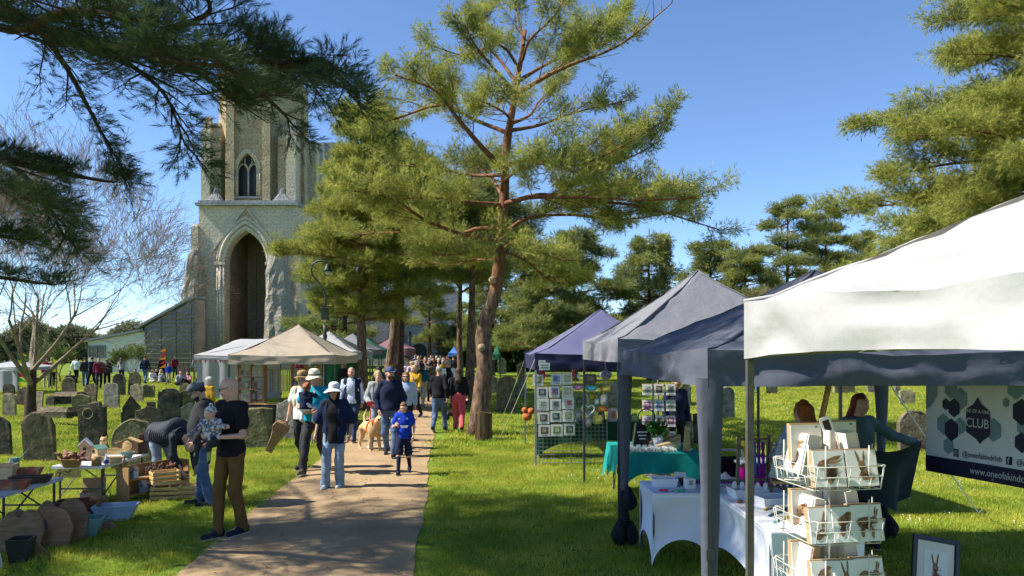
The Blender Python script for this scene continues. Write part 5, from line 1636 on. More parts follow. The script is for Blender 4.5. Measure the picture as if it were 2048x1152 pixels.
JEAN = cloth('denim_mid', (0.09, 0.14, 0.24), .5, 60, .35); JEANL = cloth('denim_light', (0.22, 0.30, 0.38), .5, 60, .3); JEAND = cloth('denim_dark', (0.03, 0.05, 0.1), .5, 60, .3)
KHAKI = cloth('khaki', (0.13, 0.075, 0.025), .4); BLACK = cloth('black', (0.014, 0.014, 0.016)); CHAR = cloth('charcoal', (0.035, 0.034, 0.036)); NAVY = cloth('navy', (0.014, 0.018, 0.045))
TURQ = cloth('turquoise', (0.01, 0.27, 0.38)); GREYM = cloth('grey_marl', (0.27, 0.28, 0.28)); WHITEC = cloth('white', (0.68, 0.68, 0.66)); YELLOW = cloth('mustard', (0.55, 0.30, 0.025)); PINK = cloth('coral_pink', (0.55, 0.09, 0.115))
SKYB = cloth('pale_blue', (0.36, 0.45, 0.6)); RED = cloth('red', (0.42, 0.03, 0.04)); BEIGE = cloth('beige', (0.5, 0.41, 0.28)); OLIVE = cloth('olive', (0.1, 0.1, 0.045)); TEAL = cloth('teal_top', (0.02, 0.11, 0.16)); ROYAL = cloth('royal_blue', (0.01, 0.045, 0.38))
GREYT = cloth('mid_grey', (0.13, 0.135, 0.14)); LILAC = cloth('periwinkle', (0.24, 0.30, 0.52), .6, 90)
SHOE_D = cloth('shoe_dark', (0.02, 0.022, 0.03)); SHOE_W = cloth('shoe_white', (0.6, 0.6, 0.58)); SHOE_B = cloth('shoe_brown', (0.13, 0.1, 0.07)); STRAW = cloth('straw', (0.72, 0.64, 0.48), .5, 120)
def patterned(name, cols, scale):
    m = bpy.data.materials.new('print_' + name); m.use_nodes = True
    N, L = m.node_tree.nodes, m.node_tree.links
    b = N['Principled BSDF']; b.inputs['Roughness'].default_value = .9
    tc = N.new('ShaderNodeTexCoord'); v = N.new('ShaderNodeTexVoronoi'); v.inputs['Scale'].default_value = scale
    L.new(tc.outputs['Object'], v.inputs['Vector'])
    sp_ = N.new('ShaderNodeSeparateColor'); L.new(v.outputs['Color'], sp_.inputs[0])
    rp = N.new('ShaderNodeValToRGB'); rp.color_ramp.interpolation = 'CONSTANT'
    el = rp.color_ramp.elements
    el[0].color = (*cols[0], 1); el[1].position = 1 / len(cols); el[1].color = (*cols[1], 1)
    for k in range(2, len(cols)): e = el.new(k / len(cols)); e.color = (*cols[k], 1)
    L.new(sp_.outputs[0], rp.inputs[0]); L.new(rp.outputs[0], b.inputs['Base Color'])
    return m
CAMO = patterned('baby_sweater', [(0.45, 0.45, 0.46), (0.06, 0.09, 0.16), (0.25, 0.12, 0.08), (0.5, 0.5, 0.5), (0.1, 0.15, 0.2)], 38)
FLORAL = patterned('floral', [(0.05, 0.05, 0.035), (0.12, 0.1, 0.06), (0.03, 0.035, 0.03), (0.2, 0.17, 0.1)], 30)
CHECK = patterned('pale_check', [(0.45, 0.52, 0.68), (0.6, 0.64, 0.72), (0.35, 0.43, 0.62)], 40)
PEBBLE = patterned('pebble_knit', [(0.55, 0.55, 0.52), (0.06, 0.06, 0.07), (0.6, 0.6, 0.58), (0.55, 0.54, 0.5)], 90)

# ---- man carrying a baby
pose = dict(WALK, ankL=(.07, .1, .1), kneeL=(.08, -.01, .5), ankR=(-.05, -.13, .085), kneeR=(-.08, -.1, .51), elL=(.27, -.06, 1.13), haL=(.06, -.27, 1.12), elR=(-.27, -.08, 1.13), haR=(-.02, -.3, 1.05), palmL=(-.2, .6, .3), palmR=(.2, .5, .6))
p0 = P_at(462, 1072)
man = person('bald man in black t-shirt and khaki trousers carrying a baby', p0, -.55, 1.86, pose, BLACK, KHAKI, SHOE_D, 'fair', ('bald', 'dark'), head_yaw=-.75, head_pitch=-.3, h=.014, sleeve='short', glasses='clear', seed=1, top_hem=.84)
def local(o, x, y, z=0):
    c, s = math.cos(o.rotation_euler.z), math.sin(o.rotation_euler.z)
    return (o.location.x + x * c - y * s, o.location.y + x * s + y * c, z)
bpose = dict(SIT, kneeL=(.16, -.3, .06), ankL=(.18, -.34, -.32), kneeR=(-.16, -.3, .06), ankR=(-.18, -.36, -.34), elL=(.32, -.1, .5), haL=(.56, -.2, .5), elR=(-.3, -.1, .42), haR=(-.42, -.32, .28), footL=(.3, -.8, -.1), footR=(-.3, -.8, -.1))
q = local(man, .03, -.29, 1.09)
person('baby in patterned sweater and spotted bobble hat held by the bald man', q, -.25, .84, bpose, CAMO, CHAR, None, 'fair', ('bald', 'brown'), ('beanie', PEBBLE), head_yaw=-.7, h=.011, child=True, seed=2, fat=1.25, top_hem=.94, socks=cloth('olive_sock', (0.3, 0.33, 0.12)), curl=.3)
# ---- flat cap man
pose = dict(STAND, elL=(.27, .06, 1.15), haL=(.2, -.1, .92), elR=(-.27, .06, 1.15), haR=(-.2, -.12, .92), head=(0, -.08, 1.60), neck=(0, -.03, 1.46), ankL=(.13, .1, .085), ankR=(-.12, -.06, .085))
person('stout man in grey flat cap, charcoal hoodie and blue jeans looking down at the goods', P_at(408, 1012), -1.25, 1.74, pose, CHAR, JEAN, SHOE_D, 'pink', ('short', 'dark'), ('flatcap', cloth('cap_grey', (0.1, 0.11, 0.13))), head_pitch=-.45, h=.015, fat=1.22, belly=.25, glasses='clear', beard='dark', hood=CHAR, legw=1.15, seed=6, top_hem=.84)
# ---- bending person in a puffer jacket
pose = dict(STAND, pel=(0, .1, .86), hipL=(.1, .1, .84), hipR=(-.1, .1, .84), kneeL=(.12, 0, .46), kneeR=(-.12, .05, .46), ankL=(.13, .12, .085), ankR=(-.13, .14, .085), chest=(0, -.25, .93), neck=(0, -.44, .86), head=(0, -.56, .74), shL=(.17, -.38, .86), shR=(-.17, -.38, .86), elL=(.22, -.4, .58), haL=(.15, -.5, .34), elR=(-.2, -.4, .58), haR=(-.1, -.5, .3))
PUFF = mat('puffer', (0.02, 0.024, 0.034), .7, .3, 8, .6, 30, spec=.25)
bend = person('person bending over crates in a quilted black puffer jacket and blue jeans', P_at(330, 978), 1.15, 1.72, pose, PUFF, JEANL, SHOE_D, 'fair', ('short', 'brown'), h=.016, fat=1.2, seed=8, head_pitch=-1.2, top_hem=.8)
for k in range(13):      # quilted ribs round the jacket
    f_ = k / 12
    c = Vector((0, .1, .86)).lerp(Vector((0, -.4, .87)), f_) * (1.72 / 1.75)
    b = MB(); r_ = .215 - .03 * f_
    b.tube([(c.x + r_ * math.cos(q_), c.y, c.z + r_ * .72 * math.sin(q_)) for q_ in np.linspace(0, 6.283, 22)], .017, 6); b.build('quilt_rib', PUFF, bend, True)
# ---- white-haired visitors behind
person('white-haired visitor in mustard top among the gravestones', P_at(418, 868), 2.6, 1.45, STAND, YELLOW, BLACK, SHOE_D, 'fair', ('curly', 'white'), h=.022, seed=9)
# ---- woman in white sun hat
pose = dict(WALK, kneeL=(.1, -.06, .5), ankL=(.1, -.02, .09), kneeR=(-.1, -.14, .51), ankR=(-.11, -.16, .09), elL=(.29, .04, 1.14), haL=(.27, -.06, .9), elR=(-.29, .03, 1.14), haR=(-.3, -.1, .9))
whw = person('woman in white sun hat, sunglasses and navy cardigan walking down the path', P_at(669, 976), -.05, 1.63, pose, BLACK, JEANL, SHOE_W, 'tan', ('bob', 'dark'), ('sunhat', WHITEC), h=.014, fat=1.05, glasses='sun', open_top=cloth('knit_navy', (0.012, 0.022, 0.06), .9, 90), sleeve='wide', legw=1.12, flare=1.25, seed=10, top_hem=.72, hood=None)
b = MB(); b.box((-.29, -.2, .8), (.008, .075, .15)); b.build('phone', mat('cream_case', (0.6, 0.55, 0.42), .4), whw)
# ---- man in turquoise with toddler
pose = dict(WALK2, elL=(.28, -.02, 1.14), haL=(.05, -.28, 1.1), elR=(-.28, -.03, 1.14), haR=(.08, -.3, 1.08), palmL=(-.2, .6, .3), palmR=(.2, .5, .6))
p0 = P_at(630, 948)
tq = person('man in turquoise polo and floppy sun hat carrying a toddler', p0, -.15, 1.8, pose, TURQ, CHAR, SHOE_B, 'pink', ('short', 'grey'), ('bucket', STRAW, OLIVE), head_yaw=.75, h=.015, fat=1.12, sleeve='short', belly=.15, seed=12)
q = local(tq, -.03, -.3, 1.12)
tp_ = dict(SIT, kneeL=(.2, -.2, .06), ankL=(.22, -.1, -.26), kneeR=(-.2, -.2, .06), ankR=(-.2, -.12, -.28), footL=(0, -1, -.4), footR=(0, -1, -.4), elL=(.24, -.2, .5), haL=(.16, -.3, .6), elR=(-.24, -.2, .5), haR=(-.16, -.3, .6))
person('red-haired toddler in dark hooded top held by the man in turquoise', q, math.pi - .2, .9, tp_, NAVY, WHITEC, SHOE_W, 'fair', ('curly', 'ginger'), None, h=.012, child=True, seed=13, hood=NAVY, fat=1.2)
# ---- man with guitar case
pose = dict(WALK, elR=(-.27, .05, 1.15), haR=(-.3, -.02, .88))
gm_ = person('man in brown hat and pale waistcoat carrying a guitar case', P_at(606, 938), -.2, 1.76, pose, WHITEC, CHAR, SHOE_D, 'pink', ('short', 'grey'), ('brim', cloth('hat_tan', (0.32, 0.2, 0.09)), SHOE_D), h=.017, sleeve='short', open_top=BEIGE, vest=True, seed=14)
gc = thing('guitar_case', 'brown guitar case hanging from the hand of the man in brown hat', 'case', local(gm_, -.34, -.1, .84), .35)
gc.rotation_euler = (math.radians(12), math.radians(28), .15)
b = MB()
out = [(0, 0), (.05, 0), (.075, -.05), (.06, -.16), (.1, -.24), (.13, -.35), (.09, -.47), (-.09, -.47), (-.13, -.35), (-.1, -.24), (-.06, -.16), (-.075, -.05), (-.05, 0)]
out = [(0, .02), (-.12, 0), (-.15, -.1), (-.11, -.2), (-.09, -.3), (-.07, -.45), (-.065, -.6), (.065, -.6), (.07, -.45), (.09, -.3), (.11, -.2), (.15, -.1), (.12, 0)]
b.prism(out[::1], -.06, .06, chamfer=.012); b.build('shell', mat('case_brown', (0.3, 0.17, 0.085), .6, .2, 6), gc)
b = MB(); b.tube([(-.05, 0, .02), (-.04, 0, .055), (.04, 0, .055), (.05, 0, .02)], .009, 6); b.build('handle', SHOE_B, gc, True)
b = MB(); b.prism([(x * 1.01, z * 1.005) for x, z in out], -.006, .006); b.build('seam', SHOE_B, gc)
# ---- group round the labrador
person('bald man in pale checked shirt and navy gilet behind the dog walker', P_at(703, 884), .05, 1.76, WALK, CHECK, JEAND, SHOE_D, 'pink', ('fringe', 'grey'), h=.018, open_top=NAVY, vest=True, seed=16, fat=1.1)
pose = dict(WALK2, elR=(-.26, -.04, 1.14), haR=(-.1, -.26, 1.02), elL=(.26, -.02, 1.15), haL=(.16, -.22, 1.0))
dgw = person('blonde woman in grey cardigan holding a red dog lead', P_at(757, 898), -.1, 1.72, pose, GREYT, JEANL, SHOE_W, 'fair', ('bun', 'blonde'), head_yaw=.7, h=.017, open_top=GREYM, seed=17, fat=.95)
b = MB(); b.tube([(.12, -.12, 1.4), (0, -.16, 1.2), (-.14, -.12, 1.0)], .012, 6); b.build('shoulder_strap', SHOE_D, dgw)
person('brown-haired girl glancing aside behind the man in the navy hoodie', P_at(762, 872), -.1, 1.5, WALK, GREYT, JEAND, SHOE_D, 'fair', ('long', 'fairbrown'), head_yaw=.5, h=.02, seed=18, fat=.9)
pose = dict(WALK, elL=(.27, .03, 1.16), haL=(.22, -.1, .93), elR=(-.27, .03, 1.16), haR=(-.21, -.1, .93))
person('bearded man in navy hoodie and blue baseball cap walking beside the dog', P_at(780, 914), .05, 1.82, pose, NAVY, JEAN, SHOE_D, 'pink', ('short', 'brown'), ('cap', cloth('cap_blue', (0.06, 0.075, 0.16))), head_yaw=.55, h=.016, fat=1.08, beard='brown', hood=NAVY, seed=19)
pose = dict(WALK2, elL=(.25, -.02, 1.15), haL=(.24, -.14, .92), elR=(-.25, -.06, 1.15), haR=(-.16, -.3, 1.22), head=(0, -.05, 1.62))
boy = person('boy in bright blue football kit walking down the path', P_at(808, 949), 0, 1.27, pose, ROYAL, NAVY, SHOE_D, 'fair', ('short', 'fairbrown'), head_pitch=-.35, h=.013, child=False, sleeve='short', shorts=True, socks=NAVY, seed=20, fat=1.0, top_hem=.82)
for (x0, z0, w_, hh, c) in ((.02, .86, .14, .02, (0.75, 0.75, 0.75)), (.02, .835, .11, .012, (0.75, 0.75, 0.75)), (-.09, .85, .025, .035, (0.6, 0.15, 0.2)), (-.07, .99, .035, .02, (0.75, 0.75, 0.75)), (.07, .99, .025, .032, (0.3, 0.4, 0.65))):
    b = MB(); b.box((x0, -.112, z0), (w_, .004, hh)); b.build('shirt_print', cloth('print%d' % int(c[0] * 100 + c[1] * 10), c), boy)
for sx in (-1, 1):
    b = MB(); b.bar((sx * .115, -.02, .68), (sx * .128, -.02, .5), .006, .03); b.build('side_stripe', WHITEC, boy)
person('woman in sunglasses and pale blue hoodie behind the boy', P_at(812, 882), .05, 1.64, WALK, SKYB, BLACK, SHOE_D, 'fair', ('bob', 'fairbrown'), h=.019, glasses='sun', hood=SKYB, seed=21, fat=1.08)
yw = person('woman in mustard sweater with crossbody bag', P_at(829, 836), -.35, 1.68, WALK2, YELLOW, BLACK, SHOE_D, 'fair', ('bob', 'blonde'), head_yaw=-.7, h=.02, seed=22, fat=1.2)
b = MB(); b.box((.22, -.16, .92), (.24, .1, .18)); b.build('handbag', cloth('bag_grey', (0.08, 0.08, 0.085)), yw)
b = MB(); b.tube([(.2, -.14, 1.0), (.03, -.19, 1.25), (-.1, -.06, 1.47)], .013, 6); b.build('bag_strap', BEIGE, yw)
# couple walking away
person('grey-haired man in black jumper and jeans walking away with the dog lead', P_at(878, 864), math.pi - .15, 1.74, WALK2, BLACK, JEAN, SHOE_D, 'fair', ('short', 'grey'), h=.018, fat=1.15, seed=23, legw=1.1)
person('long-haired woman in black top and coral pink trousers walking away', P_at(917, 864), math.pi, 1.7, WALK, BLACK, PINK, SHOE_D, 'fair', ('long', 'brown'), h=.018, fat=1.1, seed=24, legw=1.12, tuck=True)
person('man in black gilet with white sleeves and hands behind his back', P_at(897, 818), math.pi, 1.76, dict(STAND, elL=(.27, .1, 1.15), haL=(.06, .2, 1.0), elR=(-.27, .1, 1.15), haR=(-.06, .21, .98)), WHITEC, TEAL, SHOE_D, 'pink', ('short', 'grey'), h=.022, open_top=BLACK, vest=True, seed=25, fat=1.15)
person('woman in floral olive dress seen from behind', P_at(862, 803), math.pi, 1.72, STAND, FLORAL, BLACK, SHOE_D, 'fair', ('bob', 'brown'), h=.024, seed=26, fat=1.12, top_hem=.6, sleeve='short')
person('long-haired woman in teal top and beige trousers', P_at(845, 815), math.pi - .3, 1.66, WALK, TEAL, BEIGE, SHOE_D, 'fair', ('long', 'brown'), h=.022, seed=27, tuck=True, legw=1.2)

# ---- right-hand stall keepers
person('woman in fuzzy periwinkle sweater seen from behind at the card stall', (X(1610, 7.6), 7.6, 0), math.pi + .2, 1.68, dict(STAND, elL=(.28, -.1, 1.16), haL=(.2, -.28, 1.05), elR=(-.28, -.1, 1.16), haR=(-.2, -.28, 1.05), head=(0, -.05, 1.62)), LILAC, JEAND, SHOE_D, 'fair', ('long', 'ginger'), h=.017, seed=30, fat=1.05)
rw = person('red-haired woman wrapping a dark coat round herself beside the canopy leg', (X(1718, 8.3), 8.3, 0), .35, 1.7, dict(STAND, elL=(.36, -.1, 1.28), haL=(.55, -.28, 1.2), elR=(-.32, -.06, 1.17), haR=(-.34, -.3, 1.05)), cloth('denim_jacket', (0.1, 0.17, 0.2)), BLACK, SHOE_D, 'fair', ('long', 'auburn'), head_yaw=-.3, h=.017, seed=31, fat=1.05)
b = MB()
b.grid(lambda u, v: (-.36 + .9 * u, -.34 + .14 * math.sin(u * 9) * v + .1 * v, 1.2 - .1 * math.sin(u * 3.1) - v * .62 + .07 * math.sin(u * 6) * v), 24, 14)
b.grid(lambda u, v: (-.36 + .9 * u, -.325 + .14 * math.sin(u * 9) * v + .1 * v, 1.2 - .1 * math.sin(u * 3.1) - v * .62 + .07 * math.sin(u * 6) * v), 24, 14, flip=True)
b.build('coat', cloth('coat_dark', (0.035, 0.05, 0.058)), rw, True)
person('man in blue cap behind the revolving card display', (X(1352, 13.6), 13.6, 0), .3, 1.72, STAND, NAVY, BLACK, SHOE_D, 'tan', ('short', 'dark'), ('cap', cloth('cap_blue2', (0.05, 0.08, 0.2))), h=.022, seed=32)
person('stall keeper in black jacket before the green fabric wall', (X(686, 27.5), 27.5, 0), 2.4, 1.74, STAND, BLACK, CHAR, SHOE_D, 'fair', ('short', 'grey'), h=.026, seed=33)

# ---- background visitors: a few built figures copied with other clothes
def proto(kind, pose, hair_, rz, seed, **kw):
    o = person('x', (0, 0, 0), rz, 1.7, pose, GREYT, BLACK, SHOE_D, 'fair', hair_, None, h=.03, hands=False, seed=seed, **kw)
    return o
PR = {'walkaway': proto('w', WALK, ('short', 'brown'), math.pi, 50), 'longaway': proto('l', STAND, ('long', 'brown'), math.pi, 51, fat=1.05), 'toward': proto('t', WALK2, ('short', 'dark'), 0, 52), 'bobstand': proto('b', STAND, ('bob', 'brown'), .8, 53, fat=1.1), 'sit': proto('s', SIT, ('long', 'brown'), 0, 54), 'sit2': proto('s', SIT, ('short', 'brown'), 0, 55)}
used = set()
COLN = {'red': RED, 'navy': NAVY, 'white': WHITEC, 'grey': GREYM, 'black': BLACK, 'mustard': YELLOW, 'blue': ROYAL, 'pale blue': SKYB, 'charcoal': CHAR, 'beige': BEIGE, 'pink': cloth('rose', (0.5, 0.2, 0.24)), 'teal': TEAL, 'olive': OLIVE, 'maroon': cloth('maroon', (0.18, 0.02, 0.04)), 'denim': JEAN, 'lilac': LILAC}
def extra(kind, px, py, topc, legc, hairc, lab, H=1.7, turn=0.0, group='visitors in the background', z=0):
    src = PR[kind]
    o = src if kind not in used else copy_tree(src)
    used.add(kind)
    d = GD(py)
    o.location = (X(px, d), d, z)
    o.rotation_euler = (0, 0, {'walkaway': math.pi, 'longaway': math.pi, 'toward': 0, 'bobstand': .8, 'sit': 0, 'sit2': 0}[kind] + turn)
    k = H / 1.7; o.scale = (k, k, k)
    tag(o, lab, 'person', group)
    for c in o.children:
        n = c.name.split('.')[0]
        m = {'top': COLN[topc], 'trousers': COLN[legc], 'hair': HAIR[hairc]}.get(n)
        if m:
            c.material_slots[0].link = 'OBJECT'; c.material_slots[0].material = m
crowd = [
    ('longaway', 757, 832, 'charcoal', 'black', 'dark', 'dark-haired person in charcoal behind the reddish pine trunk', 1.62, .5),
    ('walkaway', 782, 818, 'beige', 'denim', 'ginger', 'ginger-haired man in pale patterned shirt near the leaning pine', 1.75, 0),
    ('longaway', 797, 822, 'charcoal', 'black', 'brown', 'brown-haired woman in slate top near the leaning pine', 1.68, 0),
    ('toward', 837, 782, 'grey', 'denim', 'brown', 'tall man in grey t-shirt walking against the crowd', 1.86, 0),
    ('bobstand', 822, 788, 'pink', 'black', 'ginger', 'small woman in pale pink amid the crowd', 1.6, 0),
    ('walkaway', 812, 770, 'beige', 'beige', 'grey', 'grey-haired man in cream jacket by the maroon canopy', 1.75, .4),
    ('longaway', 851, 782, 'red', 'black', 'brown', 'woman in scarlet top on the crowded path', 1.66, 0),
    ('walkaway', 867, 770, 'maroon', 'black', 'brown', 'man in dark red shirt on the crowded path', 1.78, 0),
    ('longaway', 880, 792, 'white', 'denim', 'dark', 'dark-haired woman in white top left of the black gilet', 1.7, 0),
    ('walkaway', 873, 766, 'blue', 'black', 'white', 'white-haired man in blue shirt further along the path', 1.74, 0),
    ('toward', 850, 760, 'white', 'black', 'grey', 'person in white walking back from the porch', 1.7, 0),
    ('bobstand', 888, 764, 'black', 'black', 'ginger', 'red-haired woman in black near the blue canopy', 1.72, 0),
    ('walkaway', 907, 768, 'charcoal', 'black', 'dark', 'dark-clothed man beside the thin grey pine trunk', 1.8, 0),
    ('longaway', 842, 756, 'navy', 'black', 'brown', 'person in navy far down the path', 1.7, 0),
    ('toward', 862, 754, 'pale blue', 'black', 'brown', 'person in pale blue far down the path', 1.72, 0),
    ('bobstand', 880, 752, 'white', 'denim', 'brown', 'person in white far down the path', 1.7, 0),
    ('walkaway', 895, 754, 'red', 'black', 'brown', 'person in red far down the path', 1.7, 0),
    ('walkaway', 824, 758, 'charcoal', 'denim', 'dark', 'person in charcoal by the far grey post', 1.74, 0),
    ('toward', 810, 764, 'lilac', 'black', 'blonde', 'fair-haired person in lilac near the maroon canopy', 1.66, 0),
    # left lawn
    ('walkaway', 184, 776, 'navy', 'black', 'dark', 'person in navy standing beyond the tall rounded gravestones', 1.75, 1.2),
    ('toward', 198, 780, 'maroon', 'navy', 'dark', 'man in crimson top and navy trousers on the far lawn', 1.74, .6),
    ('longaway', 214, 778, 'charcoal', 'black', 'fairbrown', 'long-haired woman with a pale bag on the far lawn', 1.66, .5),
    ('walkaway', 170, 774, 'charcoal', 'denim', 'dark', 'person in plaid charcoal near the chest tomb', 1.7, .4),
    ('bobstand', 93, 776, 'red', 'beige', 'brown', 'person in red jacket behind the leafless tree', 1.66, 0),
    ('walkaway', 104, 774, 'beige', 'black', 'grey', 'person in beige coat behind the leafless tree', 1.7, .5),
    ('walkaway', 290, 768, 'navy', 'denim', 'brown', 'man in navy t-shirt before the white building', 1.78, 0),
    ('longaway', 243, 766, 'grey', 'black', 'brown', 'person in grey by the green bush', 1.62, 0),
    ('walkaway', 325, 762, 'black', 'black', 'dark', 'person in black by the orange pennants', 1.72, .3),
    ('toward', 337, 768, 'blue', 'beige', 'brown', 'child in bright blue top by the orange pennants', 1.3, .3),
    ('longaway', 392, 760, 'grey', 'beige', 'brown', 'woman in grey top before the marquee', 1.68, .2),
    ('walkaway', 446, 762, 'pale blue', 'black', 'grey', 'man in pale shirt by the marquee', 1.76, .4),
    ('longaway', 405, 754, 'white', 'beige', 'dark', 'woman in white at the marquee front', 1.66, 0),
    ('bobstand', 10, 776, 'navy', 'black', 'brown', 'visitor in navy under the white canopy by the pennant flag', 1.55, 0),
    ('walkaway', 22, 772, 'red', 'black', 'grey', 'visitor in red under the white canopy by the pennant flag', 1.55, 0),
    ('longaway', 33, 774, 'pink', 'black', 'brown', 'visitor in pink under the white canopy by the pennant flag', 1.5, 0),
    ('walkaway', 152, 768, 'white', 'black', 'brown', 'visitor in white far beyond the chest tomb', 1.7, 0),
    ('bobstand', 350, 758, 'maroon', 'black', 'dark', 'visitor in maroon behind the seated picnickers', 1.66, 0),
    ('walkaway', 490, 770, 'charcoal', 'black', 'dark', 'shopper in charcoal under the beige canopy', 1.74, .6),
    ('toward', 510, 764, 'white', 'black', 'dark', 'shopper in white behind the beige stall', 1.7, 0),
    ('longaway', 535, 768, 'teal', 'black', 'brown', 'shopper in teal behind the beige stall', 1.7, 0),
    ('walkaway', 600, 772, 'maroon', 'black', 'dark', 'shopper in maroon behind the wooden shelves', 1.7, 0),
    ('walkaway', 704, 800, 'black', 'black', 'dark', 'visitor in black by the white canopy leg', 1.72, .4),
    # picnickers
    ('sit2', 362, 772, 'grey', 'black', 'dark', 'seated picnicker in grey t-shirt on the rise', 1.75, .2),
    ('sit', 377, 772, 'pink', 'black', 'dark', 'seated picnicker in pink beside the one in grey', 1.65, -.4),
    ('sit', 322, 766, 'grey', 'denim', 'blonde', 'seated fair-haired picnicker in grey', 1.7, 2.6),
    ('sit', 305, 766, 'white', 'beige', 'fairbrown', 'seated picnicker in cream leaning back', 1.7, 1.2),
    ('sit2', 313, 762, 'black', 'black', 'brown', 'seated picnicker in black behind the others', 1.7, .6),
    ('sit', 270, 764, 'navy', 'denim', 'brown', 'seated person in navy by the grey rounded gravestones', 1.7, .3),
    ('sit2', 140, 772, 'charcoal', 'black', 'dark', 'seated person in charcoal beyond the chest tomb', 1.7, .3),
    ('longaway', 1515, 788, 'black', 'teal', 'brown', 'walker in black crossing the lawn behind the canopies', 1.68, 1.2),
]
tops = [('white', 'cream shirt'), ('pale blue', 'pale blue shirt'), ('pink', 'rose top'), ('beige', 'sand jacket'), ('grey', 'light grey top'), ('red', 'bright red top'), ('lilac', 'periwinkle top'), ('mustard', 'ochre top')]
wher = ['beside the maroon canopy', 'in the thick of the crowd', 'before the porch']
for k in range(21):
    c, n_ = tops[k % 8]
    crowd.append((['walkaway', 'longaway', 'toward', 'bobstand'][k % 4], [806, 812, 818][k // 8] + (k % 8) * 11 + (k * 7) % 9, [788, 766, 753][k // 8] + (k * 5) % 9, c, ['denim', 'black', 'beige'][k % 3], ['brown', 'blonde', 'grey', 'dark', 'ginger'][k % 5], 'distant walker in a %s %s' % (n_, wher[k // 8]), 1.6 + .02 * (k % 9), .3 * (k % 3)))
for k, c in enumerate(crowd): extra(*c)

# ---- labrador and small black dog
def dog(name, lab, loc, rz, s, coat, prims_extra=None, look=-.5, harness=None):
    t = thing(name, lab, 'dog', loc, rz)
    A = lambda *v: np.array(v) * s
    lx = .088
    pr = [cap(A(0, -.2, .47), A(0, .22, .47), .125 * s, .1 * s, 1.1, .05, 2), cap(A(0, -.2, .44), A(0, -.12, .44), .13 * s, .12 * s, 1.1, .05, 2), cap(A(0, -.24, .54), A(.04, -.38, .68), .085 * s, .072 * s, 1, .05)]
    hd = A(.07, -.42, .72); fwd = np.array([math.sin(-look) , -math.cos(look), -.25]); fwd /= np.linalg.norm(fwd)
    pr += [ell(hd, A(.075, .085, .075), .03), cap(hd + fwd * .06 * s, hd + fwd * .15 * s - A(0, 0, .015), .045 * s, .036 * s, 1, .03)]
    for sx, fy_, f2 in ((1, -.22, -.27), (-1, -.2, -.16)):
        pr += [cap(A(sx * lx, -.2, .4), A(sx * lx, -.2, .22), .052 * s, .034 * s, 1, .03), cap(A(sx * lx, -.2, .22), A(sx * lx, f2, .05), .033 * s, .026 * s, 1, .02), cap(A(sx * lx, f2, .03), A(sx * lx, f2 - .05, .025), .03 * s, .027 * s, 1, .02)]
    for sx, o_ in ((1, .0), (-1, .07)):
        pr += [cap(A(sx * lx, .2, .44), A(sx * lx, .15 + o_, .27), .078 * s, .05 * s, 1, .04), cap(A(sx * lx, .15 + o_, .27), A(sx * lx, .27 + o_, .15), .042 * s, .028 * s, 1, .02), cap(A(sx * lx, .27 + o_, .15), A(sx * lx, .24 + o_, .04), .028 * s, .025 * s, 1, .02), cap(A(sx * lx, .24 + o_, .028), A(sx * lx, .18 + o_, .025), .028 * s, .026 * s, 1, .02)]
    pr += [cap(A(0, .28, .52), A(.05, .42, .66), .035 * s, .026 * s, 1, .03), cap(A(.05, .42, .66), A(.12, .46, .8), .026 * s, .014 * s, 1, .02)]
    side = np.cross(fwd, [0, 0, 1])
    for sg in (-1, 1):
        pr.append(cap(hd + side * sg * .06 * s + A(0, .01, .045), hd + side * sg * .085 * s + A(0, .02, -.04), .022 * s, .03 * s, 1, .012))
    V, Q = field_mesh(pr, .014 * s + .002, wr=.003, seed=2, wfreq=2)
    link('body', vmesh('body', [(V, Q, 0)], [coat]), t)
    b = MB(); b.sphere(tuple(hd + fwd * .185 * s), .017 * s, 8, 6); b.build('nose', M_DARK, t, True)
    b = MB()
    for sg in (-1, 1): b.sphere(tuple(hd + fwd * .07 * s + side * sg * .038 * s + A(0, 0, .03)), .011 * s, 8, 5)
    b.build('eyes', M_DARK, t, True)
    if harness:
        b = MB()
        for c_, r_ in ((A(0, -.12, .47), .142), (A(.01, -.28, .57), .1)):
            b.tube([(c_[0] + r_ * s * math.cos(q_), c_[1], c_[2] + r_ * 1.08 * s * math.sin(q_)) for q_ in np.linspace(0, 6.283, 20)], .015 * s, 6)
        b.tube([tuple(A(0, -.12, .62)), tuple(A(0, -.28, .67))], .016 * s, 6); b.tube([tuple(A(0, -.32, .47)), tuple(A(0, -.3, .35))], .018 * s, 6)
        b.build('harness', harness, t, True)
    return t
lab = dog('dog', 'yellow labrador in orange harness standing on the path', P_at(741, 902), .6, 1.08, mat('labrador_coat', (0.55, 0.36, 0.17), .8, .3, 6, .5, 80), look=.9, harness=cloth('hi_vis_orange', (0.75, 0.16, 0.02)))
dog('dog', 'small black dog in blue harness behind the pink trousers', P_at(905, 850), math.pi / 2 + .3, .72, mat('black_coat', (0.014, 0.013, 0.013), .6, .3, 6, .5, 80), look=.2, harness=cloth('harness_blue', (0.05, 0.1, 0.35)))
hw_ = local(dgw, -.1, -.3, 1.0)
t = thing('dog_lead', 'red dog lead with pale extendable handle running to the labrador', 'lead', (lab.location.x, lab.location.y, 0))
hv = Vector(hw_) - Vector(lab.location)
b = MB(); b.tube(polyline([tuple(hv), tuple(hv * .55 + Vector((0, 0, .28))), (.02, -.1, .7)], 10), .014, 6); b.build('strap', RED, t, True)
b = MB(); b.box(tuple(hv + Vector((0, -.02, .02))), (.13, .06, .1)); b.build('handle', RED, t)
b = MB(); b.tube([tuple(hv + Vector((.05 + .08 * math.cos(q_), -.03, .02 + .06 * math.sin(q_)))) for q_ in np.linspace(0, 6.28, 12)], .012, 6); b.build('grip', GREYM, t, True)
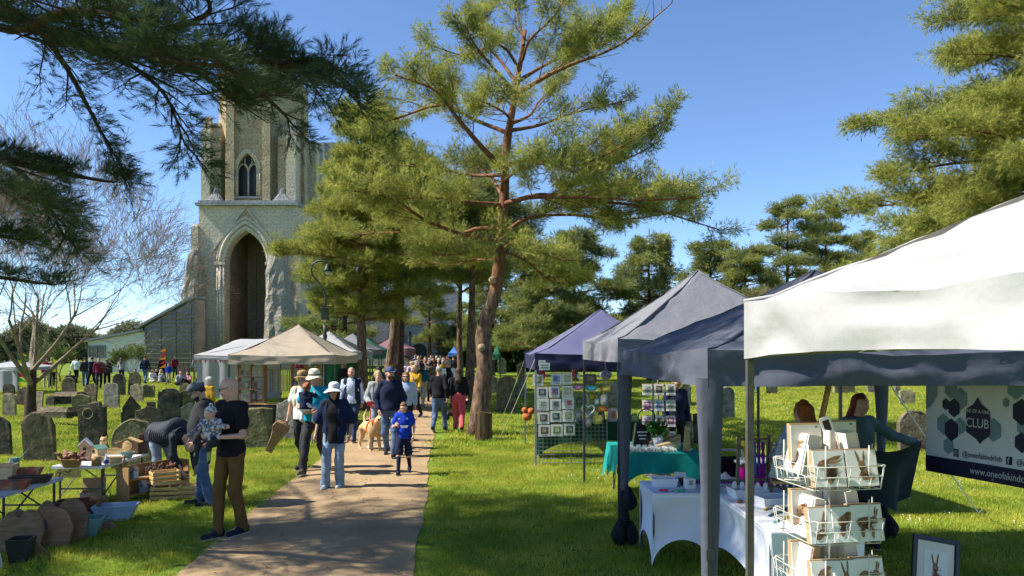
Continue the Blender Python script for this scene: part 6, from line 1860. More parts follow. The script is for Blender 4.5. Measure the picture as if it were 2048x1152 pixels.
# ------------------------------------------------------------------ stall goods
def solo(name, lab, cat, loc, rz, mb, m, group=None, smooth=False, rot=None):
    o = mb.build(name, m, None, smooth); o.location = loc; o.rotation_euler = rot if rot else (0, 0, rz)
    return tag(o, lab, cat, group)
W_OAK = wood('oak', (0.33, 0.19, 0.08)); W_PALE = wood('pale', (0.5, 0.36, 0.19)); W_DARK = wood('dark', (0.075, 0.04, 0.025)); W_MID = wood('mid', (0.22, 0.12, 0.055)); W_GREY = wood('grey', (0.2, 0.15, 0.1)); W_RED = wood('red', (0.17, 0.06, 0.035))
W_PINE = wood('pine', (0.55, 0.37, 0.15)); P_BLUE = mat('paint_blue', (0.3, 0.4, 0.5), .6, .15, 4); P_GREEN = mat('paint_green', (0.13, 0.25, 0.2), .6, .15, 4); M_PLW = mat('white_plastic', (0.7, 0.71, 0.74), .45, .04, 3)
M_WIRE = mat('cream_wire', (0.62, 0.6, 0.52), .4, .05); M_KRAFT = mat('kraft', (0.4, 0.27, 0.15), .9, .1); M_PAPER = mat('paper', (0.72, 0.70, 0.66), .8, .03); M_CREAM = mat('cream_card', (0.68, 0.63, 0.54), .8, .04)

def trough(w, d, h, flare=.7, th=.018):
    """open box with sloping walls"""
    b = MB()
    o = [(-w / 2, -d / 2), (w / 2, -d / 2), (w / 2, d / 2), (-w / 2, d / 2)]
    lo = [(x * flare, y * flare, 0) for x, y in o]; hi = [(x, y, h) for x, y in o]
    k = lambda p, c: (p[0] - math.copysign(c, p[0]), p[1] - math.copysign(c, p[1]), p[2])
    ih = [k(p, th) for p in hi]; il = [(k(p, th)[0], k(p, th)[1], th) for p in lo]
    v = lo + hi + ih + il
    f = [(3, 2, 1, 0), (12, 13, 14, 15)]
    for i in range(4):
        j = (i + 1) % 4
        f += [(i, j, 4 + j, 4 + i), (4 + i, 4 + j, 8 + j, 8 + i), (8 + i, 8 + j, 12 + j, 12 + i)]
    return b.add(v, f)

def birdhouse(lab, loc, rz, w, d, h, wall, roof, hole=True, s=1.0):
    t = thing('bird_house', lab, 'bird house', loc, rz, 'wooden goods for sale')
    b = MB(); b.prism([(-w / 2, 0), (w / 2, 0), (w / 2, h * .72), (0, h * .95), (-w / 2, h * .72)], -d / 2, d / 2); b.build('box', wall, t)
    for sx in (-1, 1):
        b = MB(); b.prism([(0, h * .95), (sx * w * .62, h * .67), (sx * w * .62, h * .73), (0, h * 1.01)][::sx], -d * .6, d * .6); b.build('roof_board', roof, t)
    if hole:
        b = MB(); b.tube([(0, -d / 2 + .01, h * .55), (0, -d / 2 - .004, h * .55)], w * .17, 10); b.build('entrance_hole', M_DARK, t)
    return t

def fold_table(lab, x0, x1, y0, y1, h, m, leg_col):
    t = thing('folding_table', lab, 'table', ((x0 + x1) / 2, (y0 + y1) / 2, 0))
    w, d = x1 - x0, y1 - y0
    b = MB(); b.box((0, 0, h - .02), (w, d, .04)); b.build('table_top', m, t)
    for sy in (-1, 1):
        for sx in (-1, 1):
            b = MB(); b.tube([(sx * w * .42, sy * d * .42, h - .04), (sx * w * .42, sy * d * .42, 0)], .016, 8); b.build('leg', leg_col, t)
        b = MB(); b.bar((-w * .42, sy * d * .42, h * .4), (w * .42, sy * d * .42, h * .4), .02); b.build('stretcher', leg_col, t)
    for sx in (-1, 1):
        b = MB(); b.bar((sx * w * .42, -d * .42, h * .2), (sx * w * .42, d * .1, h - .05), .014); b.bar((sx * w * .42, d * .42, h * .2), (sx * w * .42, -d * .1, h - .05), .014); b.build('brace', leg_col, t)
    return t
GL = 'wooden goods for sale'
TZ = .56
fold_table('grey folding table carrying troughs and tools beside the chalkboard', -6.5, -5.74, 8.35, 9.6, TZ, mat('grey_plastic', (0.42, 0.44, 0.47), .5, .06), M_STEELD)
fold_table('white folding table carrying bird houses and carvings', -6.45, -5.74, 10.5, 11.85, TZ, M_PLW, M_STEELD)
def on(px, py, z):      # point whose image is (px,py) at height z
    d = (HC - z) * F / (py - HZ); return (X(px, d), d, z)
birdhouse('tall pale bird house with white tin roof on the white folding table', on(171, 921, TZ), .35, .14, .14, .33, wood('cedar', (0.36, 0.22, 0.13)), M_PLW)
birdhouse('small green-roofed bird house next to the tall one', on(196, 916, TZ), -.4, .17, .15, .2, W_PALE, P_GREEN)
birdhouse('gabled insect house with carved round front', on(259, 908, TZ), .1, .3, .12, .26, W_MID, W_PINE, False)
solo('carved_disc', 'pale carved roundel fixed on the gabled insect house', 'carving', Vector(on(259, 908, TZ)) + Vector((0, -.075, .14)), 0, MB().lathe([(.075, -.01), (.08, 0), (.03, .012)], 16, M=Matrix.Rotation(math.pi / 2, 4, 'X')), W_PINE, GL)
ow = thing('owl_carving', 'small carved wooden owl at the back of the white folding table', 'carving', on(208, 906, TZ + .02), 0, GL)
b = MB(); b.lathe([(.05, 0), (.062, .05), (.055, .12), (.05, .15), (.058, .19), (.05, .235), (.02, .25)], 14); b.build('body', W_PINE, ow, True)
b = MB()
for sx in (-1, 1): b.sphere((sx * .022, -.05, .2), .014, 8, 6)
b.build('eyes', W_DARK, ow, True)
for sx in (-1, 1):
    b = MB(); b.lathe([(.018, .23), (.002, .27)], 6, (sx * .035, 0, 0)); b.build('ear_tuft', W_PINE, ow)
    b = MB(); b.sphere((sx * .052, .0, .1), (.014, .03, .06), 8, 6); b.build('wing', W_MID, ow, True)
solo('plinth', 'flat wooden block under the carved owl', 'block', on(208, 906.5, TZ), .2, MB().box((0, 0, .01), (.16, .12, .02)), W_DARK, GL)
solo('wooden_box', 'open pale wooden box behind the log slices', 'box', on(238, 908, TZ), .1, trough(.3, .16, .1, .95), W_PINE, GL)
solo('log_slice', 'short upright log slice at the table corner', 'log', on(193, 931, TZ), 0, MB().lathe([(.065, 0), (.068, .07), (.063, .13), (.05, .132)], 14), W_OAK, GL, True)
solo('trug', 'shallow wooden trug with raised ends on the white folding table', 'trug', on(224, 926, TZ), .2, trough(.3, .14, .09, .7), W_PALE, GL)
bt = thing('spray_bottle', 'small clear bottle with blue label standing by the trug', 'bottle', on(213, 931, TZ), 0)
b = MB(); b.lathe([(.024, 0), (.026, .1), (.012, .13), (.012, .16), (.004, .165)], 12); b.build('bottle', mat('frosted', (0.6, 0.66, 0.72), .2, .05), bt, True)
b = MB(); b.lathe([(.0265, .03), (.0265, .08)], 12); b.build('label', ROYAL, bt)
solo('green_scoop', 'pale green painted wooden scoop on the table edge', 'scoop', on(255, 916, TZ), .5, trough(.2, .1, .09, .5), P_GREEN, GL)
for k, (px, py, w_, h_, lab) in enumerate(((283, 906, .2, .16, 'dark wooden stool block at the end of the white folding table'), (290, 884, .14, .13, 'reddish wooden caddy stacked on the dark stool block'))):
    z_ = TZ if k == 0 else TZ + .16
    solo('wooden_block', lab, 'block', on(px, py, z_), .3, trough(w_, .16, h_, 1.0), W_RED if k else W_DARK, GL)
# driftwood heap with slatted sign
dh = thing('driftwood_heap', 'heap of twisted driftwood in a basket at the table end', 'driftwood', on(143, 934, TZ), 0, GL)
b = MB(); b.lathe([(.1, 0), (.14, .1), (.15, .12)], 12); b.build('basket', W_OAK, dh)
dr2 = random.Random(2)
for k in range(26):
    a_ = dr2.uniform(0, 6.28); p_ = Vector((dr2.uniform(-.16, .16), dr2.uniform(-.1, .1), .1)); q_ = p_ + Vector((math.cos(a_) * .14, math.sin(a_) * .1, dr2.uniform(.0, .13)))
    b = MB(); b.tube([p_, (p_ + q_) / 2 + Vector((0, 0, .03)), q_], [.02, .024, .006], 6); b.build('driftwood', W_MID if k % 3 else W_RED, dh, True)
sg = thing('slat_sign', 'pale slatted wooden sign hanging from the table corner', 'sign', on(140, 956, TZ - .18), .1, GL)
for k in range(4):
    b = MB(); b.box((dr2.uniform(-.02, .02), 0, .03 + k * .052), (.3 + dr2.uniform(-.03, .03), .02, .045)); b.build('slat', W_PINE, sg)
b = MB()
for k in range(5): b.tube([(0, -.014, .06 + k * .02), (dr2.uniform(-.09, .09), -.016, .1 + k * .03)], .005, 5)
b.build('twig_motif', W_DARK, sg)
# low bookcase
bc = thing('bookcase', 'low orange-brown bookcase with two shelves at the end of the goods', 'bookcase', (X(246, 10.75), 10.75, 0), math.radians(62))
BW, BD, BH = 1.0, .27, .5
for sx in (0, 1):
    b = MB(); b.box((sx * BW, 0, BH / 2), (.022, BD, BH)); b.build('side_panel', W_OAK, bc)
for z_ in (.1, .32, ):
    b = MB(); b.box((BW / 2, 0, z_), (BW - .024, BD - .01, .02)); b.build('shelf', W_OAK, bc)
b = MB(); b.box((BW / 2, BD / 2 - .01, .3), (BW - .024, .01, .4)); b.build('back_panel', W_OAK, bc)
def onshelf(u, v, z): 
    c_, s_ = math.cos(bc.rotation_euler.z), math.sin(bc.rotation_euler.z)
    return (bc.location.x + u * c_ - v * s_, bc.location.y + u * s_ + v * c_, z)
for (u, z_, lab, wl_, rf) in ((.14, .33, 'pale blue carton-shaped bird house on the upper shelf', P_BLUE, W_GREY), (.3, .11, 'small blue and white bird feeder on the lower shelf', P_BLUE, M_PLW)):
    birdhouse(lab, onshelf(u, -.04, z_), -.3, .09, .09, .17, wl_, rf)
solo('wooden_cone', 'turned wooden cone peg on the bookcase end', 'carving', onshelf(.02, .0, BH), 0, MB().lathe([(.035, 0), (.02, .06), (.012, .13), (.022, .16), (.004, .18)], 10), W_OAK, GL, True)
for k, (u, z_, lab) in enumerate(((.45, .33, 'dark pine cone cluster on the upper shelf left'), (.62, .33, 'dark pine cone cluster on the upper shelf middle'), (.8, .33, 'reddish dried flower heads on the upper shelf right'), (.6, .11, 'dark carved bowl on the lower shelf'))):
    t = thing('dried_cluster', lab, 'dried flowers', onshelf(u, -.02, z_), 0, GL)
    b = MB()
    for q_ in range(14):
        p_ = (dr2.uniform(-.07, .07), dr2.uniform(-.06, .06), .03 + dr2.uniform(0, .12))
        b.lathe([(.008, -.025), (.026, -.005), (.02, .015), (.003, .03)], 7, p_)
    b.tube([(0, 0, 0), (0, 0, .1)], .02, 6); b.build('cones', W_DARK if k != 2 else W_RED, t)
# things on the grass
def grd(px, py): return P_at(px, py)
solo('planter', 'pale blue painted trough planter on the grass', 'planter', grd(232, 1040), .25, trough(.52, .3, .2, .62, .02), P_BLUE, GL)
pg = thing('planter', 'sage green stepped trough planter on the grass', 'planter', grd(164, 1074), .3, GL)
trough(.42, .26, .14, .7, .02).build('trough', P_GREEN, pg)
b = trough(.5, .32, .1, .86, .03); ob = b.build('rim', P_GREEN, pg); ob.location = (0, 0, .13)
solo('wooden_chest', 'dark open wooden chest behind the green planter', 'box', grd(157, 1036), .35, trough(.5, .3, .24, .92), W_RED, GL)
solo('mallet', 'upright log mallet leaning by the dark chest', 'log', grd(192, 1040), 0, MB().tube([(0, 0, 0), (.02, 0, .18), (.05, 0, .26)], .032, 9).tube([(-.06, 0, .27), (.14, 0, .28)], .045, 9), W_MID, GL)
def rag(lab, loc, rz, w_, d_, h_, m):
    b = MB()
    b.grid(lambda u, v: ((u - .5) * w_, (v - .5) * d_, h_ * (math.sin(math.pi * u) * math.sin(math.pi * v)) ** .4 + .03 * mnoise.noise(Vector((u * 7, v * 7, rz)))), 18, 18)
    solo('folded_rug', lab, 'rug', loc, rz, b, m, GL, True)
RUGM = patterned('kilim', [(0.3, 0.07, 0.035), (0.28, 0.2, 0.1), (0.35, 0.1, 0.05), (0.12, 0.1, 0.06)], 22)
rag('patterned red rug folded over the dark chest front', grd(152, 1046), .3, .45, .25, .16, RUGM)
rag('patterned rug roll between the green and blue planters', grd(204, 1060), .2, .3, .22, .1, RUGM)
cb = thing('cardboard_box', 'open cardboard box behind the dark chest', 'box', grd(186, 1004), .4, None)
trough(.3, .25, .16, 1.0, .006).build('carton', M_KRAFT, cb)
b = MB(); b.box((0, .16, .24), (.3, .01, .18), rot=Matrix.Rotation(-.5, 3, 'X')); b.build('flap', M_KRAFT, cb)
solo('dish', 'cobalt blue dish by the table leg', 'dish', grd(158, 1012), 0, MB().lathe([(.09, 0), (.11, .08), (.105, .085), (.08, .02)], 16), mat('cobalt', (0.02, 0.04, 0.35), .35), None, True)
solo('pot', 'little red pot beside the cardboard box', 'pot', grd(190, 1010), 0, MB().lathe([(.03, 0), (.045, .06), (.03, .1), (.035, .11)], 12), RED, None, True)
# live-edge slabs leaning at the first table
for k, (px, py, w_, h_, lean_, lab, m) in enumerate(((62, 1098, .74, .46, .35, 'large brown live-edge slab leaning on the grey table', W_MID), (112, 1086, .56, .5, .3, 'tall brown live-edge slab with round notch leaning right', W_MID), (30, 1104, .45, .46, .4, 'dark plank offcut leaning behind the bucket', W_MID))):
    t = thing('timber_slab', lab, 'timber', grd(px, py), .15, GL)
    pr_ = [(-w_ / 2, 0), (w_ / 2, .0), (w_ / 2 + .03, h_ * .5), (w_ * .4, h_ * .9), (w_ * .1, h_), (-w_ * .08, h_ * .8), (-w_ * .3, h_ * .97), (-w_ / 2 - .02, h_ * .6)]
    pr_ = [tuple(q_) for q_ in ([np.array(pr_[0]), np.array(pr_[1])] + polyline(pr_[2:], 26))]
    b = MB(); b.prism(pr_, 0, .045, chamfer=.01); o = b.build('slab', m, t); o.rotation_euler = (-lean_, 0, 0)
    b = MB(); b.box((0, .12, .02), (w_ * .6, .2, .04)); b.build('footing', m, t)
    if k == 0:
        b = MB(); b.tube([(-.12, -.02, .24), (0, -.03, .34), (.1, -.02, .3), (.13, -.02, .2)], .018, 6); o2 = b.build('iron_hook', M_DARK, o)
solo('bucket', 'dark square tapered bucket in front of the slabs', 'bucket', grd(42, 1122), .2, trough(.22, .22, .24, .72, .012), mat('dark_bucket', (0.03, 0.032, 0.028), .6, .2), None)
solo('timber_wedge', 'triangular timber offcut lying on the grass', 'timber', grd(68, 1112), .3, MB().prism([(-.14, 0), (.14, 0), (.02, .16)], -.02, .03), W_MID, GL)
# goods on the first table
for k, (px, py, w_, h_, m, lab) in enumerate(((20, 978, .42, .1, RUGM, 'floral-papered wooden trough at the near end of the grey table'), (62, 966, .45, .09, W_DARK, 'long dark wooden trough on the grey table'), (40, 955, .5, .12, RUGM, 'floral-papered boat-shaped trough behind the dark one'), (5, 960, .3, .2, W_PALE, 'pale wooden tray frame stacked on the grey table'))):
    solo('wooden_trough', lab, 'trough', on(px, py, TZ), .25, trough(w_, .18, h_, .8), m, GL)
solo('glass_bottle', 'clear glass bottle among the troughs', 'bottle', on(22, 950, TZ), 0, MB().lathe([(.04, 0), (.042, .14), (.02, .18), (.02, .22)], 12), mat('clear_glass', (0.55, 0.62, 0.6), .1, .05), None, True)
solo('green_tin', 'tall green tin with a stick in it on the grey table', 'tin', on(30, 946, TZ), 0, MB().lathe([(.05, 0), (.05, .2), (.045, .2)], 12).tube([(0, 0, .1), (.18, 0, .33)], [.012, .006], 6), P_GREEN, None)
for k in range(5):
    solo('garden_hook', 'small black iron hook, one of a row on the grey table end', 'hook', on(86 + k * 8, 958 - k * .8, TZ), .2, MB().tube([(0, 0, .005), (.02, 0, .06), (.05, 0, .07), (.06, 0, .03)], .005, 5), M_DARK, 'iron hooks on the grey table')
# crates in front of the bending person
for k, (px, py, z_, lab) in enumerate(((332, 998, 0, 'slatted pine crate nearest the bookcase'), (366, 996, 0, 'slatted pine crate under the bending person'), (350, 984, .0, 'slatted pine crate behind the other two'), (330, 998, .22, 'slatted pine crate stacked on top of another'))):
    t = thing('crate', lab, 'crate', tuple(Vector(grd(px, py)) + Vector((0, 0, z_))), .2 + .15 * k, 'pine crates')
    for z2 in (.04, .105, .17):
        for (c_, s_) in (((0, -.13), (.38, .012)), ((0, .13), (.38, .012)), ((-.185, 0), (.012, .25)), ((.185, 0), (.012, .25))):
            b = MB(); b.box((c_[0], c_[1], z2), (s_[0], s_[1], .045)); b.build('slat', W_PINE, t)
    for sx in (-1, 1):
        for sy in (-1, 1):
            b = MB(); b.box((sx * .168, sy * .112, .105), (.02, .02, .21)); b.build('corner_post', W_PALE, t)
    b = MB(); b.box((0, 0, .012), (.35, .23, .012)); b.build('base', W_PALE, t)
# white A-frame chalkboard at the frame edge
ab = thing('chalkboard', 'white framed chalkboard sign at the edge of the lawn', 'sign', (X(-62, 7.2), 7.2, 0), .25); ab.scale = (.7, .7, .7)
b = MB(); b.box((0, 0, .42), (.46, .012, .72), rot=Matrix.Rotation(-.15, 3, 'X')); b.build('slate', M_DARK, ab)
for (c_, s_) in (((-.25, 0, .42), (.05, .03, .86)), ((.25, 0, .42), (.05, .03, .86)), ((0, 0, .82), (.45, .03, .06)), ((0, 0, .42), (.45, .026, .04)), ((0, 0, .06), (.45, .03, .06))):
    b = MB(); b.box((c_[0], (c_[2] - .42) * .15, c_[2]), s_, rot=Matrix.Rotation(-.15, 3, 'X')); b.build('frame_bar', M_PLW, ab)
for k in range(5):
    b = MB(); b.box((.02 - .03 * (k % 2), -.012 + (.66 - k * .1 - .42) * .15, .66 - k * .1), (.3 - .05 * (k % 3), .003, .02)); b.build('chalk_line', M_PAPER, ab)
b = MB(); b.bar((-.25, .05, .82), (-.25, .4, 0), .03); b.bar((.25, .05, .82), (.25, .4, 0), .03); b.build('back_legs', M_PLW, ab)

# ------------------------------------------------------------------ beige stall shelves
def stall_shelf(lab, px0, px1, d, rows, cols, z0, dz):
    t = thing('display_shelf', lab, 'shelf', (X((px0 + px1) / 2, d), d, 0))
    w_ = (px1 - px0) * d / F
    for sx in (-1, 0, 1):
        b = MB(); b.box((sx * w_ / 2, 0, (z0 + dz * rows) / 2), (.04, .25, z0 + dz * rows)); b.build('upright', W_OAK, t)
    for r in range(rows):
        b = MB(); b.box((0, 0, z0 + dz * r), (w_ - .05, .3, .025)); b.build('shelf', W_OAK, t)
    return t, w_
sr2 = random.Random(8)
GC = [(0.5, 0.42, 0.28), (0.6, 0.56, 0.46), (0.25, 0.27, 0.2), (0.4, 0.25, 0.14), (0.55, 0.5, 0.42), (0.18, 0.15, 0.12), (0.35, 0.36, 0.3)]
gmats = [mat('craft%d' % i, c, .8, .4, 25) for i, c in enumerate(GC)]
rown = ['bottom', 'lower', 'middle', 'upper', 'top']; shn = ['left', 'right']
for si, (px0, px1) in enumerate(((478, 530), (585, 640))):
    sh, w_ = stall_shelf('brown tiered display shelf under the beige canopy, %s one' % ('further from the lamp post' if si == 0 else 'nearer the lamp post'), px0, px1, 20.6, 3, 5, .75, .34)
    for r in range(3):
        for c in range(4):
            h_ = sr2.uniform(.2, .28); ww = w_ / 4 * .72
            x_ = sh.location.x - w_ / 2 + w_ * (c + .5) / 4
            b = MB(); b.box((0, 0, h_ / 2), (ww, .03, h_), rot=Matrix.Rotation(-.15, 3, 'X'))
            b.box((0, -.0, .012), (ww * .9, .12, .02)); b.box((sr2.uniform(-.03, .03), -.03, h_ * .5), (ww * .5, .012, h_ * .5), mi=1, rot=Matrix.Rotation(-.15, 3, 'X'))
            solo('craft_piece', 'small craft piece on the %s tier of the shelf %s the lamp post' % (rown[r + 1], 'further from' if si == 0 else 'nearer'), 'craft', (x_, 20.55, .765 + .34 * r), 0, b, [gmats[sr2.randrange(7)], gmats[sr2.randrange(7)]], 'crafts on the beige stall %d%d' % (si, r))
t = thing('stall_table', 'low brown counter with crafts under the beige canopy', 'table', (X(560, 20.3), 20.3, 0))
b = MB(); b.box((0, 0, .7), (2.6, .6, .04)); b.build('table_top', W_OAK, t)
b = MB(); b.grid(lambda u, v: (-1.3 + 2.6 * u, -.32 + .03 * math.sin(u * 40) * v, .72 - .68 * v), 40, 4); b.build('cloth', CHAR, t, True)
for sx in (-1, 1):
    for sy in (-1, 1):
        b = MB(); b.bar((sx * 1.2, sy * .25, 0), (sx * 1.2, sy * .25, .68), .04); b.build('leg', W_DARK, t)
hg = thing('hanging_rack', 'row of hanging tan leather straps under the beige canopy', 'rack', (X(560, 20.9), 20.9, 0))
b = MB(); b.tube([(-.42, 0, 0), (-.42, 0, 1.62), (.42, 0, 1.62), (.42, 0, 0)], .02, 6); b.build('frame', W_OAK, hg)
for k in range(14):
    b = MB(); b.box((-.38 + k * .058, 0, 1.62 - .3), (.03, .012, .6)); b.build('strap', gmats[k % 4], hg)

# ------------------------------------------------------------------ card stall: print helpers
def text_mesh(body, size, name='lettering'):
    c = bpy.data.curves.new(name, 'FONT'); c.body = body; c.size = size; c.align_x = 'CENTER'; c.align_y = 'CENTER'; c.extrude = .0006; c.resolution_u = 3
    o = bpy.data.objects.new('tmp_text', c); COL.objects.link(o)
    dg = bpy.context.evaluated_depsgraph_get()
    me = bpy.data.meshes.new_from_object(o.evaluated_get(dg))
    bpy.data.objects.remove(o)
    me.name = name
    return me
M_SEPIA = mat('sepia_ink', (0.16, 0.075, 0.035), .8, .6, 60, col2=(0.38, 0.22, 0.11)); M_INK = mat('dark_ink', (0.035, 0.025, 0.022), .8, .4, 50)

def sketch(mb, kind, w, h, rng):
    """loose animal sketch in strokes and washes, on plane y=0 (x right, z up), centred"""
    def blob(cx, cz, rx, rz_, a=0, mi=0, y=-.0012, n=14):
        pts = []
        for k in range(n):
            t_ = 2 * math.pi * k / n; j = 1 + rng.uniform(-.16, .16)
            x_, z_ = rx * j * math.cos(t_), rz_ * j * math.sin(t_)
            pts.append(((cx + x_ * math.cos(a) - z_ * math.sin(a)) * w, y, (cz + x_ * math.sin(a) + z_ * math.cos(a)) * h))
        mb.add(pts, [tuple(range(n))[::-1]], mi)
    def stroke(p, q, t_=.012, mi=1):
        p, q = Vector((p[0] * w, -.002, p[1] * h)), Vector((q[0] * w, -.002, q[1] * h))
        d_ = (q - p); n_ = Vector((-d_.z, 0, d_.x)).normalized() * t_ * w
        mb.add([p - n_, p + n_, q + n_ * .3, q - n_ * .3], [(0, 1, 2, 3), (3, 2, 1, 0)], mi)
    if kind == 'front':      # hare facing out: ears, face, chest
        blob(-.14, .27, .035, .17, .35); blob(.06, .28, .035, .17, -.15); blob(-.02, .05, .11, .13); blob(.02, -.2, .15, .14); blob(.2, -.3, .16, .06)
        for k in range(16): stroke((rng.uniform(-.15, .25), rng.uniform(-.35, .1)), (rng.uniform(-.2, .35), rng.uniform(-.4, 0)), .008)
        blob(-.06, .08, .014, .018, 0, 1, -.0026); blob(.04, .08, .014, .018, 0, 1, -.0026); blob(-.02, -.02, .02, .015, 0, 1, -.0026)
        for sx in (-.14, .06): stroke((sx, .14), (sx * 1.3, .42), .008)
    elif kind == 'side':
        blob(-.2, .12, .2, .11, .3); blob(.15, .25, .24, .05, .25); blob(.1, .15, .22, .045, .05); blob(-.02, -.18, .17, .22); blob(.1, -.1, .12, .15)
        blob(-.22, .17, .03, .025, 0, 1, -.0026)
        for k in range(22): stroke((rng.uniform(-.2, .25), rng.uniform(-.4, .1)), (rng.uniform(-.2, .4), rng.uniform(-.45, .05)), .008)
    elif kind == 'run':
        blob(-.1, -.02, .27, .17, .1); blob(.2, .05, .12, .1); blob(.24, .26, .03, .14, -.2); blob(.3, .24, .025, .13, -.35); blob(.12, -.27, .05, .16); blob(-.2, -.25, .06, .14)
        for k in range(18): stroke((rng.uniform(-.35, .3), rng.uniform(-.3, .15)), (rng.uniform(-.35, .3), rng.uniform(-.4, .1)), .008)
    elif kind == 'fox':
        blob(0, .1, .28, .16, .35); blob(.15, .25, .16, .07, .2); blob(-.1, -.15, .12, .18, -.3)
        for k in range(18): stroke((rng.uniform(-.3, .3), rng.uniform(-.3, .2)), (rng.uniform(-.3, .3), rng.uniform(-.35, .15)), .008)
    elif kind == 'tail':
        blob(.1, .15, .07, .25, -.35); blob(-.05, -.25, .25, .12, .4)
        for k in range(10): stroke((rng.uniform(-.2, .2), rng.uniform(-.4, .1)), (rng.uniform(-.2, .25), rng.uniform(-.4, .2)), .008)

def card(lab, M4, w, h, kind=None, back=False, depth=.02, group=None, rng=None, name='greeting_card', print_m=None):
    """stack of cards: kraft-backed pile, white front, drawing. M4 places the card centre, facing -y"""
    o = thing(name, lab, 'card', (0, 0, 0), 0, group)
    o.matrix_world = M4
    b = MB(); b.box((0, depth / 2 + .004, 0), (w, depth, h)); b.build('envelope', M_KRAFT if depth < .045 else M_CREAM, o)
    b = MB(); b.box((-.003, 0, -.003), (w * .95, .006, h * .95)); b.build('front', M_CREAM if back else M_PAPER, o)
    b = MB()
    if back:
        b.box((-.06 * w, -.0042, -.12 * h), (w * .18, .001, h * .18)); b.box((-.06 * w, -.0042, -.3 * h), (w * .4, .001, h * .02), mi=1); b.box((.3 * w, -.0042, .4 * h), (w * .08, .001, h * .05), mi=2)
        b.build('print', [M_SEPIA, M_INK, cloth('recycle_green', (0.05, 0.3, 0.2))], o)
    elif print_m:
        b.box((0, -.0042, .02 * h), (w * .62, .001, h * .6)); b.box((sr2.uniform(-.08, .08) * w, -.0054, .03 * h), (w * .34, .001, h * .36), mi=1); b.box((0, -.0042, -.38 * h), (w * .5, .001, h * .05), mi=1)
        b.build('print', list(print_m), o)
    elif kind:
        sketch(b, kind, w, h, rng or random.Random(1)); pr_ = b.build('print', [M_SEPIA, M_INK], o); pr_.location = (0, -.0035, 0)
    return o

# ------------------------------------------------------------------ wire spinner with hare cards (near)
RX, RY = 1.395, 3.32
rk = thing('card_spinner', 'cream wire card spinner stacked with animal sketch cards', 'card rack', (RX, RY, 0))
b = MB(); b.tube([(0, 0, 0), (0, 0, 1.84)], .016, 10); b.build('post', M_WIRE, rk, True)
b = MB(); b.lathe([(.24, 0), (.24, .02), (.03, .05)], 20); b.build('base', M_WIRE, rk, True)
tiers = [1.69, 1.46, 1.23, 1.0, .77]
def pocket(z, ang, off, w_, h_=.16):
    """wire pocket: floor loop and front rails"""
    b = MB()
    Mx = Matrix.Rotation(ang, 4, 'Z')
    def q(x, y, zz): return Mx @ Vector((x, y, zz))
    y0, y1 = -off, -off - .055
    for zz, yy in ((z - .085, y1), (z - .03, y1 - .012), (z + .015, y1 - .02)):
        b.tube([q(-w_ / 2, y0, zz), q(-w_ / 2, yy, zz), q(w_ / 2, yy, zz), q(w_ / 2, y0, zz)], .0018, 5)
    for k in range(7):
        x = -w_ / 2 + w_ * k / 6
        b.tube([q(x, y0, z - .085), q(x, y1, z - .085), q(x, y1 - (.012 if k % 3 else .02), z - (.03 if k % 3 else -.015))], .0016, 5)
    b.tube([q(-w_ / 2, y0, z - .085), q(-w_ / 2, y0, z + .1)], .0028, 5); b.tube([q(w_ / 2, y0, z - .085), q(w_ / 2, y0, z + .1)], .0028, 5)
    for xx in (-w_ / 2, w_ / 2): b.tube([q(xx, y0, z - .08), q(0, 0, z - .08)], .0028, 5)
    b.build('wire_pocket', M_WIRE, rk, True)
for z in tiers:
    for k in range(4): pocket(z, k * math.pi / 2 + .16, .1, .3)
crng = random.Random(12)
def spin_card(ti, face, x, w_, h_, dz, lab, kind=None, back=False, depth=.025, tilt=-.2, yo=.125, roll=0.0):
    z = tiers[ti] + dz + .012; w_ *= 1.1; h_ *= 1.18
    M4 = Matrix.Translation((RX, RY, z)) @ Matrix.Rotation(face * math.pi / 2 + .16, 4, 'Z') @ Matrix.Translation((x, -yo, 0)) @ Matrix.Rotation(tilt, 4, 'X') @ Matrix.Rotation(roll, 4, 'Y')
    return card(lab, M4, w_, h_, kind, back, depth, 'cards on the wire spinner', crng)
spin_card(0, 0, -.075, .135, .135, -.005, 'card with a hare head in profile on the top tier of the spinner', 'side', depth=.03, yo=.14)
spin_card(0, 0, .075, .135, .135, -.005, 'card with a long-eared hare facing out on the top tier of the spinner', 'front', depth=.03, yo=.14)
spin_card(0, 0, -0.080, .14, .14, .085, 'cream card back seen on the far top tier, left of the price slip', None, True, yo=-.03, tilt=-.08)
spin_card(0, 0, 0.085, .15, .15, .09, 'cream card back seen on the far top tier, right of the price slip', None, True, yo=-.03, tilt=-.08)
spin_card(0, 3, -.04, .13, .15, .04, 'stack of cards end-on in the left top pocket', 'side', depth=.06)
spin_card(0, 1, .02, .13, .15, .05, 'stack of cards end-on in the right top pocket', None, True, depth=.05)
spin_card(1, 0, -0.075, .14, .13, .03, 'cream card back on the far second tier at the left', None, True, yo=-.03, tilt=-.08)
spin_card(1, 0, 0.075, .13, .13, .03, 'cream card back on the far second tier at the right', None, True, yo=-.03, tilt=-.08)
spin_card(1, 0, -.115, .095, .13, -.015, 'card with a curled tail on the second tier of the spinner', 'tail', depth=.03, yo=.14)
spin_card(1, 0, -.01, .1, .13, -.012, 'card with a fox on the second tier of the spinner', 'fox', depth=.03, yo=.145)
spin_card(1, 0, .1, .135, .135, -.01, 'card with a running hare on the second tier of the spinner', 'run', depth=.04, yo=.14)
spin_card(1, 1, .03, .14, .14, .03, 'stack of cards in the right second pocket', None, True, depth=.05)
spin_card(1, 3, .0, .15, .15, .0, 'dark-edged cards in the left second pocket', 'fox', depth=.05)
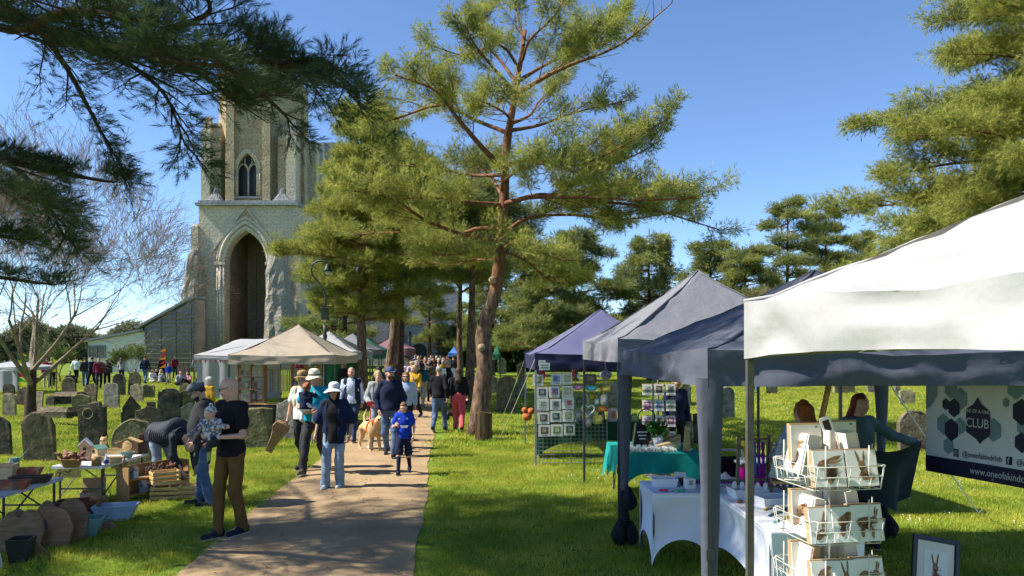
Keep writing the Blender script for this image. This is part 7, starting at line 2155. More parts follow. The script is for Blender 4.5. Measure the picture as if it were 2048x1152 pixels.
spin_card(2, 0, -0.070, .15, .13, .03, 'cream card back on the far third tier at the left', None, True, yo=-.03, tilt=-.08)
spin_card(2, 0, 0.080, .13, .13, .03, 'cream card back on the far third tier at the right', None, True, yo=-.03, tilt=-.08)
spin_card(2, 0, -.1, .1, .13, -.01, 'card with a grey animal on the third tier of the spinner', 'fox', depth=.03, yo=.14)
spin_card(2, 0, .0, .1, .13, -.01, 'card with a pale hare on the third tier of the spinner', 'front', depth=.03, yo=.145)
spin_card(2, 0, .11, .13, .135, -.01, 'card with a crouching hare on the third tier of the spinner', 'run', depth=.04, yo=.14)
spin_card(2, 1, .03, .13, .16, .03, 'stack of cards in the right third pocket', None, True, depth=.05)
spin_card(2, 3, .0, .13, .15, .02, 'green leafy card in the left third pocket', None, False, depth=.03)
solo('price_slip', 'white price slip tilted on top of the wire spinner', 'price slip', (RX + .01, RY + .02, 1.85), 0, MB().box((0, 0, 0), (.05, .003, .1)).box((0, -.002, .01), (.03, .001, .05), mi=1), [M_PAPER, M_INK], None, rot=(.1, -.35, 0))

# ------------------------------------------------------------------ white-clothed tables
M_STRETCH = mat('stretch_cloth', (0.66, 0.68, 0.74), .75, .04, 2, .15, 6)
def white_table(lab, x0, x1, y0, y1, h):
    t = thing('clothed_table', lab, 'table', ((x0 + x1) / 2, (y0 + y1) / 2, 0), 0, 'tables under the slate canopy')
    w, d = (x1 - x0) / 2, (y1 - y0) / 2
    b = MB(); b.box((0, 0, h - .02), (2 * w, 2 * d, .04)); b.box((0, 0, h + .002), (2 * w - .02, 2 * d - .02, .008)); b.build('table_top', M_STRETCH, t)
    for (A, B) in (((-w, -d), (w, -d)), ((w, -d), (w, d)), ((w, d), (-w, d)), ((-w, d), (-w, -d))):
        A, B = Vector((*A, 0)), Vector((*B, 0)); nrm = Vector(((B - A).y, -(B - A).x, 0)).normalized()
        def fn(u, v):
            p = A + (B - A) * u; k = 1 - (2 * u - 1) ** 2
            zb = .02 + .26 * k ** .6
            inn = -.07 * math.sin(math.pi * v) * (.3 + .7 * k)
            pp = p + nrm * (inn + .004)
            return (pp.x, pp.y, (h - .006) * (1 - v) + zb * v)
        b = MB(); b.grid(fn, 26, 12); b.build('cloth_side', M_STRETCH, t, True)
    for sx in (-1, 1):
        for sy in (-1, 1):
            b = MB(); b.tube([(sx * w * .94, sy * d * .92, 0), (sx * w * .94, sy * d * .92, h - .04)], .014, 6); b.build('leg', M_STEELD, t)
    return t
white_table('white stretch-clothed table at the left of the slate canopy', 1.41, 2.02, 7.55, 8.3, .74)
white_table('white stretch-clothed table running towards the card spinner', 2.06, 2.8, 5.95, 7.9, .74)
for k, (x, y, w_, d_, lab) in enumerate(((1.62, 7.98, .26, .2, 'white plastic tray on the left clothed table'), (2.32, 7.4, .34, .26, 'white plastic tray with a handle slot at the back of the long table'), (2.45, 7.0, .36, .26, 'white plastic tray in the middle of the long table'), (2.62, 6.45, .3, .3, 'white plastic tray at the near end of the long table'))):
    solo('plastic_tray', lab, 'tray', (x, y, .746), .1 * k, trough(w_, d_, .085, .88, .008), M_PLW, 'white trays')
solo('gift_box', 'small open white gift box holding dark beads', 'box', (1.86, 7.86, .746), .1, MB().box((0, 0, .05), (.1, .09, .1)).box((.0, -.047, .06), (.04, .002, .05), mi=1), [M_PAPER, GREYM], None)
solo('gift_box', 'upright white box lid behind the dark beads', 'box', (1.82, 8.12, .746), -.1, MB().box((0, 0, .06), (.12, .02, .12)), M_PAPER, None)
bb = MB()
for k in range(26): bb.sphere((.05 * math.cos(k), .03 * math.sin(k * 1.7), .02 + .07 * ((k * 7) % 10) / 10), .016, 6, 5)
solo('bead_bracelet', 'tangle of dark beads between the white boxes', 'beads', (1.78, 7.95, .746), 0, bb, mat('dark_beads', (0.05, 0.035, 0.03), .3, .4, 40), None)
for k, (x, y, c, lab) in enumerate(((1.55, 7.66, (0.7, 0.02, 0.12), 'pink hair bow on the left clothed table'), (1.72, 7.64, (0.05, 0.5, 0.2), 'green hair bow on the left clothed table'), (1.64, 7.68, (0.6, 0.62, 0.66), 'white hair bow between the pink and green ones'), (2.16, 7.1, (0.35, 0.16, 0.06), 'tan hair slide on the long table'))):
    b = MB(); b.sphere((-.025, 0, .012), (.028, .02, .012), 8, 5); b.sphere((.025, 0, .012), (.028, .02, .012), 8, 5); b.sphere((0, 0, .014), .01, 6, 5)
    solo('hair_bow', lab, 'hair bow', (x, y, .746), .3 * k, b, cloth('bow%d' % k, c), 'small accessories')
KC = [(0.05, 0.35, 0.3), (0.12, 0.12, 0.14), (0.55, 0.4, 0.05), (0.3, 0.32, 0.36), (0.05, 0.15, 0.25), (0.4, 0.1, 0.1)]; KN = ['green', 'black', 'yellow', 'grey', 'blue', 'red']
for k in range(12):
    solo('hair_clip', '%s enamel hair clip in the row on the long table' % KN[k % 6], 'hair clip', (2.22 + .05 * (k % 4) + .01 * k, 6.3 + .06 * k, .747), .9, MB().box((0, 0, .008), (.11, .018, .012)).sphere((.05, 0, .01), (.016, .014, .008), 6, 5), cloth('clip%d' % (k % 6), KC[k % 6]), 'hair clips')
solo('purple_runner', 'purple and grey knitted strip along the back of the tables', 'runner', (2.0, 8.15, .748), 0, MB().box((.2, 0, .012), (.75, .14, .02)).box((.2, -.01, .026), (.7, .06, .012), mi=1), [cloth('purple', (0.15, 0.04, 0.22)), GREYT], None)
# lines of earring stands and plaits
for k in range(5):
    b = MB(); b.prism([(-.025, 0), (.025, 0), (.02, .11), (0, .125), (-.02, .11)], -.002, .002); b.tube([(0, -.004, .06), (0, -.01, .03)], .008, 6)
    solo('earring_card', 'white rounded earring card, one of a row on the tray', 'earring card', (2.2 + .07 * k, 7.42 - .02 * k, .77), .1, b, M_PLW, 'earring cards')
pl = thing('plait_stand', 'grey display ladder hung with rainbow and purple plaited cords', 'display', (2.5, 7.75, .746), .1)
for k, c in enumerate(((0.6, 0.3, 0.03), (0.45, 0.05, 0.05), (0.03, 0.15, 0.4), (0.25, 0.03, 0.3), (0.2, 0.02, 0.25))):
    b = MB(); b.tube([(-.1 + k * .045, -.03 - .004 * q_, .5 - q_ * .05 ) for q_ in range(8)], [.02 if q_ % 2 else .014 for q_ in range(8)], 7); b.build('plaited_cord', cloth('plait%d' % k, c), pl, True)
for sx in (-.16, .16):
    b = MB(); b.bar((sx, .05, 0), (sx, 0, .56), .03); b.build('upright', W_GREY, pl)
for z_ in (.1, .25, .52):
    b = MB(); b.bar((-.16, .02, z_), (.16, .02, z_), .02); b.build('rung', W_GREY, pl)
ld2 = thing('jewellery_ladder', 'grey wooden ladder shelf with small trinkets on the long table', 'display', (2.72, 7.5, .746), -.3)
for sx in (-.12, .12):
    b = MB(); b.bar((sx, .08, 0), (sx, 0, .5), .025); b.build('upright', W_GREY, ld2)
for z_ in (.08, .22, .36, .49):
    b = MB(); b.box((0, -.02, z_), (.26, .09, .012)); b.build('rung', W_GREY, ld2)
    b = MB()
    for q_ in range(4): b.sphere((-.09 + q_ * .06, -.04, z_ + .018), .012, 6, 5)
    b.build('trinkets', M_PLW, ld2)
cu = MB()
cu.grid(lambda u, v: ((u - .5) * .3, .05 * math.sin(math.pi * u) * math.sin(math.pi * v), (v - .02) * .36 + .02), 14, 14); cu.grid(lambda u, v: ((u - .5) * .3, -.05 * math.sin(math.pi * u) * math.sin(math.pi * v), (v - .02) * .36 + .02), 14, 14, flip=True)
solo('cushion', 'white star-print cushion standing behind the canopy leg', 'cushion', (2.42, 8.3, .3), .2, cu, patterned('stars', [(0.68, 0.68, 0.7), (0.7, 0.7, 0.72), (0.08, 0.1, 0.2), (0.66, 0.66, 0.68), (0.7, 0.7, 0.7)], 45), None, True, rot=(0, .1, .2))
solo('stool', 'low grey stool under the star-print cushion', 'stool', (2.42, 8.32, 0), .1, MB().box((0, 0, .28), (.36, .3, .03)).bar((-.15, -.12, 0), (-.15, -.12, .27), .025).bar((.15, -.12, 0), (.15, -.12, .27), .025).bar((.15, .12, 0), (.15, .12, .27), .025).bar((-.15, .12, 0), (-.15, .12, .27), .025), W_GREY)
sb = thing('storage_stack', 'clear storage crate topped with a magenta box by the lawn', 'storage box', (X(1510, 9.2), 9.2, 0), .05)
trough(.6, .42, .5, .95, .01).build('lower_box', mat('cloudy_plastic', (0.45, 0.46, 0.5), .25, .08), sb)
o = trough(.52, .4, .3, .94, .01).build('upper_box', mat('magenta_plastic', (0.5, 0.01, 0.28), .25, .08), sb); o.location = (.05, 0, .51)
b = MB(); b.box((.05, 0, .825), (.6, .46, .025)); b.build('lid', M_PLW, sb)
ch = thing('camp_chair', 'dark folding chair with grey tubular frame under the canopy', 'chair', (X(1470, 9.0), 9.0, 0), .3)
b = MB(); b.tube(polyline([(-.24, .2, 0), (-.24, .2, .85), (-.2, .22, .95), (.2, .22, .95), (.24, .2, .85), (.24, .2, 0)], 20), .014, 6); b.build('back_frame', M_STEEL, ch, True)
b = MB(); b.box((0, .0, .44), (.46, .44, .03)); b.build('seat', BLACK, ch)
b = MB(); b.box((0, .22, .7), (.42, .02, .36)); b.build('backrest', BLACK, ch)
for sx in (-1, 1):
    b = MB(); b.tube([(sx * .22, -.2, 0), (sx * .22, -.18, .43)], .012, 6); b.build('leg', M_STEEL, ch)
bg_ = MB(); bg_.sphere((0, 0, .13), (.14, .1, .13), 14, 9)
for i, v in enumerate(bg_.v):
    q_ = Vector(v); bg_.v[i] = tuple(q_ * (1 + .25 * mnoise.noise(q_ * 14)))
solo('carrier_bag', 'white plastic carrier bag on the dark folding chair', 'bag', (X(1452, 8.9), 8.95, .455), 0, bg_, mat('thin_plastic', (0.68, 0.7, 0.72), .4, .05, trans=.3), None, True)
# easel with prints
ea = thing('easel', 'orange-brown artist easel holding grey prints behind the spinner', 'easel', (X(1625, 6.3), 6.3, 0), -.2)
zt_ = Z(762, 6.3)
b = MB(); b.bar((-.12, .1, .55), (.14, .02, zt_), .085, .03); b.build('mast', W_OAK, ea)
b = MB(); b.bar((-.1, .12, 0), (-.1, .12, .6), .04); b.bar((-.35, -.1, 0), (-.1, .1, .8), .035); b.bar((.2, -.1, 0), (-.1, .1, .8), .035); b.build('legs', W_OAK, ea)
b = MB(); b.prism([(-.17, 1.38), (.02, 1.38), (.02, 1.45), (-.06, 1.47), (-.12, 1.52), (-.17, 1.47)], -.03, .0); b.build('clamp', W_OAK, ea)
for k in range(5):
    b = MB(); b.box((-.2 + k * .045, -.06 - .012 * k, 1.26), (.24, .006, .34), rot=Matrix.Rotation(.28, 3, 'Y') @ Matrix.Rotation(-.1, 3, 'X')); b.build('print', mat('grey_print%d' % (k % 2), ((0.25, 0.3, 0.34), (0.5, 0.54, 0.6))[k % 2], .5, .5, 14, stretch=(1, 1, 6)), ea)
b = MB(); b.box((-.12, -.03, 1.08), (.42, .1, .02)); b.build('tray', W_OAK, ea)
# framed hare picture standing on the grass
fr = thing('framed_picture', 'black framed hare drawing propped on the grass', 'picture', (X(1868, 6.35), 6.35, 0), 0)
fi = bpy.data.objects.new('tilt', None)
fw_, fh_ = .36, .5
Mt = Matrix.Rotation(-.25, 4, 'X') @ Matrix.Rotation(.18, 4, 'Y')
Mt = Matrix.Translation((0, 0, .08)) @ Mt
bpy.data.objects.remove(fi)
def fbox(nm, c_, s_, m_):
    b = MB(); b.box(c_, s_, M=Mt); return b.build(nm, m_, fr)
fbox('backing', (0, .006, fh_ / 2), (fw_ - .04, .006, fh_ - .04), M_DARK); fbox('mount', (0, 0, fh_ / 2), (fw_ - .05, .004, fh_ - .05), M_CREAM); fbox('paper', (0, -.004, fh_ / 2), (fw_ * .55, .003, fh_ * .6), M_PAPER)
for c_, s_ in (((-fw_ / 2, 0, fh_ / 2), (.035, .03, fh_ + .035)), ((fw_ / 2, 0, fh_ / 2), (.035, .03, fh_ + .035)), ((0, 0, 0), (fw_ - .036, .03, .035)), ((0, 0, fh_), (fw_ - .036, .03, .035))): fbox('frame_bar', c_, s_, M_DARK)
b = MB(); sketch(b, 'front', .2, .3, random.Random(4)); b.v = [tuple(Mt @ (Vector(v) + Vector((0, -.0065, fh_ / 2)))) for v in b.v]; b.build('drawing', [M_SEPIA, M_INK], fr)
b = MB(); b.bar((0, .1, .3), (0, .32, 0), .03); b.build('strut', W_DARK, fr)

# ------------------------------------------------------------------ hanging banner, on the right side of the slate canopy
BNx0, BNy0, BNx1, BNy1 = 4.43, 8.02, 4.545, 5.95
bn = thing('hanging_banner', 'white and navy hexagon-patterned vinyl banner hung below the slate canopy', 'banner', (BNx0, BNy0, 0))
dirv = Vector((BNx1 - BNx0, BNy1 - BNy0, 0)); BL = dirv.length; dirv.normalize()
nrm = Vector((-dirv.y, dirv.x, 0)) * -1
if nrm.x > 0: nrm = -nrm
def bp(s_, z_, o_=0.0):
    wv = .004 * math.sin(s_ * 4 + 1)
    return tuple(dirv * s_ + nrm * (o_ + wv) + Vector((0, 0, z_ + .05 * s_ * (1.93 - z_))))
Z0, Z1 = .90, 1.95
b = MB(); b.grid(lambda u, v: bp(u * BL, Z0 + (Z1 - Z0) * v), 50, 24); b.grid(lambda u, v: bp(u * BL, Z0 + (Z1 - Z0) * v, -.006), 50, 24, flip=True); b.build('vinyl', mat('banner_vinyl', (0.72, 0.73, 0.75), .55, .05, 3, .25, 4), bn, True)
M_BNAVY = mat('banner_navy', (0.022, 0.02, 0.05), .5, .1); M_BTEAL = mat('banner_teal', (0.2, 0.3, 0.34), .55, .1)
def bpoly(pts, m_, o_=.004, nm='hexagon'):
    n = len(pts); b = MB()
    cx_, cz_ = sum(p[0] for p in pts) / n, sum(p[1] for p in pts) / n
    b.add([bp(cx_, cz_, o_)] + [bp(p[0], p[1], o_) for p in pts], [(0, 1 + i, 1 + (i + 1) % n) for i in range(n)]); b.build(nm, m_, bn)
def hexa(cs, cz, r, m_, o_=.004, sx=1.0):
    cs = min(cs, BL - r); bpoly([(cs + r * sx * math.sin(k * math.pi / 3), cz + r * math.cos(k * math.pi / 3)) for k in range(6)], m_, o_)
bpoly([(0.005, 1.93), (.2, 1.93), (.2, 1.72), (.1, 1.6), (.005, 1.55)], M_BTEAL)
bpoly([(.12, 1.94), (.36, 1.94), (.28, 1.86)], M_BNAVY, .006)
for cs, cz, r in ((.42, 1.8, .11), (.56, 1.7, .12), (.3, 1.42, .115), (.38, 1.2, .09), (.56, 1.42, .09), (1.03, 1.42, .12), (1.32, 1.85, .12), (1.2, 1.7, .05), (1.45, 1.5, .13), (1.55, 1.2, .11), (1.8, 1.75, .12)): hexa(cs, cz, r, M_BTEAL)
for cs, cz, r in ((.345, 1.63, .065), (.47, 1.6, .1), (.43, 1.37, .12), (1.4, 1.62, .13), (1.4, 1.33, .1), (1.7, 1.5, .13)): hexa(cs, cz, r, M_BNAVY, .006)
LC = .82
bpoly([(LC, 1.73), (LC + .05, 1.66), (LC + .17, 1.6), (LC + .17, 1.36), (LC + .07, 1.3), (LC + .03, 1.26), (LC - .03, 1.31), (LC - .17, 1.37), (LC - .17, 1.6), (LC - .06, 1.66)], M_BNAVY, .007, 'emblem')
b = MB(); b.grid(lambda u, v: bp(u * BL, Z0 + .17 * v, .004), 40, 2); b.build('foot_band', M_BNAVY, bn)
def btext(s_, z_, body, size, m_, o_=.014):
    me = text_mesh(body, size)
    co = np.empty(len(me.vertices) * 3); me.vertices.foreach_get('co', co); co = co.reshape(-1, 3)
    co2 = np.array([bp(s_ + c[0], z_ + c[1], o_ + c[2]) for c in co]); me.vertices.foreach_set('co', co2.ravel()); me.update()
    me.materials.append(m_); link('lettering', me, bn)
M_BW = mat('banner_white', (0.62, 0.63, 0.66), .5, .03)
btext(LC, 1.585, 'ONE OF A KIND', .052, M_BW); btext(LC, 1.465, 'CLUB', .135, M_BW)
btext(.88, 1.14, '@oneofakindclub', .078, M_BNAVY); btext(1.62, 1.14, '@oneofakindclub', .078, M_BNAVY); btext(1.26, 0.985, 'www.oneofakindclub.co.uk', .1, M_BW)
for cs, gl in ((.5, 'camera'), (1.24, 'f')):
    bpoly([(cs - .04, 1.1), (cs + .04, 1.1), (cs + .04, 1.18), (cs - .04, 1.18)], M_BNAVY, .006, 'icon')
    if gl == 'f': btext(cs, 1.135, 'f', .1, M_BW)
    else:
        for r_, m_, o_ in ((.03, M_BW, .008), (.024, M_BNAVY, .009), (.015, M_BW, .0105), (.01, M_BNAVY, .012)): bpoly([(cs + r_ * math.sin(k * .524), 1.14 + r_ * math.cos(k * .524)) for k in range(12)], m_, o_, 'icon')
for s_ in (.03, 1.03, BL - .03):
    b = MB(); b.sphere(bp(s_, Z0 + .03, .01), .012, 8, 5); b.build('eyelet', M_STEEL, bn, True)
    b = MB(); b.tube([bp(s_, Z1 - .02, .0), tuple(Vector(bp(s_, Z1 - .02, .0)) + Vector((0, 0, .2)))], .005, 5); b.build('tie', M_STEELD, bn)

# ------------------------------------------------------------------ teal-clothed table under the grey canopy
t = thing('clothed_table', 'table with long teal cloth under the grey canopy', 'table', (2.08, 11.15, 0))
M_TEALC = cloth('teal_cloth', (0.01, 0.24, 0.21), .2, 20)
w, d, h = .58, .66, .74
b = MB(); b.box((0, 0, h - .015), (2 * w, 2 * d, .03)); b.build('table_top', M_TEALC, t)
for k, (A, B) in enumerate((((-w, -d), (w, -d)), ((w, -d), (w, d)), ((w, d), (-w, d)), ((-w, d), (-w, -d)))):
    A, B = Vector((*A, 0)), Vector((*B, 0)); nrm_ = Vector(((B - A).y, -(B - A).x, 0)).normalized()
    def fn(u, v):
        p = A + (B - A) * u; e_ = abs(2 * u - 1) ** 4
        zb = .46 - .28 * e_
        pp = p + nrm_ * (.008 + v * (.03 + .05 * e_ + .025 * math.sin(u * 16 + k)))
        return (pp.x, pp.y, (h + .002) * (1 - v) + zb * v)
    b = MB(); b.grid(fn, 30, 8); b.build('cloth_drop', M_TEALC, t, True)
for sx in (-1, 1):
    for sy in (-1, 1):
        b = MB(); b.tube([(sx * w * .85, sy * d * .85, 0), (sx * w * .85, sy * d * .85, h - .03)], .015, 6); b.build('leg', M_STEELD, t)
jr_ = random.Random(6)
for k in range(34):
    x, y = 1.66 + .09 * (k % 8) + jr_.uniform(-.02, .02), 10.62 + .13 * (k // 8) + jr_.uniform(-.02, .02)
    b = MB(); b.box((0, 0, .028), (.06, .006, .05), rot=Matrix.Rotation(-.3, 3, 'X')); b.sphere((0, -.012, .026), .011, 6, 5, mi=1); b.box((0, .012, .006), (.06, .05, .01), mi=2)
    solo('jewellery_card', 'little jewellery card in the %s row on the teal cloth' % ['front', 'second', 'third', 'fourth', 'back'][k // 8], 'jewellery', (x, y, .742), jr_.uniform(-.3, .3), b, [M_PAPER, cloth('gem%d' % (k % 4), ((0.35, 0.12, 0.1), (0.4, 0.3, 0.2), (0.2, 0.12, 0.08), (0.5, 0.45, 0.4))[k % 4]), W_PALE], 'jewellery cards on the teal cloth')
for k, (x, y) in enumerate(((2.28, 11.0), (2.36, 11.3), (2.22, 11.45))):
    b = MB(); b.prism([(-.16, 0), (.16, 0), (.16, .12 + .05 * k), (-.16, .05)], -.08, .08)
    solo('riser', 'sloping wooden display riser, %s on the teal cloth' % ['front one', 'middle one', 'rear one'][k], 'display', (x, y, .742), .2 * k, b, W_PALE)
pt = thing('house_plant', 'leafy fern in a white pot on the teal cloth', 'plant', (2.18, 11.2, .9))
b = MB(); b.lathe([(.06, -.157), (.08, 0), (.07, 0)], 12); b.build('pot', M_PLW, pt, True)
link('foliage', tuft_mesh('foliage', [(jr_.uniform(-.08, .08), jr_.uniform(-.08, .08), jr_.uniform(.0, .16)) for _ in range(40)], [(jr_.uniform(-1, 1), jr_.uniform(-1, 1), jr_.uniform(.1, 1)) for _ in range(40)], 9, .11, .03, mat('fern', (0.05, 0.2, 0.03), .6, .4, 10, trans=.3), 3, 1.2, .05), pt)
cbd = thing('chalkboard', 'small arched black chalkboard on the teal cloth', 'sign', (1.98, 11.35, .742), .1)
b = MB(); b.prism([(-.14, 0), (.14, 0), (.14, .22)] + [(.14 * math.cos(q_), .22 + .1 * math.sin(q_)) for q_ in np.linspace(.2, 2.94, 8)] + [(-.14, .22)], 0, .02); o = b.build('board', M_DARK, cbd); o.rotation_euler = (-.2, 0, 0)
for k in range(3):
    b = MB(); b.box((0, -.004, .2 - .05 * k), (.16 - .03 * k, .003, .018)); o2 = b.build('chalk_line', M_PAPER, cbd); o2.rotation_euler = (-.2, 0, 0)
b = MB(); b.bar((-.17, -.04, 0), (-.1, .03, .34), .02); b.bar((.17, -.04, 0), (.1, .03, .34), .02); b.build('stand', W_PALE, cbd)
solo('table_mirror', 'round table mirror behind the chalkboard', 'mirror', (2.08, 11.6, .742), 0, MB().tube([(.13 * math.cos(q_), 0, .4 + .13 * math.sin(q_)) for q_ in np.linspace(0, 6.283, 24)], .01, 6).lathe([(.07, 0), (.07, .015), (.012, .03), (.012, .28)], 10), M_DARK, None, True)
solo('wooden_obelisk', 'tall pointed honey-wood stand at the right of the teal cloth', 'display', (2.5, 10.72, .742), 0, MB().prism([(-.05, 0), (.05, 0), (.025, .32), (-.02, .36)], -.03, .03), W_PINE)
solo('price_stand', 'upright white menu card at the left of the teal cloth', 'sign', (1.72, 11.5, .742), .1, MB().box((0, 0, .11), (.08, .01, .22)).box((0, -.006, .12), (.05, .002, .12), mi=1), [M_PAPER, M_INK])

# ------------------------------------------------------------------ revolving card tower behind, and the wire grid
def card_colors(k):
    P = [((0.12, 0.18, 0.1), (0.4, 0.42, 0.3)), ((0.3, 0.42, 0.55), (0.15, 0.2, 0.35)), ((0.5, 0.45, 0.25), (0.6, 0.55, 0.4)), ((0.25, 0.3, 0.5), (0.4, 0.12, 0.15)), ((0.55, 0.56, 0.5), (0.3, 0.32, 0.25)), ((0.07, 0.1, 0.07), (0.3, 0.32, 0.3)), ((0.6, 0.5, 0.5), (0.5, 0.15, 0.15)), ((0.14, 0.09, 0.05), (0.35, 0.33, 0.28)), ((0.18, 0.28, 0.08), (0.45, 0.5, 0.3)), ((0.62, 0.08, 0.3), (0.6, 0.5, 0.5)), ((0.3, 0.33, 0.32), (0.1, 0.1, 0.1))]
    return tuple(mat('cardprint_%d_%d' % (k % 11, j), P[k % 11][j], .7, .6, 40) for j in (0, 1))
CN = ['dark green', 'sky blue', 'gold', 'blue and red', 'silver', 'black-green', 'rose', 'brown', 'leaf green', 'magenta', 'slate']
ct = thing('card_spinner', 'tall dark revolving card tower beside the man in the blue cap', 'card rack', (X(1317, 12.9), 12.9, 0))
b = MB(); b.tube([(0, .05, 0), (0, .05, 1.66)], .02, 8); b.build('post', M_STEELD, ct, True)
b = MB(); b.lathe([(.26, 0), (.26, .02), (.03, .05)], 16, (0, .05, 0)); b.build('base', M_STEELD, ct, True)
rowname = ['top', 'second', 'third', 'fourth', 'lowest']
for r in range(5):
    z_ = 1.5 - r * .27
    b = MB()
    for dz in (-.09, 0): b.tube([(-.3, 0, z_ + dz), (-.3, -.07, z_ + dz), (.3, -.07, z_ + dz), (.3, 0, z_ + dz)], .005, 5)
    b.bar((-.3, .0, z_ - .09), (.3, .0, z_ - .09), .012); b.build('wire_tier', M_STEELD, ct)
    for c in range(3):
        k = (r * 5 + c * 3 + 4) % 11
        card('%s card in the %s row of the revolving tower, %s' % (CN[k], rowname[r], ['left pocket', 'centre pocket', 'right pocket'][c]), Matrix.Translation((ct.location.x - .2 + .2 * c, 12.84, z_ + .005)) @ Matrix.Rotation(-.12, 4, 'X') @ Matrix.Rotation(.25 if (r == 2 and c == 1) else 0, 4, 'Y'), .17, .2, None, False, .03, 'cards on the revolving tower', None, 'greeting_card', card_colors(k))
gd_ = 14.25
gw = thing('grid_panel', 'tall wire grid panel under the navy canopy', 'grid panel', (X(1142, gd_), gd_, 0))
gx0, gx1 = X(1070, gd_) - X(1142, gd_), X(1214, gd_) - X(1142, gd_)
b = MB()
for k in range(19):
    x = gx0 + (gx1 - gx0) * k / 18; b.tube([(x, 0, .02), (x, 0, 1.86)], .0045 if k not in (0, 9, 18) else .009, 5)
for k in range(25):
    z_ = .04 + 1.8 * k / 24; b.tube([(gx0, 0, z_), (gx1, 0, z_)], .0045, 5)
b.build('mesh', M_STEEL, gw)
for sx in (gx0, gx1):
    b = MB(); b.bar((sx, -.2, .01), (sx, .25, .01), .02); b.build('foot', M_STEEL, gw)
cells = [(112, 208, 215, 318), (270, 372, 203, 310), (372, 463, 200, 305), (145, 248, 325, 425), (255, 355, 318, 420), (368, 470, 315, 415), (148, 258, 425, 535), (265, 365, 430, 530), (370, 480, 413, 523), (157, 262, 548, 655), (267, 370, 537, 638), (375, 475, 528, 635), (163, 270, 660, 765), (273, 380, 655, 762), (387, 488, 650, 755)]
kk = [0, 1, 2, 5, 3, 2, 4, 10, 6, 7, 5, 2, 7, 8, 0]
for k, (a_, b_, c_, d_) in enumerate(cells):
    px_, py_ = 1040 + (a_ + b_) / 2 / 4.43, 700 + (c_ + d_) / 2 / 4.43
    w_, h_ = (b_ - a_) / 4.43 * gd_ / F, (d_ - c_) / 4.43 * gd_ / F
    col_ = card_colors(kk[k])
    card('%s framed card in the %s row of the wire grid, %s' % (CN[kk[k]], rowname[k // 3], ['by the canopy leg', 'in the middle', 'towards the trinkets'][k % 3]), Matrix.Translation((X(px_, gd_), gd_ - .045, Z(py_, gd_))), w_, h_, None, False, .028, 'cards on the wire grid', None, 'greeting_card', col_)
def grid_at(px, py, o_=.03): return (X(px, gd_), gd_ - o_, Z(py, gd_))
# trinkets hung on the right half of the grid
hb_ = MB(); pts_ = [(.12 * 16 * math.sin(q_) ** 3 / 16, 0, .12 * (13 * math.cos(q_) - 5 * math.cos(2 * q_) - 2 * math.cos(3 * q_) - math.cos(4 * q_)) / 16) for q_ in np.linspace(0, 6.283, 28)]
hb_.tube(pts_, .014, 6); hb_.tube([(.0, 0, .06), (0, 0, .25), (-.06, 0, .32)], .006, 5)
solo('heart_wreath', 'white wicker heart hanging on the wire grid', 'heart', grid_at(1176, 820), 0, hb_, M_PLW, 'trinkets on the grid', True)
for k, (px_, py_, w_, h_, c_, lab) in enumerate(((1182, 776, .22, .1, (0.08, 0.35, 0.45), 'turquoise plank sign hung on the grid'), (1210, 778, .2, .11, (0.55, 0.33, 0.05), 'orange wooden sign hung on the grid'), (1156, 775, .17, .1, (0.5, 0.2, 0.3), 'pink letter garland on the grid'), (1193, 803, .09, .13, (0.35, 0.42, 0.45), 'pale hearts tag hung below the turquoise sign'), (1207, 800, .12, .2, (0.5, 0.45, 0.38), 'tall floral tag hung on the grid'), (1206, 818, .22, .09, (0.4, 0.13, 0.03), 'rust leaf garland on the grid'), (1195, 839, .18, .18, (0.55, 0.45, 0.12), 'cream bag of yellow petals on the grid'), (1176, 843, .12, .18, (0.4, 0.3, 0.28), 'brown trinket bag on the grid'), (1155, 830, .14, .2, (0.22, 0.24, 0.25), 'grey trinket bag on the grid'), (1158, 803, .12, .14, (0.08, 0.08, 0.08), 'black plaque on the grid'), (1180, 757, .26, .2, (0.14, 0.1, 0.08), 'dark feathery wreath at the top of the grid'), (1157, 752, .06, .1, (0.6, 0.6, 0.6), 'small white label at the top of the grid'), (1086, 750, .09, .16, (0.75, 0.01, 0.16), 'hot pink felt hanging behind the top cards'), (1147, 747, .05, .14, (0.65, 0.02, 0.1), 'red felt hanging by the small white label'))):
    b = MB(); n_ = 12
    pr_ = [(w_ / 2 * math.copysign(abs(math.cos(q_)) ** .5, math.cos(q_)) * jr_.uniform(.88, 1.05), h_ / 2 * math.copysign(abs(math.sin(q_)) ** .5, math.sin(q_)) * jr_.uniform(.88, 1.05)) for q_ in np.linspace(.1, 6.2, n_)]
    b.prism(pr_, -.012, .012, chamfer=.004); b.prism([(x * .5, z * .5) for x, z in pr_], -.016, -.012, mi=1); b.tube([(0, 0, h_ * .4), (0, 0, h_ / 2 + .05)], .004, 4, mi=1)
    solo('trinket', lab, 'trinket', grid_at(px_, py_, .025), 0, b, [mat('trinket%d' % k, c_, .7, .4, 20), mat('trinket_b%d' % k, tuple(min(.7, q_ * 1.7 + .03) for q_ in c_), .7, .3, 30)], 'trinkets on the grid')
sf = MB()
for k in range(8):
    a_ = k * math.pi / 4; sf.sphere((.035 * math.cos(a_), 0, .035 * math.sin(a_)), (.02, .008, .02), 6, 5)
sf.sphere((0, 0, 0), (.025, .012, .025), 8, 5)
solo('felt_flower', 'small yellow felt flower on the grid', 'flower', grid_at(1184, 793), 0, sf, YELLOW, 'trinkets on the grid', True)
hp_ = MB(); hp_.sphere((0, 0, 0), (.1, .05, .08), 12, 8); hp_.tube([(0, 0, .07), (-.03, 0, .3)], .012, 6)
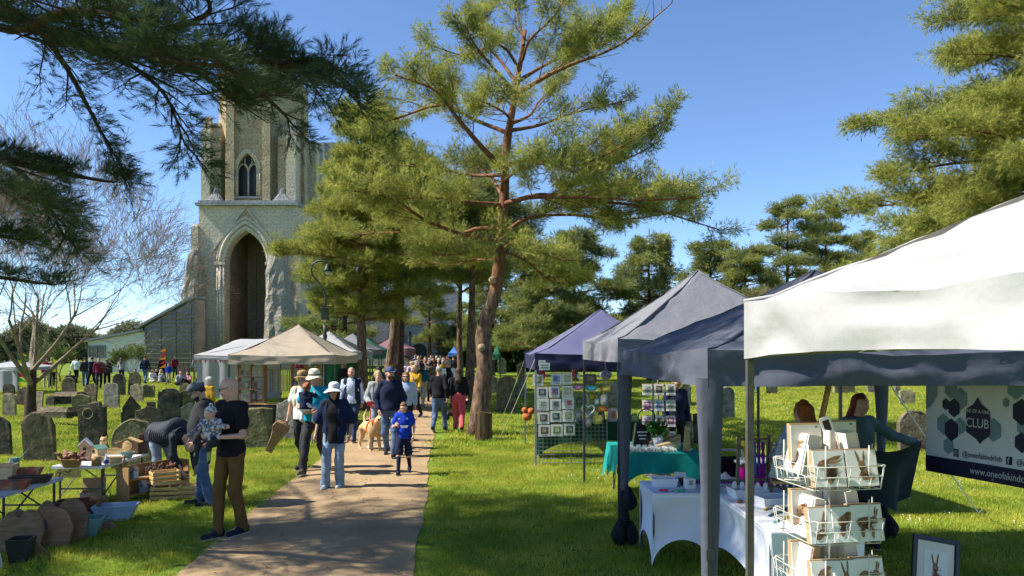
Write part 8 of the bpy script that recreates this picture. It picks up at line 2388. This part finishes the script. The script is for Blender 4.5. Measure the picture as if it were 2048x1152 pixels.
solo('lavender_bag', 'lilac hanging pouch under the grey canopy edge', 'pouch', (X(1212, 12.35), 12.35, Z(750, 12.35)), 0, hp_, mat('lilac_print', (0.3, 0.26, 0.36), .7, .6, 30), None, True)
# dark green cloth table behind the grid
t = thing('clothed_table', 'dark green clothed table behind the wire grid', 'table', (1.75, 15.3, 0))
DG = cloth('bottle_green', (0.008, 0.05, 0.03))
b = MB(); b.box((0, 0, .72), (2.5, .7, .04)); b.build('table_top', DG, t)
for yy, sg_ in ((-.36, -1), (.36, 1)):
    b = MB(); b.grid(lambda u, v: (-1.26 + 2.52 * u, yy + sg_ * .02 * math.sin(u * 30) * v, .74 - v * (.36 + .3 * abs(2 * u - 1) ** 3)), 40, 6); b.build('cloth_drop', DG, t, True)
for xx, sg_ in ((-1.26, -1), (1.26, 1)):
    b = MB(); b.grid(lambda u, v: (xx + sg_ * .02 * math.sin(u * 12) * v, -.36 + .72 * u, .74 - v * .66), 10, 6); b.build('cloth_drop', DG, t, True)
for sx in (-1, 1):
    for sy in (-1, 1):
        b = MB(); b.tube([(sx * 1.15, sy * .28, 0), (sx * 1.15, sy * .28, .7)], .015, 6); b.build('leg', M_STEELD, t)
for k in range(10):
    b = MB(); h_ = jr_.uniform(.1, .3); b.box((0, 0, h_ / 2), (.16, .1, h_), top=(jr_.uniform(.5, 1), .8)); b.box((0, -.052, h_ * .5), (.09, .002, h_ * .5), mi=1)
    solo('stall_goods', '%s gift item on the dark green cloth behind the grid' % CN[k], 'gift', (.7 + .22 * k, 15.1 + .08 * (k % 2), .742), jr_.uniform(-.3, .3), b, list(card_colors(k)), 'gifts on the green cloth')
solo('soft_toy', 'orange plush toys heaped at the end of the dark green cloth', 'toy', (X(1054, 15.2), 15.2, .742), 0, MB().sphere((0, 0, .09), (.1, .08, .09), 10, 7).sphere((.08, -.02, .2), .07, 10, 7).sphere((-.05, 0, .22), .06, 10, 7), mat('plush', (0.5, 0.14, 0.04), .9, .4, 18, .6, 60), None, True)
# small white price tickets pinned on the navy valance
for px_, py_, w_, h_, lab in ((1084, 726, .13, .1, 'plain white ticket pinned on the navy valance'), (1089, 733, .2, .14, 'larger green-lettered ticket pinned on the navy valance')):
    b = MB(); b.box((0, 0, 0), (w_, .004, h_))
    for k in range(2): b.box((0, -.003, h_ * (.18 - .36 * k)), (w_ * .75, .002, h_ * .14), mi=1)
    solo('price_ticket', lab, 'ticket', (X(px_, 14.04), 14.04 - (.012 if w_ > .15 else 0), Z(py_, 14.04)), .05, b, [M_PAPER, cloth('ticket_ink', (0.1, 0.2, 0.15))])
